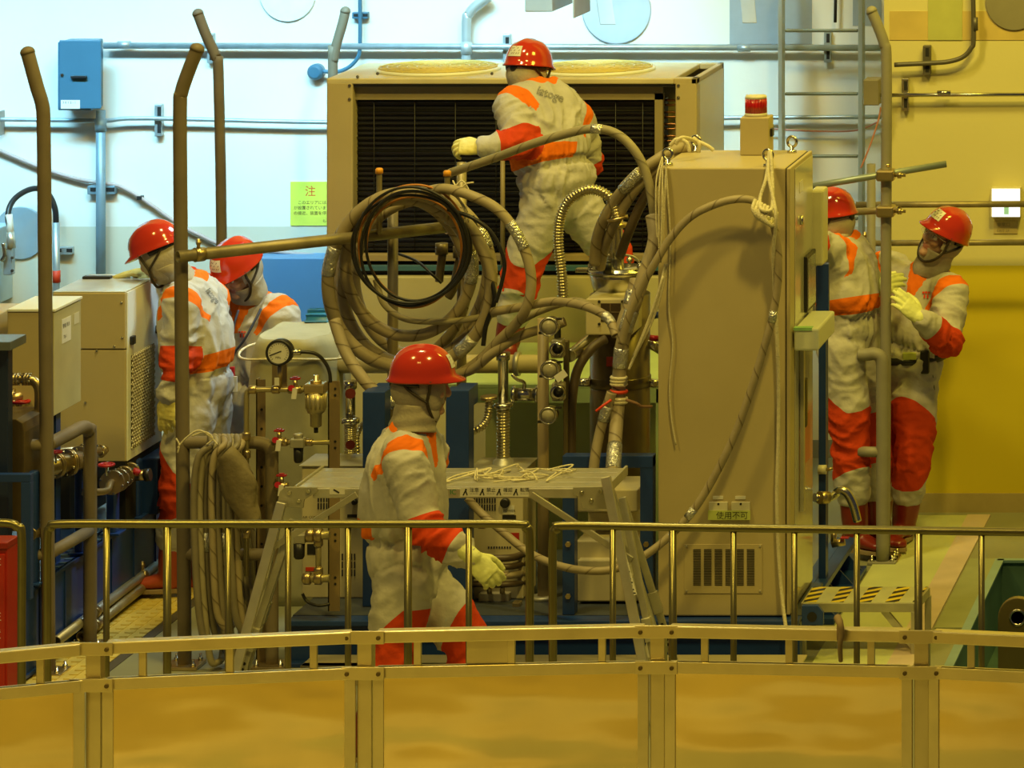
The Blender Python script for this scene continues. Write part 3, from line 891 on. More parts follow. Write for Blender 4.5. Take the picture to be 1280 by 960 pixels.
# milky cover and terminal pieces right of cabinet
b = MB(); b.box(P(1019, 326, 18.75), P(1029, 238, 18.6)); solo('terminal_cover', b, M('pale yellow cover', (0.62, 0.60, 0.36), 0.4), 'pale yellow upright cover strip beside the cabinet door', 'cover', bev=0.01)
t = thing('blue_bracket', 'navy blue channel bracket in front of the back turned worker', 'bracket', P(1028, 398, 18.9))
part('channel', MB().box(P(1021, 398, 18.85), P(1037, 329, 18.88)).box(P(1021, 398, 18.88), P(1024, 329, 18.98)).box(P(1021, 333, 18.85), P(1037, 329, 18.98)), blue, t, 0.003)
part('post', MB().box((X(1024, 18.9), 18.88, 0.03), (X(1033, 18.9), 18.96, Z(398, 18.9))), blue, t, 0.003)
t = thing('milky_container', 'milky plastic box with green tape on the cabinet door', 'container', P(1015, 432, 18.35))
part('box_body', MB().box((xr + 0.018, 18.02, Z(430, 18.2)), (xr + 0.13, 18.5, Z(402, 18.2))), plast, t, 0.01)
part('green_tape', MB().box((xr + 0.017, 18.015, Z(404.5, 18.2)), (xr + 0.10, 18.06, Z(401, 18.2))), M('green tape', (0.30, 0.58, 0.24), 0.5), t)
part('stay', MB().box((xr + 0.018, 18.2, Z(640, 18.2)), (xr + 0.034, 18.24, Z(430, 18.2))), alud, t)
t = thing('spout_pipe', 'chrome elbow pipe pouring outwards low beside the cabinet', 'pipe', P(1045, 650, 18.9))
part('pipe', MB().tube(pp([(1018, 622, 18.8), (1035, 622, 18.85), (1043, 618, 18.9), (1050, 613, 18.9), (1058, 616, 18.9), (1066, 630, 18.9), (1072, 652, 18.9)]), 0.021, 14, 6), steel, t)
part('collar', MB().cyl(P(1024, 622, 18.8), P(1034, 622, 18.84), 0.03, n=16), brass, t)
t = thing('drain_cock', 'small brass cock with red lever near the floor right of the cabinet', 'valve', P(1050, 682, 19.0))
part('body', MB().cyl(P(1040, 680, 19.0), P(1056, 677, 19.0), 0.018, n=14).cyl(P(1042, 680, 19), P(1042, 664, 19), 0.014, n=12), brass, t)
part('lever', MB().box(P(1050, 674, 18.96), P(1062, 670, 19.0)), redh, t, 0.003)
t = thing('push_valve', 'small pale valve stub with brass tip beside the worker\'s red trousers', 'valve', P(1030, 588, 18.85))
part('body', MB().cyl(P(1023, 587, 18.865), P(1033, 587, 18.865), 0.022, n=16), cream, t)
part('tip', MB().cyl(P(1033, 587, 18.865), P(1041, 586, 18.865), 0.008, n=10), brass, t)

# ================================================================== striped step stool
t = thing('step_stool', 'low step stool with black and yellow hazard strips on its top', 'step stool', P(1075, 790, 18.2))
A, B_, C_, D_ = P(1004, 751, 18.12), P(1143, 754, 18.12), P(1160, 735, 18.42), P(1017, 731, 18.42)
for q in (A, B_, C_, D_):
    q.z = 0.24
dn = Vector((0, 0, -0.012))
part('top', MB().hexa([A + dn, B_ + dn, C_ + dn, D_ + dn, A, B_, C_, D_]), M('stool top', (0.52, 0.53, 0.36), 0.45), t, 0.002)
for k in range(5):
    u0, u1 = k * 0.245 + 0.0, k * 0.245 + 0.115
    up = Vector((0, 0, 0.0015))
    u1 = min(u1, 1.0)
    f = lambda u, v: A.lerp(B_, u).lerp(D_.lerp(C_, u), v) + up
    part('hazard_strip', MB().hexa([f(u0, 0.02) - up, f(u1, 0.02) - up, f(u1, 0.98) - up, f(u0, 0.98) - up, f(u0, 0.02), f(u1, 0.02), f(u1, 0.98), f(u0, 0.98)]), hazard, t)
for (p, q) in ((A, B_), (B_, C_), (C_, D_), (D_, A)):
    part('skirt', MB().beam(p + Vector((0, 0, -0.022)), q + Vector((0, 0, -0.022)), 0.02, 0.04), alud, t, 0.002)
for q in (A, B_, C_, D_):
    part('leg', MB().box((q.x - 0.014, q.y - 0.014, 0), (q.x + 0.014, q.y + 0.014, 0.2)), alud, t, 0.002)
part('brace', MB().beam(A.lerp(B_, 0.72) + Vector((0, 0.02, -0.04)), Vector((B_.x, B_.y + 0.02, 0.03)), 0.03, 0.02, (0, 1, 0)), alud, t)

# ================================================================== green trough on the right
t = thing('metal_trough', 'dark green open steel trough with light edges at the lower right', 'trough', (2.45, 17.6, 0))
x0, x1, y0, y1, h = 1.96, 3.2, 16.4, 18.45, 0.35
part('trough_shell', MB().box((x0, y0, 0), (x0 + 0.02, y1, h)).box((x1 - 0.02, y0, 0), (x1, y1, h)).box((x0, y1 - 0.02, 0), (x1, y1, h)).box((x0, y0, 0), (x1, y0 + 0.02, h)).box((x0, y0, 0), (x1, y1, 0.02)), tanz, t, 0.002)
part('rim', MB().box((x0 - 0.01, y0, h), (x0 + 0.03, y1, h + 0.012)).box((x0, y1 - 0.03, h), (x1, y1 + 0.01, h + 0.012)), M('trough rim', (0.24, 0.40, 0.42), 0.3, 0.4), t)
t = thing('lifting_bracket', 'rounded steel bracket with a hole standing in the green trough', 'bracket', P(1268, 800, 17.2))
c = P(1272, 772, 17.2)
pl = [Vector((c.x + math.cos(a) * 0.085, 17.2, c.z + math.sin(a) * 0.085)) for a in [math.pi * k / 14 for k in range(15)]]
pl = [Vector((c.x + 0.085, 17.2, 0.02))] + pl + [Vector((c.x - 0.085, 17.2, 0.02))]
part('plate', MB().prism(pl, (0, 0.04, 0)), M('bracket steel', (0.28, 0.22, 0.10), 0.35, 0.7), t, 0.004)
part('bore', MB().lathe((c.x, 17.2, c.z), (0, -1, 0), [(0, 0.036), (0.004, 0.036), (0.004, 0.028), (-0.01, 0.028)], 24), steel, t)
part('foot_block', MB().box((c.x - 0.13, 17.12, 0.02), (c.x + 0.13, 17.32, 0.10)), M('bracket steel', (0.28, 0.22, 0.10), 0.35, 0.7), t, 0.004)

# ================================================================== condenser unit and its base
YU = 20.6
xl, xr = X(408, YU), X(847, YU)
zt = Z(98, YU); zb = Z(331, YU); YV = YU + 0.78
t = thing('condenser_unit', 'large beige condenser unit with black finned coil behind the top worker', 'condenser', ((xl + xr) / 2, (YU + YV) / 2, zb))
part('corner_post', MB().box((xl, YU, zb), (X(441, YU), YU + 0.1, zt - 0.02)), beige, t, 0.008)
part('corner_post', MB().box((X(844, YU), YU, zb), (X(871, YU), YU + 0.1, zt - 0.02)), beige, t, 0.008)
xr = X(871, YU)
part('top_panel', MB().box((xl, YU, zt - 0.03), (X(842, YU), YV, zt)), M('unit top paint', (0.62, 0.55, 0.34), 0.4), t, 0.006)
part('top_frame', MB().box((X(842, YU), YU, zt - 0.03), (xr, YU + 0.08, zt)).box((X(842, YU), YV - 0.06, zt - 0.03), (xr, YV, zt)).box((xr - 0.03, YU, zt - 0.03), (xr, YV, zt)), beige, t, 0.004)
part('bottom_rail', MB().box((xl, YU, zb), (xr, YU + 0.06, Z(318, YU))), M('unit rail', (0.40, 0.32, 0.17), 0.45), t, 0.004)
part('black_strip', MB().box((X(441, YU), YU + 0.01, Z(109, YU)), (X(844, YU), YU + 0.03, zt - 0.03)), black, t)
part('header_plate', MB().box((X(441, YU), YU + 0.05, Z(126, YU)), (X(826, YU), YU + 0.07, Z(109, YU))), M('header plate', (0.30, 0.25, 0.13), 0.5), t)
part('side_panel', MB().box((xr - 0.012, YU + 0.09, zb), (xr, YV, zt - 0.02)), cream, t, 0.003)
part('side_panel', MB().box((xl, YU + 0.09, zb), (xl + 0.012, YV, zt - 0.02)), beige, t, 0.003)
part('back_panel', MB().box((xl, YV - 0.012, zb), (xr, YV, zt - 0.03)), beige, t)
part('floor_pan', MB().box((xl, YU, zb), (xr, YV, zb + 0.02)), dark, t)
fb = MB(); fb.box((X(441, YU), YU + 0.1, Z(318, YU)), (X(826, YU), YU + 0.2, Z(126, YU)))
for k in range(30):
    z = Z(316, YU) + k * (Z(126, YU) - Z(316, YU)) / 30
    fb.box((X(441, YU), YU + 0.085, z), (X(826, YU), YU + 0.1, z + 0.012))
part('coil', fb, fin, t)
wires = MB()
for x in (463, 514, 565, 616, 667, 716, 766, 800):
    wires.cyl((X(x, YU), YU + 0.07, Z(318, YU)), (X(x, YU), YU + 0.07, Z(109, YU)), 0.0022, n=6)
for k in range(11):
    z = Z(310, YU) + k * 0.07
    wires.cyl((X(441, YU), YU + 0.074, z), (X(826, YU), YU + 0.074, z), 0.0022, n=6)
part('wire_guard', wires, M('guard wire', (0.04, 0.04, 0.035), 0.5, 0.4), t)
part('coil_end_plate', MB().box((X(816, YU), YU + 0.05, Z(318, YU)), (X(826, YU), YU + 0.1, Z(118, YU))), M('header plate', (0.30, 0.25, 0.13), 0.5), t)
for k in range(12):
    z = Z(300, YU) + k * 0.062
    part('return_bend', MB().tube([(X(826, YU), YU + 0.12, z), (X(838, YU), YU + 0.12, z), (X(841, YU), YU + 0.12, z + 0.012), (X(838, YU), YU + 0.12, z + 0.024), (X(826, YU), YU + 0.12, z + 0.024)], 0.006, 8, 3), M('copper bend', (0.42, 0.20, 0.08), 0.35, 0.9), t)
for x in (630, 700):
    part('lance', MB().cyl((X(x, YU), YU - 0.03, Z(330, YU)), (X(x, YU), YU - 0.03, Z(200, YU)), 0.012, n=10), M('unit rail', (0.40, 0.32, 0.17), 0.45), t)
for cxp in (548, 742):
    c = Vector((X(cxp, YU + 0.4), YU + 0.40, zt))
    o = part('fan_ring', MB().lathe(c, (0, 0, 1), [(0, 0.32), (0.012, 0.32), (0.016, 0.31), (0.012, 0.30), (-0.0, 0.30)], 40), paleb, t)
    g = MB(); g.lathe(c, (0, 0, 1), [(0, 0.30), (0.012, 0.30)], 40)
    for rr in (0.06, 0.11, 0.16, 0.21, 0.26, 0.30):
        g.torus(c + Vector((0, 0, 0.02)), (0, 0, 1), rr, 0.004, 36, 6)
    for k in range(8):
        a = k * math.pi / 8
        dv = Vector((math.cos(a), math.sin(a), 0)) * 0.31
        g.cyl(c + Vector((0, 0, 0.018)) - dv, c + Vector((0, 0, 0.018)) + dv, 0.004, n=6)
    part('fan_grille', g, M('yellow grille', (0.70, 0.58, 0.20), 0.4), o)
for q in ((437, 107), (437, 124), (437, 306), (848, 107), (848, 122), (447, 96), (472, 92), (615, 92)):
    part('screw', MB().lathe(P(q[0], q[1], YU), (0, -1, 0), [(0, 0.009), (0.006, 0.007)], 10), steel, t)
# machine base under it
t = thing('machine_base', 'beige machine base with a blue frame under the condenser unit', 'machine base', (X(640, 21), 21, 0))
xa, xb = X(418, YU), X(868, YU)
part('base_body', MB().box((xa, YU - 0.05, 0), (xb, YV, Z(344, YU))), M('machine base paint', (0.58, 0.53, 0.30), 0.42, 0, 0.06, 3), t, 0.006)
part('base_frame', MB().box((xa, YU + 0.02, Z(344, YU)), (xb, YV, Z(338, YU))), dark, t)
part('base_frame', MB().box((xa, YU - 0.02, Z(338, YU)), (xb, YV, zb)), bluel, t, 0.003)
# work deck the top worker stands on
YD0, YD1, zd = 19.35, 20.5, 1.0
t = thing('work_deck', 'green topped steel deck the top worker stands on', 'deck', (X(640, 20), 20, 0.0))
xa, xb = X(560, 19.35), X(835, 19.35)
part('deck_plate', MB().box((xa, YD0, zd - 0.02), (xb, YD1, zd)), green, t, 0.003)
part('front_skirt', MB().box((xa, YD0, zd - 0.09), (xb, YD0 + 0.01, zd - 0.02)), green, t)
for x in (xa + 0.03, xb - 0.03):
    for y in (YD0 + 0.03, YD1 - 0.04):
        part('leg', MB().box((x - 0.03, y - 0.03, 0.0), (x + 0.03, y + 0.03, zd - 0.02)), green, t, 0.003)
part('back_panel', MB().box((xa + 0.05, YD0 + 0.55, 0.0), (xb - 0.05, YD0 + 0.58, zd - 0.02)), M('olive panel', (0.48, 0.50, 0.22), 0.45, 0, 0.1, 3), t)

# ================================================================== left skid, chillers, pipework
XF = -2.23
t = thing('left_skid', 'dark blue steel skid receding along the left walkway', 'skid', (-3.4, 18.9, 0))
tr = MB().box((XF - 0.02, 17.3, 0.03), (XF - 0.01, 19.9, 0.40)).box((XF - 0.12, 17.3, 0.385), (XF, 19.9, 0.40)).box((XF - 0.12, 17.3, 0.02), (XF, 19.9, 0.035))
for k in range(32):
    for j in range(2):
        y = 17.4 + k * 0.078
        tr.box((XF - 0.10 + j * 0.05, y, 0.399), (XF - 0.07 + j * 0.05, y + 0.03, 0.404), 1)
part('side_beam', tr, [blue, M('worn blue', (0.12, 0.22, 0.34), 0.3, 0.4)], t)
part('front_beam', MB().box((-6, 17.3, 0.02), (XF - 0.02, 17.33, 0.40)), blue, t, 0.003)
part('deck_plate', MB().box((-6, 17.33, 0.36), (XF - 0.12, 19.9, 0.385)), blue, t)
for k in range(8):
    part('stiffener', MB().box((XF - 0.012, 17.5 + k * 0.32, 0.035), (XF - 0.004, 17.515 + k * 0.32, 0.385)), blue, t)
for (x0, x1, y0, Y, l) in ((92, 103, 574, 18.35, 'navy pipe support behind the brown corner rail'), (105, 117, 550, 18.75, 'tallest navy pipe support with a rounded slot hole'),
                           (132, 145, 599, 18.75, 'navy pipe support in front of the flanged valve body'), (162, 174, 575, 19.1, 'navy pipe support beside the small red knobbed valve'),
                           (28, 45, 590, 17.75, 'navy support post in front of the dull brown cover')):
    t = thing('pipe_support', l, 'pipe support', (X((x0 + x1) / 2, Y), Y + 0.03, 0.405), 'navy pipe supports')
    part('upright', MB().box((X(x0, Y), Y, 0.405), (X(x1, Y), Y + 0.06, Z(y0, Y))), blue, t, 0.012)
    part('foot_plate', MB().box((X(x0, Y) - 0.02, Y - 0.02, 0.405), (X(x1, Y) + 0.02, Y + 0.08, 0.415)), blue, t, 0.002)
    if y0 == 550:
        part('slot_hole', MB().box(P(109, 562, Y - 0.001), P(112, 554, Y + 0.001)), dark, t)
t = thing('end_box', 'navy steel end box with a white plate at the far end of the left skid', 'box', (X(178, 19.2), 19.25, 0.405))
part('casing', MB().box((X(158, 19.2), 19.18, 0.405), (X(199, 19.2), 19.45, Z(572, 19.2))), blue, t, 0.006)
part('name_plate', MB().box((X(199, 19.2), 19.22, Z(605, 19.3)), (X(199, 19.2) + 0.004, 19.38, Z(580, 19.3))), white, t)
# big chiller
YL = 18.95
xa, xb = X(66, YL), X(157, YL)
zt, zb = Z(366, YL), Z(577, YL)
YM = YL + 0.52
t = thing('chiller', 'tall beige chiller with louvred side that a worker rests a hand on', 'chiller', ((xa + xb) / 2, (YL + YM) / 2, zb - 0.02))
zm = Z(437, YL)
part('lower_panel', MB().box((xa, YL, zb), (xb, YM, zm - 0.002)), beige, t, 0.004)
part('upper_panel', MB().box((xa, YL - 0.003, zm + 0.002), (xb, YM, zt)), beige, t, 0.005)
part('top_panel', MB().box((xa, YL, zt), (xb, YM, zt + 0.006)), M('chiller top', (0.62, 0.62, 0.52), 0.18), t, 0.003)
sp = part('side_panel', MB().box((xb, YL + 0.01, zb), (xb + 0.006, YM, zt)), paleb, t, 0.002)  # coloured paler than the front, standing in for cool light on this side
lx = xb + 0.006
part('louvre_back', MB().box((lx, YL + 0.06, zb + 0.05), (lx + 0.002, YM - 0.12, zm - 0.04)), M('louvre dark', (0.10, 0.09, 0.05), 0.6), sp)
g = MB()
n = 13
hh = (zm - 0.04) - (zb + 0.05)
ww = (YM - 0.12) - (YL + 0.06)
k = -int(ww / 0.03)
while k * 0.03 < hh:
    z0 = zb + 0.05 + k * 0.03
    for sgn in (1, -1):
        zz0, zz1 = (z0, z0 + ww) if sgn > 0 else (z0 + ww, z0)
        a = Vector((lx + 0.003, YL + 0.06, zz0)); c = Vector((lx + 0.003, YM - 0.12, zz1))
        lo, hi = zb + 0.05, zm - 0.04
        ts = sorted([max(0, min(1, (lo - a.z) / (c.z - a.z))), max(0, min(1, (hi - a.z) / (c.z - a.z)))])
        if ts[1] - ts[0] > 0.02:
            g.cyl(a.lerp(c, ts[0]), a.lerp(c, ts[1]), 0.005, n=5, cap=False)
    k += 1
part('louvre_mesh', g, M('louvre mesh', (0.62, 0.58, 0.42), 0.4, 0.4), sp)
for (y, z) in ((YL + 0.06, Z(425, YL + 0.06)), (YM - 0.08, Z(411, YM - 0.08))):
    part('latch', MB().box((lx, y - 0.02, z - 0.02), (lx + 0.018, y + 0.02, z + 0.02)), black, sp, 0.003)
part('padlock', MB().box((lx, YM - 0.06, zm - 0.14), (lx + 0.03, YM - 0.02, zm - 0.06)), brass, sp, 0.004)
part('top_handle', MB().box((X(106, YL + 0.4), YL + 0.36, zt + 0.006), (X(141, YL + 0.4), YL + 0.40, zt + 0.02)), black, t, 0.004)
for q in ((152, 378), (153, 422), (121, 438), (143, 433), (107, 503), (93, 439)):
    part('screw', MB().lathe(P(q[0], q[1], YL - 0.003), (0, -1, 0), [(0, 0.006), (0.006, 0.004)], 10), steel, t)
part('foot_rail', MB().box((xa, YL, 0.40), (xa + 0.08, YM, zb)).box((xb - 0.08, YL, 0.40), (xb, YM, zb)), dark, t)
# small chiller
YS = 18.1
xa, xb = X(9, YS), X(66, YS)
zt, zb = Z(388, YS), Z(520, YS)
YT = YS + 0.36
t = thing('terminal_box', 'smaller beige box with white labels in front of the chiller', 'equipment box', ((xa + xb) / 2, YS + 0.2, zb))
part('box_body', MB().box((xa, YS, zb), (xb, YT, zt)), beige, t, 0.004)
part('side_panel', MB().box((xb, YS, zb), (xb + 0.005, YT, zt - 0.012)), M('olive enamel', (0.50, 0.46, 0.25), 0.4), t, 0.002)
part('lid', MB().box((xa, YS - 0.004, zt - 0.006), (xb + 0.012, YT + 0.003, zt + 0.006)), paleb, t, 0.002)
part('sticker', MB().box((xb + 0.005, YS + 0.10, zt - 0.17), (xb + 0.007, YS + 0.22, zt - 0.06)), white, t)
part('lettering', text_mb('警報 表示', 0.022, (xb + 0.0075, YS + 0.11, zt - 0.10), YF, ZU), ink, t)
part('lettering', text_mb('TB-1', 0.022, (xb + 0.0075, YS + 0.12, zt - 0.15), YF, ZU), ink, t)
part('sticker', MB().box((xb + 0.005, YS + 0.26, zt - 0.11), (xb + 0.007, YS + 0.33, zt - 0.06)), cream, t)
part('stand', MB().box((xa + 0.02, YS + 0.1, 0.4), (xa + 0.07, YS + 0.16, zb)).box((xb - 0.07, YS + 0.1, 0.4), (xb - 0.02, YS + 0.16, zb)), blue, t)
b = MB(); b.box((X(-60, 18.3), 18.15, 0.5), (X(8, 18.3), 18.5, Z(388, 18.3))); solo('equipment_case', b, beige, 'beige case at the left edge beside the smaller beige box', 'equipment box', bev=0.005)
t = thing('steel_shield', 'dark blue steel panel with grey top edge at the left edge of the photo', 'panel', P(-10, 522, 17.65))
part('panel_plate', MB().box((X(-70, 17.6), 17.6, 0.40), (X(10, 17.6), 17.66, Z(436, 17.6))), M('dark navy', (0.012, 0.025, 0.08), 0.4), t, 0.004)
part('top_edge', MB().box((X(-70, 17.6), 17.55, Z(436, 17.6)), (X(18, 17.6), 17.75, Z(425, 17.6))), M('grey edge', (0.16, 0.19, 0.22), 0.35, 0.4), t, 0.003)
t = thing('metal_cover', 'dull brown metal tank cover under the pipes at the left edge', 'cover', P(5, 650, 17.9))
pl = [P(-60, 664, 17.7), P(31, 664, 17.7), P(31, 540, 17.7), P(28, 529, 17.7), P(20, 524, 17.7), P(-60, 524, 17.7)]
part('shell', MB().prism(pl, (0, 0.3, 0)), M('dull brown metal', (0.16, 0.12, 0.06), 0.4, 0.5, 0.3), t, 0.004)
b = MB(); b.box((X(-40, 17.55), 17.5, Z(600, 17.55)), (X(43, 17.55), 17.54, Z(590, 17.55))); b.box((X(31, 17.55), 17.5, 0.40), (X(43, 17.55), 17.54, Z(600, 17.55)))
solo('blue_angle_frame', b, blue, 'navy angle iron frame standing before the dull brown cover', 'frame', bev=0.003)

# pipe assemblies: (points), radius, flanges
def pipework(lab, pts, Y, wpx, fl=(), valves=(), m=brass, res=5, nm='pipe_run', cat='pipe'):
    q = pp(pts, Y)
    r = px(wpx / 2, q and (pts[0][2] if len(pts[0]) > 2 else Y))
    t = thing(nm, lab, cat, q[0])
    part('pipe', MB().tube(q, r, 16, res, spline=len(q) > 2), m, t)
    for (i, f, k) in fl:
        a, c = q[i], q[i + 1]
        o = a.lerp(c, f); d = (c - a).normalized()
        p2 = part('flange', MB().lathe(o - d * 0.012, d, [(0, r * k), (0.011, r * k), (0.011, r * k * 0.9), (0.014, r * k * 0.9), (0.014, r * k), (0.025, r * k)], 24), m, t)
        u, w = perp(d)
        for s in range(6):
            an = s * math.pi / 3 + 0.3
            e = o + (u * math.cos(an) + w * math.sin(an)) * r * (k - 0.28)
            part('flange_bolt', MB().cyl(e - d * 0.02, e + d * 0.02, 0.006, n=6), steel, p2)
    for (x, y, w) in valves:
        hand_wheel(t, P(x, y, (pts[0][2] if len(pts[0]) > 2 else Y) - r), px(w / 2, Y or pts[0][2]))
    return t, r
def hand_wheel(t, c, R0, m=redh, ax=(0, 0, 1)):
    ax = Vector(ax).normalized()
    b = MB(); b.torus(c, ax, R0, R0 * 0.2, 20, 8); b.lathe(c - ax * 0.006, ax, [(0, R0 * 0.3), (0.012, R0 * 0.3)], 12)
    u, w = perp(ax)
    for k in range(3):
        a = k * math.pi * 2 / 3
        b.cyl(c, c + (u * math.cos(a) + w * math.sin(a)) * R0, R0 * 0.12, n=6)
    o = part('hand_wheel', b, m, t, 0, 'red hand wheel')
    part('stem', MB().cyl(c - ax * 0.05, c, R0 * 0.2, n=8), steel, o)
pipework('brass pipe elbow turning down at the upper left of the left skid', [(-20, 474, 17.95), (10, 474, 17.95), (35, 474, 17.95), (45, 479, 17.95), (49, 490, 17.95), (49, 512, 17.95), (49, 530, 17.95)], None, 12, [(1, 0.4, 1.3), (1, 0.95, 1.3)])
pipework('short brass pipe with round flange under the elbow', [(-10, 500, 18.1), (20, 497, 18.1), (42, 488, 18.2)], None, 14, [(0, 0.9, 1.7), (1, 0.6, 1.8)], [(26, 502, 20)])
pipework('brass pipe running right above the dull brown cover', [(-10, 532, 17.85), (24, 530, 17.85), (44, 521, 18.0)], None, 15, [(1, 0.3, 1.5), (1, 0.9, 1.5)])
pipework('large flanged brass pipe in the middle of the left skid', [(28, 584, 18.15), (60, 584, 18.15), (90, 577, 18.3), (112, 574, 18.5)], None, 24, [(1, 0.3, 1.35), (1, 0.8, 1.45), (2, 0.4, 1.5)], [(70, 565, 14)])
pipework('thin brass pipe above the large flanged one', [(64, 565, 18.5), (100, 563, 18.6), (125, 564, 18.8), (131, 562, 18.85)], None, 11, [(1, 0.2, 1.5), (1, 0.98, 1.5)])
pipework('flanged brass valve body with red wheel on the left skid', [(104, 615, 18.35), (132, 614, 18.5), (138, 604, 18.6), (148, 600, 18.8), (163, 590, 19.0)], None, 9, [(0, 0.25, 1.3), (2, 0.2, 3.4), (2, 0.9, 3.3), (3, 0.4, 3.0), (3, 0.95, 2.8)], [(133, 581, 18)])
t, r = pipework('lower brass pipe end half hidden behind the left guard rail', [(38, 668, 17.75), (44, 665, 17.8), (49, 660, 17.9)], None, 16, [(1, 0.7, 1.4)])
t = thing('drain_valve', 'small brass valve with red knob at the right end of the left skid', 'valve', P(175, 594, 19.0))
part('body', MB().cyl(P(168, 595, 18.95), P(184, 593, 18.95), 0.025, n=14), brass, t)
part('knob', MB().cyl(P(169, 592, 18.9), P(172, 587, 18.9), 0.018, n=12), redh, t)
part('coupling', MB().cyl(P(181, 594, 18.93), P(188, 593, 18.93), 0.03, n=14), black, t)

# ================================================================== control units and pumps on the skid
def unit(lab, x0, x1, y0, Y, D, sets):
    t = thing('blower_unit', lab, 'control unit', (X((x0 + x1) / 2, Y), Y + D / 2, 0.212))
    part('casing', MB().box((X(x0, Y), Y, 0.212), (X(x1, Y), Y + D, Z(y0, Y))), M('unit cream', (0.60, 0.54, 0.36), 0.45), t, 0.006)
    part('top_plate', MB().box((X(x0, Y) - 0.01, Y - 0.008, Z(y0, Y)), (X(x1, Y) + 0.01, Y + D, Z(y0, Y) + 0.006)), alud, t, 0.002)
    for (vx0, vx1, vy0, vy1, rows) in sets['vents']:
        b = MB()
        n = int((vx1 - vx0) / 3.2)
        for rr in range(rows):
            ya = vy0 + (vy1 - vy0) * rr / rows; yb = vy0 + (vy1 - vy0) * (rr + 0.82) / rows
            for k in range(n):
                x = vx0 + (vx1 - vx0) * k / n
                b.box(P(x, yb, Y - 0.003), P(x + 1.9, ya, Y - 0.001))
        part('vent_slots', b, M('vent dark', (0.03, 0.03, 0.05), 0.6), t)
    for (ax, ay, bx, by, m) in sets['tags']:
        part('sticker', MB().box(P(ax, by, Y - 0.003), P(bx, ay, Y - 0.001)), m, t)
    for (kx, ky, kr) in sets['knobs']:
        part('knob', MB().lathe(P(kx, ky, Y), (0, -1, 0), [(0, px(kr, Y)), (0.02, px(kr, Y)), (0.024, px(kr * .7, Y))], 16), black, t)
    for (s, sx, sy, sz) in sets.get('text', ()):
        part('lettering', text_mb(s, sz, P(sx, sy, Y - 0.004), XR, ZU), ink, t)
    return t
unit('cream control unit with vent slots under the right half of the platform', 588, 654, 588, 18.3, 0.26, dict(
    vents=[(592, 621, 621, 640, 2), (610, 640, 683, 686, 1)], tags=[(638, 666, 649, 678, red), (628, 644, 645, 649, ink), (598, 656, 607, 660, red), (628, 632, 643, 643, white)],
    knobs=[(632, 628, 6)], text=[('POWER', 629, 640, 0.016), ('SELECT', 594, 652, 0.015)]))
unit('cream control unit with vent slots under the left half of the platform', 377, 456, 583, 18.32, 0.26, dict(
    vents=[(397, 411, 620, 638, 2), (427, 446, 692, 722, 3)], tags=[(434, 643, 452, 647, ink), (384, 680, 396, 693, ink), (436, 612, 452, 618, white), (382, 709, 400, 714, inkr)],
    knobs=[(444, 627, 3.5)], text=[('AIR CONT', 378, 648, 0.016), ('OUT 100', 385, 688, 0.012)]))
# beige pump housing behind the portal frame
t = thing('pump_housing', 'beige stepped pump housing behind the navy portal frame', 'pump', (X(760, 18.4), 18.5, 0.212))
for (x0, x1, y0, y1, Y) in ((722, 797, 612, 640, 18.3), (720, 799, 676, 704, 18.25), (722, 797, 700, 752, 18.2), (735, 790, 640, 676, 18.45)):
    part('casing', MB().box(P(x0, y1, Y), (X(x1, Y), Y + 0.3, Z(y0, Y))), M('unit cream', (0.60, 0.54, 0.36), 0.45), t, 0.006)
part('base', MB().box((X(724, 18.3), 18.25, 0.212), (X(795, 18.3), 18.7, 0.26)), dark, t)
# bundle of brown cables between the units
for k, (y, m, w) in enumerate(((697, hosed, 9), (708, hosed, 8), (719, hose, 9), (730, hosed, 8))):
    b = MB(); b.tube(pp([(655, y - 5 + k, 18.35), (640, y, 18.22), (615, y + 1, 18.2), (596, y, 18.22), (575, y + 4, 18.3)]), px(w / 2, 18.2), 10)
    solo('cable', b, m, ['topmost', 'second from top', 'third from top', 'lowest'][k] + ' of four brown cables stacked low in front of the right cream unit', 'cable', 'stacked cables')
t = thing('cable_clamp', 'small yellow steel clamp block under the stacked cables', 'clamp', P(647, 765, 18.15))
part('block', MB().box(P(640, 765, 18.15), P(653, 750, 18.2)), brass, t, 0.004)
part('plate', MB().box(P(600, 765, 18.2), P(662, 758, 18.26)), alud, t)
# low beige junction at left of clamp
t = thing('low_manifold', 'beige low block with two studs between the units', 'manifold', P(620, 760, 18.25))
part('block', MB().box(P(598, 760, 18.26), P(640, 738, 18.32)), M('unit cream', (0.60, 0.54, 0.36), 0.45), t, 0.004)
for x in (612, 628):
    part('stud', MB().cyl(P(x, 742, 18.25), P(x, 732, 18.25), 0.012, n=10), brass, t)

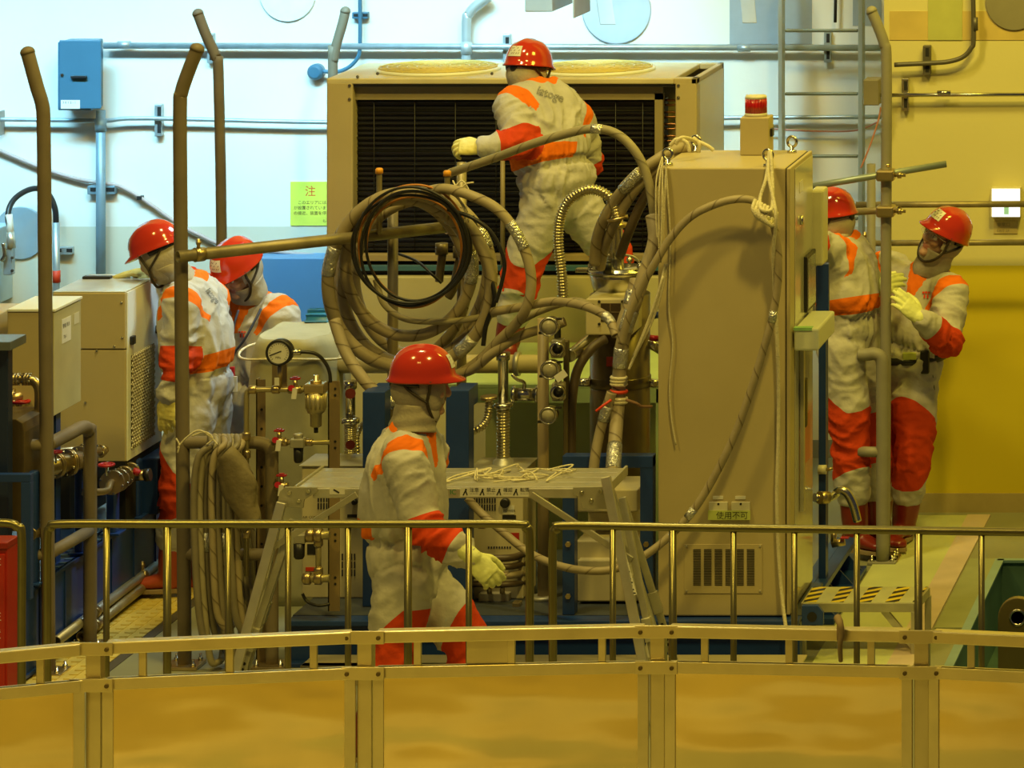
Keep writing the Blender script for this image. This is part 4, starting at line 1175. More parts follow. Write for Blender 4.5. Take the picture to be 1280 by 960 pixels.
# bellows columns
def bellows(lab, x, yb, yt, Y, wpx):
    c0, c1 = P(x, yb, Y), P(x, yt, Y)
    r = px(wpx / 2, Y)
    t = thing('bellows_column', lab, 'bellows', c0)
    H = c1.z - c0.z
    part('base_flange', MB().lathe(c0, ZU, [(0, r * 2.3), (0.014, r * 2.3), (0.016, r * 1.7), (0.05, r * 1.7), (0.052, r * 1.2), (0.06, r * 1.2)], 28), alud, t)
    prof = []
    n = 16
    h0, h1 = 0.06, H * 0.52
    for k in range(n):
        a = h0 + (h1 - h0) * k / n
        d = (h1 - h0) / n
        prof += [(a, r * 0.95), (a + d * 0.3, r * 1.1), (a + d * 0.7, r * 1.1), (a + d, r * 0.95)]
    part('bellows', MB().lathe(c0, ZU, prof, 24), corr, t)
    part('clamp_ring', MB().lathe(c0 + ZU * h1, ZU, [(0, r), (0.004, r * 1.6), (0.024, r * 1.6), (0.03, r)], 24), steel, t)
    part('pipe', MB().lathe(c0 + ZU * (h1 + 0.02), ZU, [(0, r * 0.85), (H - h1 - 0.06, r * 0.85), (H - h1 - 0.055, r * 1.15), (H - h1 - 0.02, r * 1.15)], 22), steel, t)
    return t
t = bellows('upright bellows column with steel clamp right of the walking worker', 629, 588, 440, 18.42, 15)
b = MB(); b.cyl(P(640, 493, 18.42), P(672, 493, 18.42), 0.030, n=16); part('ball_valve', b, steel, t)
for x in (641, 670):
    part('valve_flange', MB().cyl(P(x, 493, 18.42), P(x + 4, 493, 18.42), 0.04, n=18), steel, t)
part('valve_lever', MB().tube(pp([(655, 486, 18.4), (655, 478, 18.38), (646, 474, 18.36), (640, 468, 18.36)]), 0.008, 8), steel, t)
t = bellows('upright bellows column behind the left navy column', 438, 588, 476, 18.6, 14)
part('pressure_knob', MB().cyl(P(438, 556, 18.52), P(438, 556, 18.46), 0.022, n=16), M('dark red knob', (0.12, 0.015, 0.01), 0.4), t)
part('valve_cap', MB().cyl(P(438, 492, 18.52), P(438, 492, 18.46), 0.024, n=16), M('dark red knob', (0.12, 0.015, 0.01), 0.4), t)
def corrugated(lab, pts, wpx, Y=None, nm='corrugated_duct', pitch=0.014, flange=True):
    q = cr(pp(pts, Y), 8)
    r = px(wpx / 2, pts[0][2] if len(pts[0]) > 2 else Y)
    L = sum((q[i + 1] - q[i]).length for i in range(len(q) - 1))
    n = int(L / pitch)
    out, acc, i = [], 0.0, 0
    for k in range(n * 4 + 1):
        s = L * k / (n * 4)
        while i < len(q) - 2 and acc + (q[i + 1] - q[i]).length < s:
            acc += (q[i + 1] - q[i]).length; i += 1
        d = (q[i + 1] - q[i]).length
        out.append(q[i].lerp(q[i + 1], min(1, (s - acc) / d)))
    t = thing(nm, lab, 'duct', out[-1])
    N = len(out) - 1
    part('duct', MB().tube(out, lambda u: r * (0.86 + 0.14 * math.cos(2 * math.pi * u * n)), 14, spline=False), corr, t)
    if flange:
        d = (out[-1] - out[-6]).normalized()
        part('flange', MB().lathe(out[-1] - d * 0.01, d, [(0, r * 1.9), (0.014, r * 1.9)], 24), brass, t)
    return t
corrugated('shiny corrugated metal duct arching over the top worker\'s hip', [(704, 378, 18.5), (702, 340, 18.5), (698, 305, 18.5), (700, 275, 18.5), (710, 252, 18.5), (726, 240, 18.5), (742, 237, 18.5), (757, 243, 18.5), (767, 256, 18.5), (772, 274, 18.5)], 14)
corrugated('short corrugated duct curving at the right navy column', [(586, 540, 18.35), (598, 536, 18.35), (608, 526, 18.38), (611, 510, 18.4), (611, 496, 18.4)], 11)
corrugated('small corrugated duct beside the left bellows column', [(448, 575, 18.7), (446, 560, 18.7), (446, 545, 18.72), (452, 532, 18.75), (460, 526, 18.75)], 8)
# horizontal pipe behind
t = thing('cross_pipe', 'thick beige horizontal pipe running behind the hose coil', 'pipe', P(540, 455, 19.25))
part('pipe', MB().cyl(P(392, 455, 19.25), P(676, 455, 19.25), px(11.5, 19.25), n=24), M('pipe beige', (0.50, 0.43, 0.25), 0.4), t)
for x in (398, 560, 644):
    part('flange', MB().cyl(P(x, 455, 19.25), P(x + 6, 455, 19.25), px(15, 19.25), n=28), alud, t)
t = thing('standpipe', 'upright brown pipe carrying the row of sight glasses', 'pipe', (X(679, 18.3), 18.3, 0.212))
part('pipe', MB().cyl((X(679, 18.3), 18.3, 0.213), P(679, 398, 18.3), px(7, 18.3), n=20), M('standpipe brown', (0.36, 0.28, 0.15), 0.45), t)
part('foot', MB().lathe((X(679, 18.3), 18.3, 0.212), ZU, [(0, 0.06), (0.015, 0.06), (0.017, 0.03)], 20), alud, t)
# sight glasses and regulators
for k, (x, y, r, lab) in enumerate(((687, 408, 12, 'topmost round sight glass clamped to the brown upright pipe'), (688, 462, 12, 'middle round sight glass clamped to the brown upright pipe'), (686, 519, 11, 'lowest round sight glass clamped to the brown upright pipe'))):
    t = thing('sight_glass', lab, 'gauge', P(x, y + r, 18.2), 'sight glasses on the brown pipe')
    rr = px(r, 18.2)
    part('bezel', MB().lathe(P(x, y, 18.2), (0, -1, 0), [(-0.05, rr * 0.9), (0, rr), (0.02, rr), (0.022, rr * 0.85), (0.006, rr * 0.8)], 26), steel, t)
    part('glass_dome', MB().lathe(P(x, y, 18.2), (0, -1, 0), [(0.0, rr * 0.8), (0.02, rr * 0.72), (0.03, rr * 0.4), (0.033, 0.001)], 22), glass, t)
    part('clip', MB().box(P(x + 8, y - 8, 18.2), P(x + 16, y - 11, 18.22)), black, t)
    part('clip', MB().box(P(x - 14, y + 10, 18.2), P(x - 7, y + 6, 18.22)), black, t)
    if k == 1:
        part('tag', MB().obox(P(x + 13, y + 8, 18.15), (0.022, 0, 0.016), (0, 0.003, 0), (0.010, 0, -0.014)), white, t)
for k, (x, y, lab) in enumerate(((697, 436, 'upper square steel regulator right of the brown upright pipe'), (698, 490, 'lower square steel regulator right of the brown upright pipe'))):
    t = thing('regulator', lab, 'regulator', P(x, y + 14, 18.28), 'square regulators')
    part('body', MB().box(P(x - 9, y + 12, 18.3), P(x + 10, y - 14, 18.36)), alud, t, 0.008)
    part('face_ring', MB().lathe(P(x, y, 18.3), (0, -1, 0), [(0, 0.034), (0.025, 0.034), (0.027, 0.025)], 22), steel, t)
    part('dial', MB().lathe(P(x, y, 18.275), (0, -1, 0), [(0, 0.024), (0.004, 0.024), (0.005, 0.008), (0.012, 0.008)], 18), black, t)
    part('pipe_stub', MB().cyl(P(x, y - 14, 18.33), P(x, y - 28, 18.33), 0.016, n=12), black, t)
t = thing('vertical_manifold', 'upright steel manifold strip behind the square regulators', 'manifold', (X(710, 18.4), 18.4, 0.9))
part('strip', MB().box(P(704, 585, 18.38), P(712, 425, 18.42)), M('dark manifold', (0.16, 0.13, 0.07), 0.4, 0.5), t, 0.003)
b = MB(); b.tube(pp([(712, 445, 18.4), (722, 438, 18.5), (738, 425, 18.6), (748, 418, 18.7)]), px(8, 18.4), 14); solo('elbow_pipe', b, steel, 'steel elbow pipe from the regulators to the filter vessel', 'pipe')
b = MB(); b.tube(pp([(757, 424, 18.55), (740, 435, 18.5), (722, 462, 18.45), (715, 500, 18.42), (714, 545, 18.42), (714, 600, 18.4)]), px(6, 18.5), 12); solo('rubber_hose', b, hosed, 'dark brown hose dropping from the filter vessel beside the regulators', 'hose')

# filter vessel
YVs = 18.85
t = thing('filter_vessel', 'tall dark steel filter vessel with a beige window box and flanged lid', 'vessel', (X(775, YVs), YVs, 0.212))
r = px(37, YVs)
c = Vector((X(775, YVs), YVs, 0.212))
zt = Z(335, YVs)
part('cylinder', MB().lathe(c, ZU, [(0, r), (zt - 0.212 - 0.12, r)], 40), M('vessel steel', (0.20, 0.16, 0.09), 0.34, 0.7, 0.3, 4), t)
part('dome', MB().lathe(Vector((c.x, c.y, zt - 0.12)), ZU, [(0, r * 0.85), (0.05, r * 0.95), (0.085, r), (0.10, r)], 40), steel, t)
part('lid', MB().lathe(Vector((c.x, c.y, zt - 0.02)), ZU, [(0, r * 1.07), (0.018, r * 1.07), (0.02, r * 0.9), (0.024, r * 0.9), (0.026, r * 0.3)], 40), steel, t)
part('lid_handle', MB().tube([(c.x - 0.1, c.y - 0.05, zt), (c.x - 0.09, c.y - 0.06, zt + 0.05), (c.x - 0.02, c.y - 0.08, zt + 0.075), (c.x + 0.08, c.y - 0.06, zt + 0.06), (c.x + 0.11, c.y - 0.05, zt)], 0.006, 8), alud, t)
for a in range(6):
    an = a * math.pi / 3 + 0.4
    o = Vector((c.x + math.cos(an) * r * 0.98, c.y + math.sin(an) * r * 0.98, zt - 0.02))
    part('lid_bolt', MB().cyl(o, o + ZU * 0.055, 0.009, n=8).lathe(o + ZU * 0.03, ZU, [(0, 0.015), (0.016, 0.015)], 6), steel, t)
part('nozzle', MB().lathe(Vector((X(772, YVs), c.y - 0.05, zt)), ZU, [(0, 0.04), (0.1, 0.04), (0.19, 0.034), (0.2, 0.034)], 20), steel, t)
part('nozzle_flange', MB().lathe(Vector((X(772, YVs), c.y - 0.05, zt + 0.2)), ZU, [(0, 0.055), (0.02, 0.055), (0.022, 0.036), (0.04, 0.036)], 24), brass, t)
part('vent_fitting', MB().cyl(Vector((X(768, YVs), c.y - 0.16, zt)), Vector((X(768, YVs), c.y - 0.16, zt + 0.05)), 0.022, n=12).cyl(Vector((X(764, YVs), c.y - 0.16, zt + 0.05)), Vector((X(772, YVs), c.y - 0.16, zt + 0.05)), 0.01, n=10), black, t)
w = part('window_box', MB().box(P(732, 419, YVs - 0.3), P(803, 363, YVs - 0.06)), M('window box paint', (0.58, 0.52, 0.32), 0.4), t, 0.006)
part('window_pane', MB().box(P(751, 402, YVs - 0.303), P(776, 379, YVs - 0.298)), M('dark window', (0.05, 0.035, 0.02), 0.2), w)
part('window_bars', MB().box(P(762, 402, YVs - 0.306), P(763.5, 379, YVs - 0.303)).box(P(751, 391, YVs - 0.306), P(776, 389.5, YVs - 0.303)), M('bar brown', (0.14, 0.10, 0.05), 0.4), w)
for q in ((749, 377), (778, 377), (749, 405), (778, 405)):
    part('screw', MB().lathe(P(q[0], q[1], YVs - 0.3), (0, -1, 0), [(0, 0.007), (0.008, 0.005)], 10), black, w)
part('clamp_band', MB().lathe(Vector((c.x, c.y, Z(482, YVs))), ZU, [(0, r * 1.01), (0.004, r * 1.035), (0.046, r * 1.035), (0.05, r * 1.01)], 40), M('band', (0.16, 0.13, 0.08), 0.3, 0.8), t)
part('clamp_screw', MB().cyl(P(720, 478, YVs - 0.1), P(738, 478, YVs - 0.1), 0.02, n=12), steel, t)
part('warning_label', MB().box(P(758, 458, YVs - r - 0.004), P(769, 445, YVs - r + 0.02)), red, t, 0, 'small red label')
part('lid_lug', MB().box(P(719, 341, YVs - 0.05), P(737, 334, YVs)), steel, t, 0.003)
part('side_pipe', MB().cyl(P(806, 425, YVs), P(826, 437, YVs), 0.024, n=14).cyl(P(808, 478, YVs), P(824, 480, YVs), 0.02, n=14), steel, t)
b = MB(); b.tube(pp([(812, 396, 18.8), (820, 394, 18.8), (830, 393, 18.75)]), 0.016, 10); solo('signal_cable', b, blue, 'short blue cable going behind the cabinet above the red one', 'cable')
b = MB(); b.tube(pp([(812, 422, 18.8), (820, 423, 18.8), (830, 422, 18.75)]), 0.014, 10); solo('signal_cable', b, redh, 'short red cable going behind the cabinet below the blue one', 'cable')

# tarp covered tank, motor
t = thing('covered_tank', 'tank under a greenish beige tarp behind the gauges', 'tank', (X(370, 19.2), 19.2, 0.0))
rs = []
cx_, cy_ = X(372, 19.25), 19.3
for k in range(26):
    h = k / 25
    z = 0.002 + h * Z(418, 19.2)
    w = 0.27 - 0.10 * max(0, h - 0.25) ** 1.0
    if h > 0.94:
        w *= 1 - (h - 0.94) * 3
    ring = []
    for j in range(48):
        a = j * 2 * math.pi / 48
        ca, sa = math.cos(a), math.sin(a)
        q = Vector((math.copysign(abs(ca) ** 0.6, ca) * w, math.copysign(abs(sa) ** 0.6, sa) * 0.26, 0))
        f = 1 + 0.05 * noise.noise(Vector((a * 1.6, z * 4, 3)))
        ring.append((cx_ + q.x * f, cy_ + q.y * f, z + (0.02 * noise.noise(Vector((q.x * 9, q.y * 9, 1))) if h > 0.9 else 0)))
    rs.append(ring)
part('tarp', MB().rings(rs), canvas, t)
part('rope_band', MB().tube([(cx_ + math.cos(a) * 0.285, cy_ + math.sin(a) * 0.285, Z(452, 19.0) + 0.01 * math.sin(3 * a)) for a in [j * math.pi / 12 for j in range(24)]], 0.006, 8, closed=True), rope, t)
t = thing('electric_motor', 'bright blue electric motor with lifting eye left of the hose coil', 'motor', P(405, 420, 19.6))
c = P(405, 408, 19.6)
mo = M('bright blue paint', (0.03, 0.20, 0.42), 0.4)
part('motor_body', MB().lathe(c - XR * 0.08, XR, [(0, 0.05), (0.01, 0.075), (0.12, 0.075), (0.13, 0.06), (0.16, 0.05)], 28), mo, t)
fb = MB()
for k in range(14):
    a = k * math.pi * 2 / 14
    d = Vector((0, math.cos(a), math.sin(a)))
    fb.obox(c + d * 0.078 - XR * 0.02, XR * 0.055, d * 0.01, d.cross(XR) * 0.003)
part('cooling_fins', fb, mo, t)
part('support', MB().box((c.x - 0.07, c.y - 0.06, c.z - 0.6), (c.x + 0.06, c.y + 0.06, c.z - 0.05)), mo, t)
part('lifting_eye', MB().cyl(P(391, 400, 19.6), P(391, 390, 19.6), 0.012, n=12), alud, t)

# ================================================================== air preparation panel
YA = 17.95
t = thing('angle_upright', 'perforated brown angle post at the left of the air panel', 'post', (X(326, YA), YA, 0))
hb = MB().box(P(320, 838, YA), P(332, 474, YA + 0.006)).box(P(320, 838, YA), (X(321.5, YA), YA + 0.045, Z(474, YA)))
part('angle', hb, M('angle brown', (0.30, 0.22, 0.11), 0.5, 0.2), t)
holes = MB()
for k in range(14):
    holes.lathe(P(327, 488 + k * 24, YA - 0.001), (0, -1, 0), [(0, 0.006), (0.001, 0.006)], 10)
part('hole', holes, dark, t)
t = thing('angle_upright', 'perforated brown angle post at the right of the air panel', 'post', (X(418, YA), YA, 0.2))
part('angle', MB().box(P(410, 764, YA), P(425, 476, YA + 0.006)).box((X(410, YA), YA, Z(764, YA)), (X(411.5, YA), YA + 0.045, Z(476, YA))), M('angle brown', (0.30, 0.22, 0.11), 0.5, 0.2), t)
holes = MB()
for y in (486, 494, 552, 560, 612, 620, 668, 676, 722, 730):
    holes.lathe(P(419, y, YA - 0.001), (0, -1, 0), [(0, 0.006), (0.001, 0.006)], 10)
part('hole', holes, dark, t)
bp = M('panel pipe', (0.46, 0.40, 0.22), 0.35, 0.6)
YP = 17.88
def pipe_line(lab, pts, r=0.013, fits=(), nm='air_pipe'):
    q = pp(pts, YP)
    t = thing(nm, lab, 'pipe', q[-1])
    part('pipe', MB().tube(q, r, 12, 4, spline=False), bp, t)
    for (x, y, hor) in fits:
        c = P(x, y, YP)
        d = XR if hor else ZU
        part('union', MB().lathe(c - d * 0.018, d, [(0, r * 1.25), (0.006, r * 1.6), (0.03, r * 1.6), (0.036, r * 1.25)], 12), brass, t)
    return t
pipe_line('thin upright air pipe with unions at the left of the air panel', [(395, 487), (312, 487), (309, 489), (308, 494), (308, 720)], 0.012, [(308, 545, 0), (308, 568, 0), (308, 612, 0), (308, 630, 0), (308, 668, 0), (345, 487, 1), (316, 487, 1)])
pipe_line('middle level air pipe between valve and right angle post', [(340, 553), (412, 553)], 0.011, [(355, 553, 1), (386, 553, 1)])
pipe_line('short side air pipe above the bundled hoses', [(308, 610), (322, 610)], 0.012, [(314, 610, 1)])
pipe_line('lower air pipe with tee fittings near the skid edge', [(384, 669), (412, 669)], 0.02, [(388, 669, 1), (398, 669, 1)])
pipe_line('short upright pipe joining the two lower tee fittings', [(398, 669), (398, 722)], 0.013, [(398, 678, 0), (398, 714, 0)])
pipe_line('lowest air pipe with tee fittings above the blue skid', [(378, 723), (412, 723)], 0.018, [(384, 723, 1), (398, 723, 1)])
# gauge
t = thing('pressure_gauge', 'round pressure gauge with black rim and white dial', 'gauge', P(350, 478, 17.85))
r = px(16.5, 17.85)
c = P(350, 440, 17.85)
part('case', MB().lathe(c + YF * 0.03, (0, -1, 0), [(0, r * 0.95), (0.01, r), (0.045, r * 1.02), (0.055, r * 0.98), (0.055, r * 0.82), (0.042, r * 0.80)], 36), black, t)
part('dial', MB().lathe(c, (0, -1, 0), [(0.010, r * 0.81), (0.0215, r * 0.81)], 32), white, t, 0, 'white dial')
tk = MB()
for k in range(19):
    a = math.radians(225 - k * 15)
    d = Vector((math.cos(a), 0, math.sin(a)))
    tk.beam(c + d * r * 0.62 - YF * 0.022, c + d * r * (0.74 if k % 3 == 0 else 0.70) - YF * 0.022, 0.002, 0.001, (0, 1, 0))
part('scale_marks', tk, ink, t)
part('needle', MB().beam(c + Vector((0.012, -0.0225, 0.008)), c + Vector((-0.04, -0.0225, -0.012)), 0.004, 0.002, (0, 1, 0)), ink, t)
part('lettering', text_mb('MPa', 0.014, c + Vector((-0.014, -0.022, -0.026)), XR, ZU), ink, t)
part('stem', MB().cyl(P(350, 455, 17.85), P(349, 487, 17.88), 0.012, n=12), brass, t)
part('back_plate', MB().box(P(340, 486, 17.93), P(359, 440, 17.94)), M('angle brown', (0.30, 0.22, 0.11), 0.5, 0.2), t)
part('tag', MB().box(P(343, 482, 17.84), P(349, 472, 17.843)), white, t)
t = thing('gauge_hose', 'thin black hose from the pressure gauge down to the filter', 'hose', P(413, 476, 17.9))
part('hose_run', MB().tube(pp([(366, 441, 17.85), (380, 440, 17.86), (396, 443, 17.88), (407, 454, 17.9), (412, 466, 17.9), (413, 478, 17.9)]), 0.008, 8), black, t)
part('fitting', MB().cyl(P(362, 441, 17.85), P(376, 440, 17.855), 0.014, n=10), steel, t)
# valves
for (x, y, lab) in ((369, 487, 'uppermost red handled air valve beside the gauge'), (349, 552, 'middle red handled air valve at the small regulator'), (352, 608, 'lowest red handled air valve beside the ladder')):
    t = thing('air_valve', lab, 'valve', P(x, y + 6, YP))
    part('body', MB().cyl(P(x - 8, y, YP), P(x + 8, y, YP), 0.018, n=14).cyl(P(x, y, YP), P(x, y - 12, YP), 0.010, n=10), brass, t)
    part('lever', MB().box(P(x - 7, y - 12, YP - 0.01), P(x + 7, y - 15.5, YP + 0.01)).box(P(x - 4, y - 15, YP - 0.008), P(x + 4, y - 17, YP + 0.008)), redh, t, 0.003, 'red lever')
    part('bonnet', MB().cyl(P(x - 5, y - 2, YP - 0.02), P(x - 5, y - 2, YP - 0.03), 0.014, n=12), redh, t)
    part('tag', MB().obox(P(x - 1, y + 5, YP - 0.03), (0.011, 0, 0), (0, 0.002, 0), (0.003, 0, 0.024)), white, t)
t = thing('air_filter', 'large brass filter regulator with black drain plug', 'filter', P(395, 537, 17.86))
c = P(395, 482, 17.86)
part('head', MB().box((c.x - 0.045, c.y - 0.04, c.z - 0.03), (c.x + 0.045, c.y + 0.04, c.z + 0.012)), brass, t, 0.006)
part('bonnet', MB().lathe(c + ZU * 0.012, ZU, [(0, 0.025), (0.012, 0.025), (0.012, 0.013), (0.035, 0.013)], 16), brass, t)
part('bowl', MB().lathe(c - ZU * 0.03, -ZU, [(0, 0.044), (0.075, 0.043), (0.09, 0.036), (0.096, 0.026), (0.15, 0.025), (0.155, 0.018)], 28), bp, t)
rb = MB()
for k in range(14):
    a = k * math.pi / 7
    d = Vector((math.cos(a), math.sin(a), 0))
    rb.cyl(c + d * 0.044 - ZU * 0.035, c + d * 0.043 - ZU * 0.10, 0.004, n=6)
part('bowl_ribs', rb, bp, t)
part('drain', MB().cyl(c - ZU * 0.185, c - ZU * 0.21, 0.01, n=12), black, t)
t = thing('air_regulator', 'small steel regulator with black bowl on the middle air pipe', 'regulator', P(373, 578, 17.86))
c = P(373, 553, 17.86)
part('body', MB().box((c.x - 0.03, c.y - 0.03, c.z - 0.02), (c.x + 0.03, c.y + 0.03, c.z + 0.02)), alud, t, 0.005)
part('cap', MB().lathe(c + ZU * 0.02, ZU, [(0, 0.02), (0.018, 0.022), (0.02, 0.016)], 18), alud, t)
part('bowl', MB().lathe(c - ZU * 0.02, -ZU, [(0, 0.022), (0.06, 0.020), (0.07, 0.015)], 20), black, t)
t = thing('air_dryer', 'black bowled regulator on the lower air pipe behind the ladder leg', 'regulator', P(374, 694, 17.88))
c = P(374, 676, 17.88)
part('body', MB().box((c.x - 0.02, c.y - 0.02, c.z - 0.01), (c.x + 0.03, c.y + 0.02, c.z + 0.03)), alud, t, 0.004)
part('bowl', MB().lathe(c - ZU * 0.01, -ZU, [(0, 0.025), (0.06, 0.024), (0.07, 0.018)], 18), black, t)
b = MB(); b.tube(pp([(378, 742, 17.9), (384, 752, 17.9), (398, 757, 17.88), (412, 755, 17.9)]), 0.007, 8); solo('thin_cable', b, black, 'thin black cable drooping at the foot of the air panel', 'cable')
for (pts, lab) in (([(575, 322), (570, 345), (566, 362), (560, 372)], 'dark pipe hanging down inside the coil at the right'), ([(553, 318), (550, 340), (549, 352)], 'dark valve stub hanging inside the coil')):
    b = MB(); b.tube(pp(pts, 18.9), 0.02, 12); b.cyl(P(pts[0][0] - 1, pts[0][1], 18.9), P(pts[0][0] - 1, pts[0][1] - 14, 18.9), 0.03, n=14)
    solo('hanging_pipe', b, M('dark manifold', (0.16, 0.13, 0.07), 0.4, 0.5), lab, 'pipe')

# ================================================================== hoses
def hose_obj(lab, pts, wpx, m=hose, Y=None, closed=False, tapes=(), nm='wrapped_hose', group=None, res=7, cat='hose'):
    q = pp(pts, Y)
    r = px(wpx / 2, (pts[0][2] if len(pts[0]) > 2 else Y))
    path = cr(q, res, closed)
    t = thing(nm, lab, cat, min(q, key=lambda a: a.z).copy(), group)
    part('hose_run', MB().tube(path, r, 12, spline=False, closed=closed), m, t)
    for (f, ln) in tapes:
        i0 = int(f * len(path)); i1 = min(len(path) - 1, i0 + ln)
        if i1 - i0 >= 2:
            part('tape_patch', MB().tube(path[i0:i1], r * 1.1, 12, spline=False), tape, t, 0, 'crinkled silver tape')
    return t
def ring(cx0, cy0, rx, ry, Y, ph=0.0, wob=0.03, n=14, tilt=0.05):
    out = []
    for k in range(n):
        a = 2 * math.pi * k / n + ph
        w = 1 + wob * math.sin(2 * a + ph * 3) + wob * 0.6 * math.sin(3 * a + ph)
        out.append((cx0 + math.cos(a) * rx * w, cy0 + math.sin(a) * ry * w, Y + tilt * math.sin(a)))
    return out
G = 'tape wrapped hoses of the big hanging coil'
hose_obj('outermost brown wrapped hose of the big coil, bulging lowest at the left', ring(511, 352, 99, 112, 18.45, 0.4), 16, tapes=((0.45, 6), (0.05, 5)), closed=True, group=G)
hose_obj('wrapped hose of the big coil reaching farthest to the right', ring(520, 347, 95, 105, 18.55, 1.3), 15, tapes=((0.7, 5), (0.4, 4)), closed=True, group=G)
hose_obj('wrapped hose of the big coil with the tape patch at its right inner edge', ring(510, 334, 79, 86, 18.5, 2.2, 0.02), 15, tapes=((0.62, 8),), closed=True, group=G)
hose_obj('narrow oval wrapped hose inside the left part of the big coil', ring(503, 354, 78, 106, 18.62, 0.9, 0.04), 14, tapes=((0.4, 5), (0.55, 3)), closed=True, group=G)
hose_obj('rearmost wrapped hose of the big coil, behind the hook pipes', ring(526, 345, 82, 98, 18.72, 3.0, 0.03), 14, closed=True, group=G)
hose_obj('hose leaving the coil top and looping over to the right of the top worker\'s leg', [(520, 243, 18.4), (555, 236, 18.35), (590, 245, 18.3), (622, 262, 18.3), (646, 292, 18.3), (660, 325, 18.3), (664, 355, 18.3), (658, 385, 18.3), (645, 405, 18.35), (625, 425, 18.4), (600, 450, 18.45), (572, 468, 18.5), (540, 476, 18.5)], 13, tapes=((0.30, 8),))
hose_obj('hose sweeping from the coil bottom down behind the red helmet', [(418, 400, 18.4), (432, 440, 18.35), (455, 475, 18.3), (480, 498, 18.3), (510, 508, 18.35), (540, 500, 18.4)], 15, tapes=((0.55, 6),))
hose_obj('pale thin hose crossing low inside the coil', [(470, 350, 18.6), (480, 380, 18.55), (505, 398, 18.5), (540, 402, 18.5), (580, 400, 18.5), (620, 392, 18.5)], 8, hoseg)
hose_obj('wrapped hose curving up from the coil bottom towards the boots', [(560, 470, 18.5), (590, 462, 18.45), (615, 442, 18.4), (650, 420, 18.4), (690, 408, 18.4), (706, 402, 18.4)], 12)
hose_obj('wrapped hose running in front of the boots to the vessel bundle', [(615, 390, 18.4), (650, 384, 18.35), (690, 377, 18.3), (720, 380, 18.2), (745, 388, 18.1), (762, 400, 18.05), (770, 420, 18.0)], 11, tapes=((0.75, 6),))
hose_obj('short wrapped hose ending beside the sight glasses', [(640, 408, 18.5), (668, 392, 18.45), (700, 380, 18.4), (722, 376, 18.4), (740, 384, 18.35)], 9, hoseg)
# thin cables of the coil
Gc = 'thin cables coiled inside the hose coil'
for k, (rx, ry, m, l) in enumerate(((70, 74, black, 'outermost black cable of the thin cable coil'), (66, 71, black, 'middle black cable of the thin cable coil'), (62, 68, black, 'innermost black cable of the thin cable coil'), (73, 69, black, 'low hanging black cable of the thin cable coil'), (68, 76, orange, 'outer orange cable of the thin cable coil'), (60, 65, orange, 'inner orange cable of the thin cable coil'))):
    hose_obj(l, ring(516 + (k % 3) * 2 - 2, 307 + (k % 2) * 4, rx, ry, 18.33 + 0.012 * k, 0.5 + k * 0.7, 0.02, 16, 0.03), 3.6 if m is black else 3.0, m, closed=True, nm='coiled_cable', group=Gc, cat='cable')
hose_obj('black cable arching outside the right edge of the coil', [(560, 262, 18.35), (590, 272, 18.3), (615, 292, 18.3), (630, 325, 18.3), (628, 350, 18.3), (620, 378, 18.3)], 5, black, nm='loose_cable', cat='cable')
hose_obj('black cable crossing the coil to the hanging pipe', [(488, 314, 18.9), (520, 326, 18.85), (540, 343, 18.8), (552, 354, 18.8)], 3.5, black, nm='loose_cable', cat='cable')
hose_obj('knotted black cable bundle at the right of the coil', [(590, 270, 18.44), (600, 300, 18.44), (612, 340, 18.44), (618, 375, 18.42), (608, 405, 18.42), (604, 432, 18.42)], 6, black, nm='loose_cable', cat='cable')
# big arch and bundles by the cabinet
hose_obj('long wrapped hose arching in front of the top worker\'s back', [(563, 216, 18.6), (590, 207, 18.5), (625, 195, 18.4), (665, 180, 18.3), (705, 168, 18.25), (740, 161, 18.2), (768, 166, 18.2), (790, 184, 18.2), (806, 212, 18.2), (815, 250, 18.2), (818, 290, 18.2), (812, 330, 18.15)], 11, hoseg, tapes=((0.46, 4),))
hose_obj('upper of three wrapped hoses bending down from the cabinet top to the vessel', [(866, 182, 18.55), (842, 188, 18.5), (815, 204, 18.45), (790, 225, 18.45), (765, 256, 18.5), (748, 292, 18.55), (743, 330, 18.6)], 14, tapes=((0.42, 7),))
hose_obj('middle of three wrapped hoses bending down from the cabinet top to the vessel', [(866, 186, 18.6), (840, 198, 18.5), (815, 216, 18.48), (792, 240, 18.48), (772, 272, 18.52), (757, 305, 18.58), (750, 335, 18.65)], 13)
hose_obj('lower of three wrapped hoses bending down from the cabinet top to the vessel', [(862, 192, 18.6), (838, 206, 18.5), (818, 228, 18.46), (800, 258, 18.48), (786, 290, 18.5), (775, 320, 18.6)], 12, hosed)
hose_obj('thick wrapped hose bundle hanging from the arch to the platform', [(815, 270, 18.15), (818, 300, 18.1), (806, 340, 18.05), (795, 375, 18.02), (784, 405, 18.0), (777, 435, 18.0), (774, 470, 18.0), (772, 510, 17.98), (769, 550, 17.9), (766, 592, 17.75)], 17, tapes=((0.38, 7), (0.55, 6), (0.90, 8)))
hose_obj('thinner wrapped hose beside the thick bundle, ending behind the platform', [(765, 490, 17.95), (757, 515, 17.95), (750, 540, 17.95), (744, 570, 17.92), (741, 600, 17.9)], 13, tapes=((0.18, 6),))
hose_obj('silver taped hose pair crossing the window box', [(797, 350, 18.1), (790, 378, 18.06), (782, 400, 18.04), (776, 424, 18.02)], 20, tapes=((0.2, 5),))
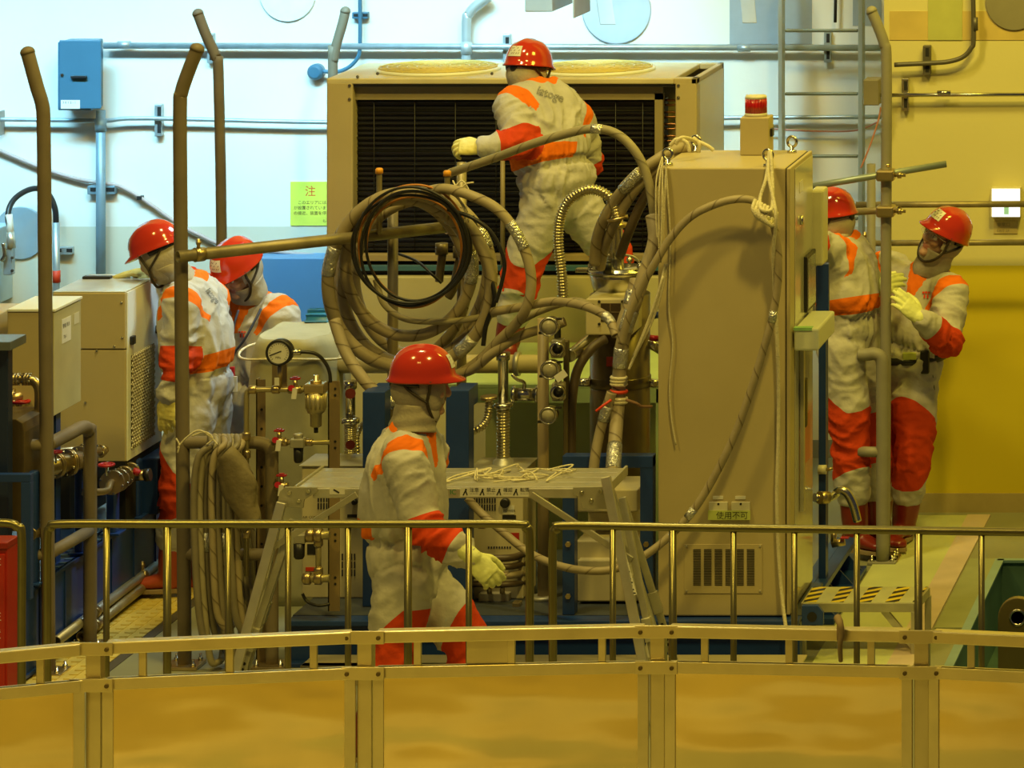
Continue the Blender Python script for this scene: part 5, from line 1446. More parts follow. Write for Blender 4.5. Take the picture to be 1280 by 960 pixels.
hose_obj('long wrapped hose arching over the cabinet front and sweeping to its left', [(777, 430, 17.88), (786, 395, 17.88), (800, 362, 17.88), (818, 330, 17.86), (838, 298, 17.86), (862, 272, 17.86), (890, 257, 17.86), (920, 249, 17.86), (945, 252, 17.86), (962, 268, 17.86), (971, 300, 17.86), (973, 345, 17.86), (966, 395, 17.86), (952, 445, 17.86), (938, 490, 17.86), (920, 540, 17.86), (896, 590, 17.86), (868, 636, 17.86), (835, 672, 17.84), (800, 698, 17.8), (765, 712, 17.78), (730, 713, 17.8), (695, 706, 17.9), (660, 690, 18.0), (625, 662, 18.05), (600, 640, 18.1), (584, 622, 18.1)], 10, hose, tapes=((0.455, 3), (0.655, 3)))
# tied bands on the bundle
t = thing('tie_band', 'orange and cream tie bands around the thick hose bundle', 'tie', P(770, 500, 17.97))
for (y, m, k) in ((472, rope, 1.06), (476, rope, 1.06), (480, rope, 1.06), (489, inkr, 1.1), (498, rope, 1.12), (502, rope, 1.12)):
    c = P(773.5, y, 17.99)
    part('band', MB().torus(c, (0.05, 0, 1), px(8.6 * k, 18), 0.008, 20, 6), m, t)
part('tail', MB().tube(pp([(764, 500, 17.92), (754, 507, 17.9), (745, 514, 17.9)]), 0.006, 6), inkr, t)
part('tail', MB().tube(pp([(783, 500, 17.92), (795, 504, 17.9), (802, 508, 17.92), (815, 508, 17.95)]), 0.007, 6), M('brown twine', (0.22, 0.12, 0.06), 0.8), t)
# ropes on the cabinet
def rope_obj(lab, pts, w, nm='rope', loops=None, Y=None):
    t = thing(nm, lab, 'rope', min(pp(pts, Y), key=lambda a: a.z))
    part('strand', MB().tube(pp(pts, Y), w, 8, 6), rope, t)
    for q in (loops or ()):
        part('knot_loop', MB().tube(pp(q, Y), w, 8, 6), rope, t)
    return t
kn = [[(944 + i * 4, 250 + i * 2, 17.82), (941 + i * 4, 262 + i * 3, 17.78), (950 + i * 4, 274 + i * 2, 17.80), (955 + i * 4, 258 + i * 2, 17.90)] for i in range(5)]
rope_obj('thick white rope knotted round the hose and hanging down the cabinet front', [(962, 196, 17.95), (957, 225, 17.88), (950, 248, 17.84), (952, 262, 17.78), (964, 262, 17.8), (966, 240, 17.86), (964, 200, 17.93), (962, 190, 17.96), (960, 215, 17.9), (966, 246, 17.84), (970, 272, 17.8), (967, 310, 17.84), (968, 360, 17.9), (972, 440, 17.93), (973, 540, 17.94), (971, 620, 17.94), (973, 690, 17.94), (978, 750, 17.92), (986, 810, 17.86), (990, 830, 17.84)], 0.0085, loops=kn)
rope_obj('loose thin string dangling down the left of the cabinet front', [(832, 200, 17.96), (834, 230, 17.95), (838, 300, 17.95), (836, 380, 17.95), (841, 430, 17.955), (837, 480, 17.955), (839, 520, 17.955), (845, 556, 17.955)], 0.0035, 'string', [[(828, 196 + i, 17.98), (820 + 4 * i, 230 + 8 * i, 17.93), (822 + 2 * i, 300 + 14 * i, 17.93), (830 + i, 240, 17.95), (833, 200, 17.97)] for i in range(3)])
rope_obj('bunch of white cord tied at the top left corner of the cabinet', [(845, 180, 18.2), (852, 172, 18.2), (870, 176, 18.3), (884, 182, 18.3), (892, 188, 18.3)], 0.009, 'cord', [[(838, 182, 18.2), (846, 174, 18.2), (858, 178, 18.2), (862, 190, 18.2)], [(866, 172, 18.3), (874, 180, 18.3), (872, 190, 18.3)]])
rope_obj('cream twine bundle dropping beside the thick hose to the left of the cabinet', [(832, 330, 17.95), (822, 370, 17.93), (810, 405, 17.92), (795, 440, 17.92), (786, 462, 17.92)], 0.006, 'twine', [[(834, 330, 17.96), (826, 368, 17.94), (814, 404, 17.93), (798, 436, 17.93), (788, 458, 17.93)], [(829, 345, 17.94), (818, 380, 17.92), (806, 412, 17.92), (792, 446, 17.92)]])
rope_obj('cream twine knotted at the coil top beside the right hook pipe', [(566, 226, 18.4), (574, 238, 18.35), (582, 230, 18.35), (592, 228, 18.35)], 0.004, 'twine', [[(570, 232, 18.35), (578, 226, 18.35), (586, 240, 18.35), (572, 244, 18.35), (583, 262, 18.35), (586, 278, 18.35)], [(566, 242, 18.35), (575, 252, 18.35), (582, 268, 18.35), (578, 285, 18.35)]])

# hank of grey hoses hung on the left tube rail
Gh = 'grey hoses hung over the left tube handrail'
ang = ['leftmost', 'second from left', 'third from left', 'fourth from left', 'fourth from right', 'third from right', 'second from right', 'rightmost']
for k in range(8):
    xo = 246 + k * 6.5
    yb = 800 + 22 * math.sin(k * 1.7)
    d = 0.02 * (k % 3)
    pts = [(xo + 18 - k, 556, 17.83 + d), (xo + 2, 572, 17.80 + d), (xo - 4 + k, 620, 17.80 + d), (xo - 2 + k, 700, 17.80 + d), (xo + 2 + k, 760, 17.80 + d), (xo + 9 + k, yb, 17.81 + d), (xo + 18 + k, yb + 6, 17.84 + d), (xo + 25 + k, yb - 10, 17.92 + d), (xo + 24 + k, 720, 18.02 + d), (xo + 20, 640, 18.05 + d), (xo + 16 - k, 580, 18.04 + d), (xo + 14 - k, 553, 17.99 + d), (xo + 17 - k, 546, 17.92 + d)]
    hose_obj(ang[k] + ' of the grey hoses hung on the left tube handrail', pts, 8.5, (hosep, hoseg, hosep, hose)[k % 4], closed=True, nm='hung_hose', group=Gh, tapes=((0.2, 3),) if k in (2, 5) else ())
t = thing('canvas_wrap', 'crumpled brown canvas wrapped around the hung grey hoses', 'cloth', P(295, 640, 17.78))
rs = []
for k in range(20):
    h = k / 19
    c = P(282 + 34 * h ** 0.8, 566 + 92 * h, 17.76)
    w = 0.030 + 0.040 * math.sin(min(1, h * 1.25) * 2.9)
    rs.append([(c.x + math.cos(a) * w * (1 + 0.6 * (abs(noise.noise(Vector((math.cos(a) * 3, math.sin(a) * 3, h * 3)))) - 0.2)), c.y + math.sin(a) * 0.04, c.z + 0.03 * math.cos(a)) for a in [j * math.pi / 16 for j in range(32)]])
part('canvas', MB().rings(rs), M('brown canvas', (0.19, 0.155, 0.085), 0.7, 0, 0.25, 12, 0.4, 30), t)
t = rope_obj('thin white twine looped over the top of the hung grey hoses', [(222, 560, 17.8), (232, 548, 17.8), (248, 538, 17.8), (262, 545, 17.8), (272, 556, 17.8)], 0.004, 'twine', [[(240, 545, 17.8), (256, 540, 17.8), (266, 548, 17.8), (258, 556, 17.8)], [(220, 548, 17.8), (224, 556, 17.8), (222, 566, 17.8)]])

# ================================================================== platform ladder (trestle)
YPf, YPb = 17.0, 17.40
zd = 1.0
t = thing('work_platform', 'aluminium trestle platform with two sloping ladder legs', 'work platform', (X(560, 17.2), 17.2, 0))
xl, xr = X(372, YPf), X(757, YPf)
for k in range(4):
    y0 = YPf + k * 0.1
    part('deck_plank', MB().box((xl, y0 + 0.004, zd - 0.02), (xr, y0 + 0.094, zd)), alu, t, 0.004)
part('front_beam', MB().box((X(392, YPf), YPf - 0.012, Z(622, YPf)), (X(722, YPf), YPf, zd - 0.004)), alu, t, 0.003)
part('rear_beam', MB().box((X(392, YPf), YPb, Z(622, YPf)), (X(722, YPf), YPb + 0.012, zd - 0.004)), alu, t, 0.003)
for (x0, x1) in ((xl - 0.012, xl), (xr, xr + 0.012)):
    part('end_cap', MB().box((x0, YPf - 0.01, zd - 0.035), (x1, YPb + 0.01, zd + 0.008)), alud, t, 0.003)
def hinge(pts, yy):
    o = part('hinge_plate', MB().prism(pp(pts, yy), (0, 0.012, 0)), alud, t, 0.002)
    xs = sum(p[0] for p in pts) / len(pts)
    for q in ((xs - 12, 616), (xs + 12, 614), (xs, 626)):
        part('rivet', MB().lathe(P(q[0], q[1], yy), (0, -1, 0), [(0, 0.010), (0.006, 0.008)], 12), steel, o)
    return o
HL = [(345, 634), (350, 614), (356, 609), (396, 609), (396, 616), (388, 620), (380, 625), (379, 635)]
HR = [(768, 637), (764, 612), (758, 608), (716, 609), (716, 617), (724, 622), (728, 636)]
hinge(HL, YPf - 0.026); hinge(HR, YPf - 0.026)
hinge(HL, YPb + 0.014); hinge(HR, YPb + 0.014)
# ladder legs: each a stringer with a telescopic perforated foot tube
for (yy, dy) in ((YPf - 0.06, -0.14), (YPb + 0.03, 0.14)):
    for side, (top, bot, t2, b2) in (('l', ((352, 628), (286, 902), (366, 650), (293, 880))), ('r', ((757, 596), (830, 902), (778, 622), (842, 880)))):
        a = P(top[0], top[1], yy); c = P(bot[0], bot[1], yy); c.z = 0.0 + 0.004
        c.y = yy + dy
        o = part('ladder_leg', MB().beam(a, c, 0.040, 0.025, (0, 1, 0)), alu, t, 0.003)
        a2 = P(t2[0], t2[1], yy + 0.05); c2 = P(b2[0], b2[1], yy + 0.05); c2.y = yy + dy + 0.05; c2.z = 0.03
        part('telescopic_tube', MB().beam(a2, c2, 0.030, 0.02, (0, 1, 0)), alud, o, 0.002)
        hb = MB()
        d2 = (c2 - a2)
        for k in range(9):
            q = a2 + d2 * (0.70 + 0.028 * k) - YF * 0.011
            hb.lathe(q, (0, -1, 0), [(0, 0.007), (0.002, 0.007)], 10)
        part('hole', hb, dark, o)
        part('lock_block', MB().obox(a2 + d2 * 0.58 - YF * 0.004, d2.normalized() * 0.05, YF * 0.02, d2.normalized().cross(YF) * 0.02), alud, o, 0.003)
        part('foot', MB().box((c.x - 0.025, c.y - 0.025, 0), (c.x + 0.025, c.y + 0.025, 0.03)), black, o)
    # diagonal braces
    part('brace', MB().beam(P(446, 618, yy + 0.03), P(332, 690, yy), 0.026, 0.014, (0, 1, 0)), alud, t, 0.002)
    part('brace', MB().beam(P(664, 618, yy + 0.03), P(790, 700, yy), 0.026, 0.014, (0, 1, 0)), alud, t, 0.002)
for (top, bot) in (((352, 628), (286, 902)), ((757, 596), (830, 902))):
    ends = []
    for (yy, dy) in ((YPf - 0.06, -0.14), (YPb + 0.03, 0.14)):
        a = P(top[0], top[1], yy); c = P(bot[0], bot[1], yy); c.z = 0.004; c.y = yy + dy
        ends.append((a, c))
    for f in (0.42, 0.74):
        p0, p1 = [a.lerp(c, f) for a, c in ends]
        part('rung', MB().beam(p0, p1, 0.032, 0.022), alud, t, 0.003)
# stickers on the front beam
YB2 = YPf - 0.0135
s = part('sticker', MB().box(P(575, 621, YB2), P(661, 610, YB2 + 0.0015)), white, t, 0, 'white safety pictogram strip')
for k, wd in enumerate(('注意', '禁止', '確認', '転落')):
    x = 579 + k * 21
    part('pictogram', MB().beam(P(x, 619, YB2 - 0.001), P(x + 3, 613, YB2 - 0.001), 0.005, 0.001, (0, 1, 0)).beam(P(x + 3, 613, YB2 - 0.001), P(x + 5, 619, YB2 - 0.001), 0.004, 0.001, (0, 1, 0)).lathe(P(x + 3.4, 612, YB2), (0, -1, 0), [(0, 0.004), (0.001, 0.004)], 10), ink, s)
    part('lettering', text_mb(wd, 0.02, P(x + 8, 614.5, YB2 - 0.001), XR, ZU), ink, s)
    part('lettering', text_mb('ーーー', 0.012, P(x + 8, 618.5, YB2 - 0.001), XR, ZU), ink, s)
part('lettering', text_mb('IC', 0.03, P(562, 618, YB2 - 0.001), XR, ZU), inkg, t)
s = part('sticker', MB().box(P(412, 618, YB2), P(431, 610, YB2 + 0.0015)), white, t)
part('pictogram', MB().beam(P(417, 612, YB2 - 0.001), P(424, 616, YB2 - 0.001), 0.006, 0.001, (0, 1, 0)), ink, s)
yl_ = YPf - 0.075
part('sticker', MB().lathe(P(345, 659, YPf - 0.085), (0, -1, 0), [(0, 0.016), (0.002, 0.016)], 18), bluel, t)
part('sticker', MB().beam(P(774.5, 676, YPf - 0.094), P(793, 744, YPf - 0.13), 0.022, 0.002, (0, 1, 0)), white, t, 0, 'long white load label')
bl = MB()
for k in range(15):
    f = k / 14
    q = P(774.5, 676, YPf - 0.0965).lerp(P(793, 744, YPf - 0.1325), 0.04 + f * 0.92)
    bl.beam(q - XR * 0.007, q + XR * (0.002 + 0.006 * ((k * 7) % 3) / 2), 0.004, 0.001, (0, 1, 0))
part('printed_lines', bl, ink, t)
# string on the deck
t = thing('tangled_string', 'tangle of cream string lying on the platform deck', 'string', (X(640, 17.2), 17.2, zd))
R.seed(4)
for k in range(6):
    x = 585 + k * 21
    pts = []
    for j in range(9):
        pts.append(Vector((X(x + R.uniform(-26, 26), 17.2), 17.2 + R.uniform(-0.14, 0.14), zd + 0.006 + R.random() ** 3 * 0.03)))
    part('strand', MB().tube(pts, 0.0035, 6, 6), rope, t)

# ================================================================== guard rails
def hoop_rail(lab, x0, x1, Y, yt, posts, bend0=True, bend1=True, Y1=None):
    Y1 = Y1 or Y
    zt = Z(yt, Y)
    f = lambda x: Y + (Y1 - Y) * (x - x0) / (x1 - x0)
    xa, xb = X(x0, Y), X(x1, Y1)
    pts = []
    rb = 0.055
    if bend0:
        pts += [(xa, Y, 0.004), (xa, Y, zt - 0.4), (xa, Y, zt - rb), (xa + rb * 0.3, Y, zt - rb * 0.3), (xa + rb, Y, zt)]
    else:
        pts += [(xa, Y, zt)]
    pts += [(xa * 0.75 + xb * 0.25, f(x0 * .75 + x1 * .25), zt), ((xa + xb) / 2, f((x0 + x1) / 2), zt), (xa * 0.25 + xb * 0.75, f(x0 * .25 + x1 * .75), zt)]
    if bend1:
        pts += [(xb - rb, Y1, zt), (xb - rb * 0.3, Y1, zt - rb * 0.3), (xb, Y1, zt - rb), (xb, Y1, zt - 0.4), (xb, Y1, 0.004)]
    else:
        pts += [(xb, Y1, zt)]
    t = thing('guard_rail', lab, 'guard rail', ((xa + xb) / 2, (Y + Y1) / 2, 0))
    part('top_rail', MB().tube(pts, 0.0165, 16, 8), railm, t)
    for k, x in enumerate(posts):
        yy = f(x)
        big = k % 4 == 1
        part('baluster', MB().cyl((X(x, yy), yy, 0.0), (X(x, yy), yy, zt - 0.01), 0.016 if big else 0.0125, n=14), railm, t)
    return t
hoop_rail('polished guard rail end beside the red cabinet at the left edge', -220, 27, 15.84, 654, [-50, -130], False, True)
hoop_rail('polished guard rail in front of the walking worker', 59, 662, 15.84, 655, [133, 209, 285, 360, 435, 510, 586])
hoop_rail('polished guard rail in front of the cabinet and the two right workers', 691, 1420, 15.84, 657, [766, 841, 917, 993, 1071, 1148, 1227, 1302], True, False, 15.70)

# red hydrant cabinet
t = thing('red_cabinet', 'red steel cabinet with white lettering cut by the left edge of the photo', 'cabinet', (X(0, 16.2), 16.3, 0))
part('box_body', MB().box((X(-90, 16.2), 16.2, 0), (X(9, 16.2), 16.32, Z(686, 16.2))), red, t, 0.004)
part('lid', MB().box((X(-92, 16.2), 16.19, Z(686, 16.2)), (X(10, 16.2), 16.33, Z(678, 16.2))), M('dark red paint', (0.28, 0.015, 0.012), 0.4), t, 0.003)
part('door', MB().box((X(-86, 16.2), 16.185, 0.05), (X(7, 16.2), 16.2, Z(692, 16.2))), red, t, 0.003)
for y, s in ((706, '消火栓'), (775, '注'), (798, '意')):
    part('lettering', text_mb(s, 0.045, P(-40 if len(s) > 1 else -12, y, 16.184), XR, ZU), white, t)

# ================================================================== stainless barrier in front
bar = M('barrier stainless', (0.60, 0.51, 0.30), 0.10, 1.0, 0.10, 3)
def wavy():
    nt = bar.node_tree
    b = nt.nodes['Principled BSDF']
    tc = nt.nodes.new('ShaderNodeTexCoord')
    mp = nt.nodes.new('ShaderNodeMapping'); mp.inputs['Scale'].default_value = (0.9, 1.0, 2.4)
    n = nt.nodes.new('ShaderNodeTexNoise'); n.inputs['Scale'].default_value = 1.6; n.inputs['Detail'].default_value = 1.5
    nt.links.new(tc.outputs['Object'], mp.inputs[0]); nt.links.new(mp.outputs[0], n.inputs['Vector'])
    bp = nt.nodes.new('ShaderNodeBump'); bp.inputs['Strength'].default_value = 0.22; bp.inputs['Distance'].default_value = 0.05
    nt.links.new(n.outputs['Fac'], bp.inputs['Height']); nt.links.new(bp.outputs['Normal'], b.inputs['Normal'])
wavy()
frame = M('barrier frame', (0.62, 0.54, 0.32), 0.34, 0.9, 0.10, 8)
ND = [(-240, 13.50), (117, 13.86), (456, 14.02), (822, 14.10), (1152, 14.03), (1500, 13.85)]
ND = [(X(x, Y), Y) for x, Y in ND]
t = thing('stainless_barrier', 'curved stainless steel barrier with posts along the bottom of the photo', 'barrier', (X(640, 14.0), 14.0, 0))
zr, zp = 1.13, 1.003
for i, (x, y) in enumerate(ND):
    part('post', MB().box((x - 0.026, y - 0.005, 0), (x + 0.026, y + 0.045, zr - 0.02)), frame, t, 0.003)
for i in range(len(ND) - 1):
    a, c = Vector((*ND[i], 0)), Vector((*ND[i + 1], 0))
    d = (c - a); L = d.length; u = d / L
    n = Vector((u.y, -u.x, 0))      # toward the pit
    q = lambda s, z, o=0.0: a + u * s + n * o + ZU * z
    part('top_rail', MB().beam(q(0.045, zr - 0.021), q(L - 0.045, zr - 0.021), 0.05, 0.042), frame, t, 0.004)
    o = part('panel', MB().hexa([q(0.05, 0.03, 0.012), q(L - 0.05, 0.03, 0.012), q(L - 0.05, 0.03, 0.0), q(0.05, 0.03, 0.0), q(0.05, zp, 0.012), q(L - 0.05, zp, 0.012), q(L - 0.05, zp, 0.0), q(0.05, zp, 0.0)]), bar, t)
    part('edge_strip', MB().hexa([q(0.03, 0.02, 0.018), q(0.068, 0.02, 0.018), q(0.068, 0.02, 0), q(0.03, 0.02, 0), q(0.03, zp, 0.018), q(0.068, zp, 0.018), q(0.068, zp, 0), q(0.03, zp, 0)]), frame, o, 0.002)
    part('edge_strip', MB().hexa([q(L - 0.068, 0.02, 0.018), q(L - 0.03, 0.02, 0.018), q(L - 0.03, 0.02, 0), q(L - 0.068, 0.02, 0), q(L - 0.068, zp, 0.018), q(L - 0.03, zp, 0.018), q(L - 0.03, zp, 0), q(L - 0.068, zp, 0)]), frame, o, 0.002)
    part('rim', MB().hexa([q(0.045, zp - 0.04, 0.02), q(L - 0.045, zp - 0.04, 0.02), q(L - 0.045, zp - 0.04, -0.012), q(0.045, zp - 0.04, -0.012), q(0.045, zp, 0.02), q(L - 0.045, zp, 0.02), q(L - 0.045, zp, -0.012), q(0.045, zp, -0.012)]), frame, o, 0.002)
    for f in (0.18, 0.50, 0.81):
        if i == 2 and f == 0.5:
            part('filler_plate', MB().obox(q(L * 0.42, (zp + zr) / 2 - 0.02), u * 0.075, n * 0.003, ZU * 0.05), frame, t, 0.002)
        part('baluster', MB().beam(q(L * f, zp - 0.01), q(L * f, zr - 0.04), 0.026, 0.014, (0, 1, 0)), frame, t, 0.002)
for i, (x, y) in enumerate(ND):
    for z in (zr - 0.021, zp - 0.02):
        o = part('bracket', MB().box((x - 0.075, y - 0.030, z - 0.022), (x + 0.075, y - 0.022, z + 0.024)), frame, t, 0.002)
        for sx in (-0.055, 0.055):
            part('bolt', MB().lathe((x + sx, y - 0.03, z), (0, -1, 0), [(0, 0.008), (0.006, 0.007)], 12), M('dark bolt', (0.10, 0.07, 0.03), 0.4, 0.6), o)
t = thing('rag_tie', 'dark twisted tie knotted on the barrier rail in front of the step stool', 'tie', P(1050, 826, 14.03))
cb = P(1050, 788, 14.03)
part('tie_body', MB().tube(pp([(1047, 772, 14.02), (1050, 780, 13.98), (1052, 792, 13.98), (1050, 806, 13.99), (1051, 826, 14.03)]), lambda u: 0.008 + 0.006 * (1 - u), 8), M('brown rag', (0.20, 0.14, 0.08), 0.8), t)
part('tie_band', MB().torus(cb, (1, 0, 0), 0.038, 0.007, 16, 6), M('brown rag', (0.20, 0.14, 0.08), 0.8), t)

# ================================================================== people
def fuse(mb, voxel, it=3, fac=0.5):
    """union of overlapping closed pieces as one continuous surface (world coordinates)"""
    me = mb.mesh('fuse')
    o = bpy.data.objects.new('fuse', me)
    m = o.modifiers.new('r', 'REMESH'); m.mode = 'VOXEL'; m.voxel_size = voxel; m.use_smooth_shade = True
    if it:
        s = o.modifiers.new('s', 'SMOOTH'); s.factor = fac; s.iterations = it
    out = evaluate(o)
    bpy.data.meshes.remove(me)
    return out


def put(name, me, mats, parent, label=None):
    off = ORG[parent]
    me.transform(Matrix.Translation(-off))
    me.materials.clear()
    me.polygons.foreach_set('use_smooth', [True] * len(me.polygons))
    me.name = name
    o = link(name, me, mats, parent, off)
    if label:
        o['label'] = label
    return o


def frame3(f, u):
    f = Vector(f).normalized()
    l = Vector(u).cross(f).normalized()
    u = f.cross(l).normalized()
    return Matrix((f, l, u)).transposed()      # columns: forward, left, up


def limb(mb, pts, rad, n=16, res=5):
    q = cr(pts, res)
    m = len(q) - 1
    k = len(rad) - 1

    def rf(t):
        x = t * k
        i = min(int(x), k - 1)
        s = x - i
        s = s * s * (3 - 2 * s)
        return rad[i] * (1 - s) + rad[i + 1] * s
    mb.tube(q, rf, n, spline=False)
    mb.ell(q[0], (rad[0],) * 3, nu=12, nv=8)
    mb.ell(q[-1], (rad[-1],) * 3, nu=12, nv=8)


def torso(mb, sp, lats, w, d, n=28):
    """rings along spine points; lats = sideways unit vectors"""
    rs = []
    for i, p in enumerate(sp):
        a = sp[max(i - 1, 0)]; c = sp[min(i + 1, len(sp) - 1)]
        up = (c - a).normalized()
        l = (lats[i] - up * lats[i].dot(up)).normalized()
        f = l.cross(up)
        r = []
        for k in range(n):
            t = 2 * math.pi * k / n
            cx, sx = math.cos(t), math.sin(t)
            r.append(p + l * w[i] * math.copysign(abs(cx) ** 0.85, cx) + f * d[i] * math.copysign(abs(sx) ** 0.85, sx))
        rs.append(r)
    mb.rings(rs)


def hand(parent, wrist, direc, normal, side, curls, spread=0.10, thumb=(0.75, 0.6, -0.35), thumb_curl=0.35, mat=None, arm=None, k=1.0, name='glove'):
    """glove: direc = wrist to knuckles, normal = back of the hand; side +1 puts the thumb on the +y side"""
    f = Vector(direc).normalized()
    nrm = Vector(normal); nrm = (nrm - f * nrm.dot(f)).normalized()
    s = nrm.cross(f)
    k = k * 1.1
    R3 = Matrix((f, s, nrm)).transposed()
    T = lambda v: Vector(wrist) + R3 @ (Vector(v) * k)
    b = MB()
    rs = []
    for (x, w, th) in ((-0.01, .031, .024), (0.02, .037, .023), (0.05, .043, .020), (0.08, .044, .017), (0.098, .041, .013)):
        rs.append([T((x, math.cos(a) * w, math.sin(a) * th)) for a in [2 * math.pi * j / 18 for j in range(18)]])
    b.rings(rs)
    fl = ((0.030, .076, .0098), (0.010, .084, .0102), (-0.010, .078, .0098), (-0.030, .062, .0088))
    for i, (y, L, r) in enumerate(fl):
        yy = y * side
        ang = curls[i]
        p = Vector((0.088 - abs(i - 1) * 0.004, yy, 0.0))
        pts = [Vector((0.06, yy * 0.9, 0)), p]
        th = 0.0
        sp = spread * (1.0 - i * 0.66) * side
        for j, q in enumerate((0.46, 0.30, 0.24)):
            th += ang * (0.8, 1.1, 0.9)[j]
            d = Vector((math.cos(th) * math.cos(sp), math.sin(sp) * max(0.2, math.cos(th)), -math.sin(th)))
            p = p + d * L * q
            pts.append(p)
        limb(b, [T(q) for q in pts], [r * k * 1.12, r * k * 1.12, r * k * 1.1, r * k, r * k * 0.92], 10, 4)
    d = Vector((thumb[0], thumb[1] * side, thumb[2])).normalized()
    p0 = Vector((0.022, 0.026 * side, -0.006))
    p1 = p0 + d * 0.042
    d2 = (d + Vector((thumb_curl, -thumb_curl * side, -thumb_curl * 0.4))).normalized()
    p2 = p1 + d2 * 0.034
    p3 = p2 + (d2 + Vector((thumb_curl, -thumb_curl * side * .6, 0))).normalized() * 0.026
    limb(b, [T(q) for q in (p0, p1, p2, p3)], [.016 * k, .0135 * k, .0115 * k, .0098 * k], 10, 4)
    if arm is not None:
        a = Vector(arm)
        ax = (a - Vector(wrist)).normalized()
        limb(b, [Vector(wrist) - ax * 0.005, Vector(wrist) + ax * 0.05, Vector(wrist) + ax * 0.10], [.037, .045, .050], 16, 4)
    me = fuse(b, 0.0042, 2, 0.4)
    ns = [v.normal.copy() for v in me.vertices]
    cs = [v.co.copy() for v in me.vertices]
    me.vertices.foreach_set('co', [x for c, q in zip(cs, ns) for x in (c + q * 0.0016 * noise.noise(c * 55))])
    return put(name, me, mat or glove, parent)


def head_mb(H, R3):
    b = MB()
    E = lambda c, r, rot=None: b.ell(H + R3 @ Vector(c), r, R3 @ rot if rot else R3, 20, 14)
    E((-.012, 0, .035), (.098, .077, .088))
    E((.022, 0, -.03), (.068, .062, .075))
    E((.038, 0, -.068), (.050, .048, .046))
    E((.074, 0, -.094), (.022, .026, .018))
    E((.070, .034, -.018), (.026, .026, .026)); E((.070, -.034, -.018), (.026, .026, .026))
    E((.078, 0, .034), (.018, .052, .013))
    b.tube([H + R3 @ Vector(q) for q in ((.084, 0, .022), (.094, 0, .004), (.106, 0, -.018), (.098, 0, -.030))], lambda t: .009 + .006 * t, 10, 4)
    E((.098, .010, -.026), (.011, .009, .008)); E((.098, -.010, -.026), (.011, .009, .008))
    E((.083, 0, -.052), (.013, .024, .005)); E((.081, 0, -.063), (.013, .022, .006))
    for s in (1, -1):
        E((-.008, .078 * s, -.005), (.020, .008, .032))
    return b


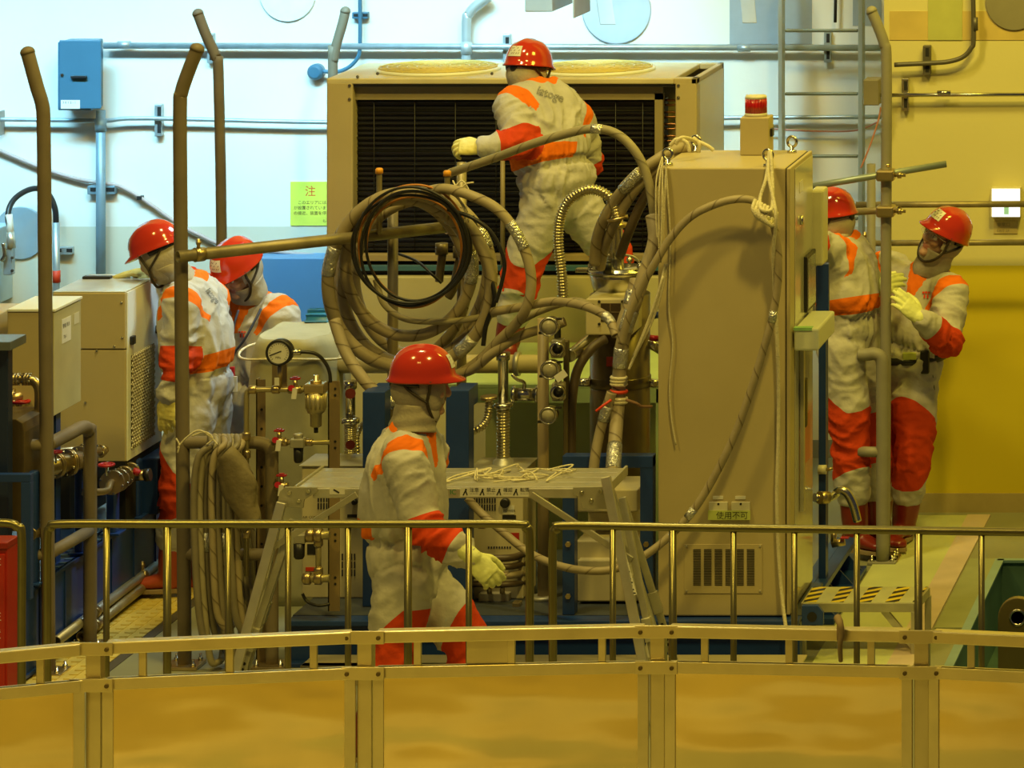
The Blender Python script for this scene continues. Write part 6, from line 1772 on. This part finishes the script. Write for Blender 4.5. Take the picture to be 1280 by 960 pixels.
def person(lab, J, fc, hf, hu, hood_cover=0.0, glv=None, glabel=None, bootm=boot, scale=1.0, tag_back=False, goggles=False, curlL=None, curlR=None,
           nrmL=None, nrmR=None, handL=None, handR=None, toe=((1, 0, 0), (1, 0, 0)), seed=1, group=None, knee=0.0):
    J = {k: (P(*v) if not isinstance(v, Vector) else v) for k, v in J.items()}
    base_z = min(J['anL'].z, J['anR'].z) - 0.09
    t = thing('person', lab, 'person', (J['pelvis'].x, J['pelvis'].y, base_z), group)
    glv = glv or glove
    fc = Vector(fc).normalized()
    lat_s = (J['shL'] - J['shR']).normalized()
    lat_h = (J['hipL'] - J['hipR']).normalized()
    pv, nk = J['pelvis'], J['neck']
    up = (nk - pv).normalized()
    L = (nk - pv).length
    sw = (J['shL'] - J['shR']).length / 2
    bend = -fc * 0.03 * 1.0
    ts = (-0.17, 0.0, 0.13, 0.20, 0.27, 0.38, 0.55, 0.74, 0.87, 0.95, 1.03)
    sp = [pv + up * L * a + bend * math.sin(max(0, min(1, a)) * math.pi) for a in ts]
    lats = [lat_h.lerp(lat_s, max(0, min(1, a))).normalized() for a in ts]
    wd = [.12, .190, .190, .172, .196, .208, .206, .202, .178, .128, .080]
    dp = [.11, .152, .150, .134, .158, .166, .158, .142, .122, .104, .082]
    # body under the clothes, with the head: one continuous surface
    H = J['head']
    R3 = frame3(hf, hu)
    b = head_mb(H, R3)
    torso(b, sp[:-1], lats[:-1], [x * 0.82 for x in wd[:-1]], [x * 0.8 for x in dp[:-1]])
    limb(b, [sp[-4], nk - up * 0.04, H + R3 @ Vector((.0, 0, -.05))], [.050, .046, .050])
    for s in 'LR':
        limb(b, [nk - up * 0.07, J['sh' + s], J['el' + s], J['wr' + s]], [.05, .052, .042, .028])
        hd = Vector(handL if s == 'L' else handR).normalized()
        limb(b, [J['wr' + s], J['wr' + s] + hd * 0.05], [.02, .016])
        limb(b, [J['hip' + s], J['kn' + s], J['an' + s]], [.085, .058, .042])
    me = fuse(b, 0.0065, 2)
    at = me.attributes.new('lip', 'FLOAT', 'POINT')
    Ri = R3.transposed()
    vals = []
    for v in me.vertices:
        q = Ri @ (v.co - H)
        lipv = 1.0 if (q.x > .078 and abs(q.y) < .024 and -.069 < q.z < -.047) else 0.0
        brow = 1.0 if (q.x > .075 and .014 < abs(q.y) < .046 and .030 < q.z < .040) else 0.0
        vals.append(max(lipv * 0.8, brow))
    at.data.foreach_set('value', vals)
    body = put('body', me, skin, t)
    for s in (1, -1):
        c = H + R3 @ Vector((.083, .031 * s, .008))
        o = part('eye', MB().ell(c, (.011, .014, .010), R3, 14, 10), eyew, t)
        part('iris', MB().ell(c + R3 @ Vector((.0075, 0, 0)), (.0045, .006, .006), R3, 12, 8), eyed, o)
    # coverall
    b = MB()
    torso(b, sp, lats, wd, dp)
    for s in 'LR':
        sg = 1 if s == 'L' else -1
        inner = nk - up * 0.10 + lat_s * sg * 0.06
        el, sh, wr = J['el' + s], J['sh' + s], J['wr' + s]
        limb(b, [inner, sh, sh.lerp(el, .5), el, el.lerp(wr, .45), el.lerp(wr, .92)], [.088, .094, .088, .080, .074, .056], 18)
        hp, kn, an = J['hip' + s], J['kn' + s], J['an' + s]
        limb(b, [hp.lerp(pv, .25) + up * .02, hp - up * .02, hp.lerp(kn, .5), kn, kn.lerp(an, .35), kn.lerp(an, .56)], [.118, .126, .116, .098, .096, .088], 20)
    me = fuse(b, 0.0095, 4)
    rnd = Vector((seed * 3.1, seed * 1.7, seed))
    wz = sp[3]
    SG = segs(J, sp)
    ns = [v.normal.copy() for v in me.vertices]
    cs = [v.co.copy() for v in me.vertices]
    flat = []
    for c, vn in zip(cs, ns):
        g = 0.0
        for k in ('elL', 'elR', 'knL', 'knR'):
            g = max(g, 1 - (c - J[k]).length / 0.22)
        h = (c - wz).dot(up)
        g = max(g, 1 - abs(h) / 0.16, 0)
        q = Vector((c.x * 1.0, c.y * 1.0, c.z * 1.5)) + rnd
        # cloth folds: across the limb at the joints, gathered at the waist, slack elsewhere
        best, nm = 1e9, None
        for k, (p0, p1, r) in SG.items():
            d = p1 - p0
            s_ = max(0.0, min(1.0, (c - p0).dot(d) / d.dot(d)))
            dd = (c - (p0 + d * s_)).length / r
            if dd < best:
                best, nm, ax_ = dd, k, d.normalized()
        p0 = SG[nm][0]
        al = (c - p0).dot(ax_)
        rad_ = (c - p0) - ax_ * al
        wob = noise.noise(c * 5 + rnd) * 0.06
        if nm == 'tor':
            e1 = lat_s * rad_.dot(lat_s) + fc * rad_.dot(fc)
            qa = e1 * 9 + up * (al * 4 + wob * 20) + rnd
            qb = e1 * 22 + up * al * 3 + rnd
            gath = max(0, 1 - abs(h) / 0.10)
            w = (0.25 - abs(noise.noise(qa)) ** 0.8) * 0.030 + (0.25 - abs(noise.noise(qa * 2.1))) * 0.012 + (abs(noise.noise(qb)) - 0.2) * 0.045 * gath
        else:
            tw = rad_ * 7 + ax_ * ((al + wob + 0.25 * rad_.dot(fc)) * (15 if nm[0] in 'uf' else 11)) + rnd
            w = (0.25 - abs(noise.noise(tw)) ** 0.8) * (0.016 + 0.028 * g) + (0.25 - abs(noise.noise(tw * 2.0))) * 0.010
        w += noise.noise(q * 4) * 0.008
        if abs(h) < 0.022:
            w -= 0.007
        flat += (c + vn * w)[:]
    me.vertices.foreach_set('co', flat)
    me.update()
    A, B = [], []
    for v in me.vertices:
        c = v.co
        a = -0.05; bb = -0.05
        # which limb
        best, bl = 1e9, None
        for nm, (p, q, r) in SG.items():
            d = q - p
            s_ = max(0.0, min(1.0, (c - p).dot(d) / d.dot(d)))
            dist = (c - (p + d * s_)).length / r
            if dist < best:
                best, bl = dist, (nm, s_, (c - p).dot(d.normalized()), d.length)
        nm, s_, al, ln = bl
        for s in 'LR':
            sh, el = J['sh' + s], J['el' + s]
            sg = 1 if s == 'L' else -1
            ax = (lat_s * sg * 0.75 + (el - sh).normalized() * 0.65).normalized()
            x = (c - sh).dot(ax)
            rad = ((c - sh) - ax * x).length
            if rad < 0.16 and nm[:3] in ('tor', 'uar') and nm[3:] in ('', s):
                # wide on the shoulder, tapering to the armpit
                hw = 0.027 + 0.17 * max(-0.10, min(0.06, (c - sh).dot(up)))
                a = max(a, hw - abs(x - 0.005))
        if nm[:3] == 'far':
            bb = max(bb, min(al + 0.05, 0.62 * ln - al))
        if nm[:3] == 'uar':
            bb = max(bb, al - (ln - 0.05))
        if nm == 'tor':
            h = (c - wz).dot(up)
            back = (c - (wz + up * h)).dot(-fc)
            a = max(a, min(h - 0.012, 0.075 + 0.02 * back / 0.15 - h, back - 0.055))
            r2 = (c - nk)
            ang = r2.dot(fc)
            a = max(a, 0.104 + (0.10 if (ang > 0.03 and abs(r2.dot(lat_s)) < 0.040 - 0.25 * (-r2.dot(up) - 0.09)) else 0) - r2.length)
        if nm[:3] in ('thi', 'shi'):
            s = nm[3:]
            kn = J['kn' + s]
            hp, an = J['hip' + s], J['an' + s]
            pos = (al - ln) if nm[:3] == 'thi' else al      # distance below the knee
            out = (c - kn)
            fr = out.dot(fc) / 0.09
            bb = max(bb, min(pos + 0.13 + knee + 0.09 * max(-1, min(1, fr)), 0.13 + knee * 0.5 + 0.05 * fr - pos))
        A.append(a); B.append(bb)
    for nm, vals in (('accent_a', A), ('accent_b', B)):
        at = me.attributes.new(nm, 'FLOAT', 'POINT')
        at.data.foreach_set('value', vals)
    suit = put('coverall', me, suitm, t)
    # hood
    hb = MB()
    nu, nv = 44, 30
    grid = []
    for i in range(nv + 1):
        ph = math.pi * i / nv
        row = []
        for k in range(nu):
            th = 2 * math.pi * k / nu
            q = Vector((math.cos(th) * math.sin(ph) * (.104 if math.cos(th) > 0 else .122) - .002, math.sin(th) * math.sin(ph) * .092, math.cos(ph) * .130 - .006))
            if q.z < -.03:
                q.x = q.x * (1 - 0.1 * (-.03 - q.z) / .1) + 0.012 * (-.03 - q.z) / .1
            q *= 1 + 0.03 * noise.noise(q * 22 + rnd)
            row.append(q)
        grid.append(row)
    idx = {}
    for i in range(nv):
        for k in range(nu):
            l = (k + 1) % nu
            quad = [grid[i][k], grid[i][l], grid[i + 1][l], grid[i + 1][k]]
            c = sum(quad, Vector()) / 4
            wy, wz0, wz1 = 0.079 - hood_cover * .055, -.100 + hood_cover * .004, .05
            if c.x > 0.008 + hood_cover * .073 and abs(c.y) < wy and wz0 < c.z < wz1:
                continue
            ii = []
            for (p, q, co) in ((i, k, quad[0]), (i, l, quad[1]), (i + 1, l, quad[2]), (i + 1, k, quad[3])):
                if (p, q) not in idx:
                    idx[(p, q)] = len(hb.v)
                    hb.v.append(H + R3 @ co)
                ii.append(idx[(p, q)])
            hb.face(ii, True)
    hd0 = H + R3 @ Vector((-.006, 0, -.06))
    nb = nk - up * 0.03
    q = cr([hd0, hd0.lerp(nb, .5) - Vector((0, 0, 0)), nb], 6)
    rs = []
    for i, c in enumerate(q):
        f = i / (len(q) - 1)
        rx = .092 * (1 - f) + .100 * f
        ring_ = []
        for k in range(32):
            a = 2 * math.pi * k / 32
            w = 1 + 0.035 * math.sin(f * 13 + 2 * math.sin(a + seed)) * (0.3 + f)
            d = (R3 @ Vector((math.cos(a), math.sin(a) * .92, 0)))
            d2 = fc * math.cos(a) + lat_s * math.sin(a)
            ring_.append(c + d.lerp(d2, f) * rx * w)
        rs.append(ring_)
    hb.rings(rs, cap=False)
    ho = part('hood', hb, hoodm, t)
    sm = ho.modifiers.new('solid', 'SOLIDIFY'); sm.thickness = 0.004; sm.offset = 0
    # helmet
    hl = MB()
    n = 48
    rs = []
    zc = 0.046
    Tt = Matrix.Rotation(math.radians(-4), 3, 'Y')
    LH = lambda v: H + R3 @ (Tt @ Vector(v))

    def brim(a):
        return 0.007 + 0.034 * max(0, math.cos(a)) ** 4 + 0.004 * max(0, -math.cos(a)) ** 2
    prof = []
    rs.append([LH((math.cos(a) * .118, math.sin(a) * .098, zc - .006)) for a in [2 * math.pi * k / n for k in range(n)]])
    rs.append([LH((math.cos(a) * (.134 + brim(a)), math.sin(a) * (.112 + brim(a) * .8), zc - .012 - .010 * max(0, math.cos(a)))) for a in [2 * math.pi * k / n for k in range(n)]])
    rs.append([LH((math.cos(a) * (.134 + brim(a)), math.sin(a) * (.112 + brim(a) * .8), zc - .007 - .010 * max(0, math.cos(a)))) for a in [2 * math.pi * k / n for k in range(n)]])
    rs.append([LH((math.cos(a) * .136, math.sin(a) * .114, zc + .002)) for a in [2 * math.pi * k / n for k in range(n)]])
    for i in range(1, 13):
        e = math.pi / 2 * i / 12
        r = max(math.cos(e) ** 0.82, 0.012)
        z = zc + .004 + .122 * math.sin(e)
        row = []
        for k in range(n):
            a = 2 * math.pi * k / n
            y = math.sin(a) * .111 * r
            ridge = .006 * math.exp(-(y / .016) ** 2) * (math.sin(e) ** 0.5) + .004 * (math.exp(-((abs(y) - .055) / .006) ** 2)) * math.sin(2 * e)
            row.append(LH((math.cos(a) * .132 * r, y, z + ridge)))
        rs.append(row)
    hl.rings(rs)
    he = part('helmet', hl, helm, t, 0, 'glossy red safety helmet')
    # label patch on the front (or back) of the shell
    lb = MB()
    g = []
    for i in range(5):
        e = math.radians(14 + i * 7)
        row = []
        for k in range(9):
            a = (math.pi if tag_back else 0) + math.radians(-20 + 5 * k)
            r = math.cos(e) ** 0.82
            row.append(LH((math.cos(a) * .1345 * r, math.sin(a) * .1135 * r, zc + .005 + .1235 * math.sin(e))))
        g.append(row)
    b0 = len(lb.v)
    for row in g:
        lb.v += row
    for i in range(4):
        for k in range(8):
            lb.face([b0 + i * 9 + k, b0 + i * 9 + k + 1, b0 + (i + 1) * 9 + k + 1, b0 + (i + 1) * 9 + k], True)
    part('name_sticker', lb, white, he, 0, 'pale name sticker')
    wl = MB()
    for i in (1, 2, 3):
        for k in (1, 2.4, 3.6, 5.2, 6.4):
            e0 = math.radians(14 + i * 7); a0 = (math.pi if tag_back else 0) + math.radians(-20 + 5 * k)
            pnt = lambda da, de: LH((math.cos(a0 + da) * .1352 * math.cos(e0 + de) ** .82, math.sin(a0 + da) * .1142 * math.cos(e0 + de) ** .82, zc + .0055 + .124 * math.sin(e0 + de)))
            if (i * 5 + int(k)) % 3:
                wl.beam(pnt(0, -.03), pnt(.05, .03), 0.003, 0.0006, R3 @ Vector((-1 if tag_back else 1, 0, 0)))
    part('handwriting', wl, M('faded ink', (0.20, 0.14, 0.10), 0.6), he)
    sb = MB()
    LHp = lambda pts: [H + R3 @ Vector(p) for p in pts]
    for s in (1, -1):
        sb.tube(LHp([(.045, .105 * s, .045), (.042, .096 * s, .0), (.036, .091 * s, -.045), (.050, .072 * s, -.095), (.062, .034 * s, -.128), (.064, 0, -.134)]), .0065, 8)
        sb.tube(LHp([(-.075, .082 * s, .035), (-.035, .096 * s, .0), (.036, .093 * s, -.045)]), .006, 8)
    part('chin_strap', sb, strapm, t, 0, 'dark chin strap')
    bb_ = MB()
    bb_.tube(LHp([(math.cos(a) * .112, math.sin(a) * .096, .026) for a in [math.pi * (0.5 + k / 12) for k in range(13)]]), .013, 8)
    bb_.lathe(H + R3 @ Vector((-.112, 0, .018)), R3 @ Vector((-1, 0, 0)), [(0, .02), (.018, .02), (.02, .012)], 16)
    part('headband', bb_, black, t, 0, 'black helmet headband')
    if goggles:
        gb = MB()
        gb.rings([[H + R3 @ Vector((x, math.sin(a) * .068 * w, .006 + math.cos(a) * .022 * w)) for a in [2 * math.pi * k / 24 for k in range(24)]] for x, w in ((.092, 1), (.103, .96), (.108, .8))])
        part('safety_glasses', gb, clearm, t, 0, 'clear safety glasses')
        gf = MB(); gf.tube(LHp([(.0, .09, .012), (.06, .086, .014), (.096, .066, .022), (.108, .03, .03), (.110, 0, .031), (.108, -.03, .03), (.096, -.066, .022), (.06, -.086, .014), (.0, -.09, .012)]), .003, 6)
        part('glasses_frame', gf, steel, t)
    # gloves
    dL = Vector(handL); dR = Vector(handR)
    hand(t, J['wrL'], dL, nrmL, nrm_side(dL, nrmL, 'L'), curlL or (.35, .4, .45, .5), mat=glv, arm=J['elL'])
    hand(t, J['wrR'], dR, nrmR, nrm_side(dR, nrmR, 'R'), curlR or (.35, .4, .45, .5), mat=glv, arm=J['elR'])
    # boots
    for s, td in (('L', toe[0]), ('R', toe[1])):
        an, kn = J['an' + s], J['kn' + s]
        td = Vector(td); td.z = 0; td.normalize()
        sd = Vector((td.y, -td.x, 0))
        gz = an.z - 0.085
        b = MB()
        limb(b, [kn.lerp(an, .48), kn.lerp(an, .75), an, Vector((an.x, an.y, gz + .06))], [.072, .070, .062, .052], 18)
        rs = []
        for (x, w, h) in ((-.085, .022, .05), (-.07, .036, .075), (-.03, .042, .095), (.04, .044, .085), (.10, .050, .062), (.15, .049, .05), (.18, .036, .042), (.195, .014, .03)):
            c = Vector((an.x, an.y, gz + .018)) + td * x
            rs.append([c + sd * w * math.cos(a) + ZU * (h * .5 + h * .5 * math.sin(a)) for a in [2 * math.pi * k / 18 for k in range(18)]])
        b.rings(rs)
        o = put('boot', fuse(b, 0.009, 3), bootm, t)
        out = []
        for k in range(24):
            a = 2 * math.pi * k / 24
            x = math.cos(a)
            out.append(Vector((an.x, an.y, gz)) + td * (.055 + .142 * x) + sd * math.sin(a) * (.044 + .008 * x))
        part('boot_sole', MB().prism(out, (0, 0, .022)), sole, o, 0.003)
    return t, suit, J


def segs(J, sp):
    d = {'tor': (sp[1], sp[8], .16)}
    for s in 'LR':
        d['uar' + s] = (J['sh' + s], J['el' + s], .085)
        d['far' + s] = (J['el' + s], J['wr' + s], .065)
        d['thi' + s] = (J['hip' + s], J['kn' + s], .11)
        d['shi' + s] = (J['kn' + s], J['an' + s], .085)
    return d


def nrm_side(d, n, s):
    """thumb side: for a left hand with its back towards n, fingers along d, the thumb is at n x d ... mirrored for the right"""
    return -1 if s == 'L' else 1


def decal(suit, parent, mb_px, mat, name, lift=0.003):
    """flat marks given in frame pixels, laid onto the cloth along the line of sight"""
    off = ORG[suit]
    bv = BVHTree.FromPolygons([v.co + off for v in suit.data.vertices], [tuple(p.vertices) for p in suit.data.polygons])
    o0 = Vector((CX, 0, CH))
    b = MB()
    keep = []
    for q in mb_px.v:
        d = (P(q.x, q.y, 10) - o0).normalized()
        h = bv.ray_cast(o0, d)
        if h[0] is None:
            b.v.append(Vector((0, 0, 0))); keep.append(False)
        else:
            b.v.append(h[0] - d * lift + h[1] * lift); keep.append(True)
    for f in mb_px.f:
        if all(keep[i] for i in f):
            b.face(list(f))
    used = sorted({i for f in b.f for i in f})
    mp = {k: i for i, k in enumerate(used)}
    b.v = [b.v[k] for k in used]
    b.f = [[mp[i] for i in f] for f in b.f]
    if b.f:
        part(name, b, mat, parent)


def px_text(s, size, x, y, ang=0.0, outline=0.0, sx=1.0, shear=0.0):
    m = text_mb(s, size, (0, 0, 0), (1, 0, 0), (0, 1, 0), 0, outline)
    c, sn = math.cos(math.radians(ang)), math.sin(math.radians(ang))
    for i, q in enumerate(m.v):
        u, v = q.x * sx, -q.y
        m.v[i] = Vector((x + u * c - v * sn, y + u * sn + v * c + shear * u, 0))
    return m


def px_box(x0, y0, x1, y1, n=4):
    b = MB()
    b.v = [Vector((x0 + (x1 - x0) * i / n, y, 0)) for i in range(n + 1) for y in (y0, y1)]
    b.f = [[2 * i, 2 * i + 2, 2 * i + 3, 2 * i + 1] for i in range(n)]
    return b


def logo(suit, x, y, k=1.0):
    b = MB()
    for (x0, y0, x1, y1) in ((-5, -4.5, -2, -2), (-1.4, -4.8, 1.4, -2), (2, -4.5, 5, -2), (-3.2, -1, -1, 4), (1, -1, 3.2, 4)):
        q = px_box(x + x0 * k, y + y0 * k, x + x1 * k, y + y1 * k, 2)
        n = len(b.v)
        b.v += q.v
        b.f += [[i + n for i in f] for f in q.f]
    decal(suit, suit, b, inkr, 'chest_mark')


# walker in front
t, suit, J = person('person in grey coverall and red helmet walking right in front of the platform',
    dict(head=(528, 484, 16.3), neck=(514, 530, 16.3), pelvis=(512, 705, 16.3), shR=(506, 572, 16.12), elR=(532, 660, 16.06), wrR=(590, 697, 16.02),
         shL=(534, 570, 16.48), elL=(512, 655, 16.52), wrL=(498, 705, 16.5), hipR=(506, 722, 16.21), hipL=(522, 722, 16.39),
         knR=(492, 822, 16.2), anR=(456, 925, 16.2), knL=(584, 806, 16.4), anL=(598, 932, 16.4)),
    (0.97, -0.22, 0), (1, 0.10, -0.06), (0.05, 0, 1), hood_cover=0.9, glv=gloveg, handR=(0.72, 0.0, -0.72), handL=(0.1, 0, -1), nrmR=(0.4, -0.9, 0.3), nrmL=(0, 1, 0),
    curlR=(.45, .55, .6, .6), toe=((1, -.1, 0), (1, -.1, 0)), seed=2)
# left worker in profile
t, suit, J = person('person in grey coverall and red helmet facing left beside the chiller, arm hanging down',
    dict(head=(200, 320, 19.24), neck=(233, 346, 19.3), pelvis=(246, 492, 19.3), shL=(226, 380, 19.11), elL=(222, 446, 19.06), wrL=(211, 496, 19.02),
         shR=(262, 374, 19.47), elR=(258, 442, 19.5), wrR=(240, 485, 19.45), hipL=(238, 505, 19.21), hipR=(256, 505, 19.39),
         knL=(226, 612, 19.16), anL=(214, 718, 19.2), knR=(252, 612, 19.4), anR=(256, 722, 19.42)),
    (-0.88, 0.42, 0), (-0.86, 0.12, -0.42), (-0.35, 0.05, 0.92), hood_cover=0.35, glv=glove, bootm=booto, handL=(-0.12, 0, -1), handR=(-0.3, 0, -1), nrmL=(-0.3, -1, 0), nrmR=(0, 1, 0),
    curlL=(.22, .25, .3, .35), toe=((-1, -.1, 0), (-1, 0.1, 0)), seed=3)
decal(suit, suit, px_text('iatoge', 11, 256, 364, 52, 0.2, 0.8), ink, 'back_lettering')
# second left worker, hand on the chiller
t, suit, J = person('person in grey coverall looking down with a lanyard and a hand on the chiller',
    dict(head=(299, 339, 19.72), neck=(315, 370, 19.84), pelvis=(316, 500, 19.87), shL=(349, 390, 19.76), elL=(357, 455, 19.72), wrL=(348, 505, 19.62),
         shR=(282, 382, 19.93), elR=(240, 357, 19.74), wrR=(193, 341, 19.40), hipL=(328, 514, 19.85), hipR=(305, 514, 19.92),
         knL=(332, 625, 19.82), anL=(332, 712, 19.85), knR=(306, 625, 19.92), anR=(304, 708, 19.95)),
    (-0.3, -0.95, 0), (-0.45, -0.72, -0.5), (-0.25, -0.42, 0.86), glv=glove, handR=(-1, -0.12, 0.02), handL=(-0.1, -0.3, -1), nrmR=(0.0, -0.1, 1), nrmL=(1, -0.3, 0),
    curlR=(.12, .14, .16, .2), toe=((-.3, -1, 0), (-.4, -1, 0)), seed=5)
logo(suit, 303, 418, 0.9)
lan = MB(); lan.tube(pp([(326, 386, 19.62), (318, 402, 19.58), (306, 424, 19.55), (294, 440, 19.56), (290, 450, 19.56)]), .006, 8); lan.tube(pp([(298, 388, 19.62), (292, 410, 19.58), (290, 450, 19.56)]), .006, 8)
lo_ = part('lanyard', lan, M('dark navy strap', (0.03, 0.04, 0.09), 0.6), t, 0, 'dark lanyard')
part('badge_clip', MB().box(P(287, 474, 19.55), P(294, 458, 19.57)), redh, lo_, 0.003)
part('badge', MB().box(P(285, 490, 19.55), P(297, 470, 19.56)), white, lo_, 0.002)
# top worker
t, suit, J = person('person in grey coverall seen from behind climbing on the deck before the condenser',
    dict(head=(660, 92, 20.12), neck=(673, 104, 20.05), pelvis=(698, 232, 19.95), shL=(641, 132, 19.91), elL=(652, 178, 19.76), wrL=(602, 184, 19.66),
         shR=(720, 150, 20.09), elR=(735, 205, 20.25), wrR=(700, 215, 20.42), hipL=(683, 246, 19.9), hipR=(715, 246, 20.02),
         knL=(652, 342, 19.86), anL=(634, 430, 19.9), knR=(766, 318, 20.1), anR=(778, 425, 20.16)),
    (0.05, 1, 0.1), (0.4, 0.9, -0.22), (0.1, 0.3, 0.95), glv=glove, handL=(-1, -0.12, 0.05), handR=(-0.5, 0.5, 0), nrmL=(0, -0.75, 0.65), nrmR=(0, 0, 1),
    curlL=(.62, .7, .74, .8), toe=((-.5, 1, 0), (.3, 1, 0)), seed=7, tag_back=True)
decal(suit, suit, px_text('iatoge', 15, 670, 117, 19, 0.2, 0.95), ink, 'back_lettering')
# right worker with his back turned
t, suit, J = person('person in grey coverall with back turned and arm raised behind the cabinet',
    dict(head=(1040, 277, 20.09), neck=(1051, 294, 20.11), pelvis=(1060, 415, 20.09), shL=(1041, 314, 19.97), elL=(1012, 306, 19.81), wrL=(990, 285, 19.89),
         shR=(1061, 322, 20.25), elR=(1073, 385, 20.34), wrR=(1049, 405, 20.44), hipL=(1052, 430, 20.01), hipR=(1072, 430, 20.17),
         knL=(1062, 548, 19.99), anL=(1070, 668, 20.04), knR=(1082, 546, 20.19), anR=(1092, 664, 20.19)),
    (-0.55, 0.83, 0), (-0.85, 0.45, -0.15), (-0.1, 0, 1), glv=gloveg, handL=(-0.4, 0.2, 0.8), handR=(-0.7, 0.4, 0), nrmL=(0, -1, 0), nrmR=(0, 0, 1),
    toe=((.8, -.5, 0), (.8, -.4, 0)), seed=9, knee=0.10)
# right worker looking up
t, suit, J = person('person in grey coverall looking up left with both gloved hands raised and a black belt',
    dict(head=(1178, 299, 20.36), neck=(1163, 335, 20.42), pelvis=(1132, 458, 20.42), shL=(1188, 364, 20.30), elL=(1184, 428, 20.14), wrL=(1150, 398, 19.98),
         shR=(1106, 336, 20.54), elR=(1092, 402, 20.44), wrR=(1091, 364, 20.08), hipL=(1143, 472, 20.37), hipR=(1117, 472, 20.48),
         knL=(1142, 562, 20.3), anL=(1130, 655, 20.36), knR=(1102, 562, 20.45), anR=(1098, 650, 20.5)),
    (-0.42, -0.9, 0), (-0.62, -0.72, 0.34), (0.50, 0.05, 0.86), glv=gloveg, handL=(-0.68, -0.15, 0.72), handR=(0.85, -0.15, 0.35), nrmL=(0.5, -0.85, 0.3), nrmR=(-0.2, -1, 0.4),
    curlL=(.18, .2, .22, .3), curlR=(.4, .45, .5, .55), toe=((-.4, -1, 0), (-.5, -1, 0)), seed=11, goggles=True, knee=0.06)
logo(suit, 1158, 369)
wc = P(1133, 444, 20.42)
bl = MB(); bl.tube([wc + Vector((math.cos(a) * .19, math.sin(a) * .155, 0.008 * math.sin(a))) for a in [2 * math.pi * k / 24 for k in range(24)]], .020, 8, closed=True)
lo_ = part('belt', bl, black, t, 0, 'black belt')
part('buckle', MB().box(P(1128, 450, 20.25), P(1146, 440, 20.28)), M('yellow green tape', (0.52, 0.60, 0.16), 0.5), lo_, 0.003)
part('pouch', MB().box(P(1150, 468, 20.26), P(1163, 436, 20.32)), black, lo_, 0.008)
part('strap_end', MB().beam(P(1160, 440, 20.3), P(1166, 492, 20.32), 0.025, 0.006, (0, 1, 0)), black, lo_)

bpy.data.scenes.remove(TS)
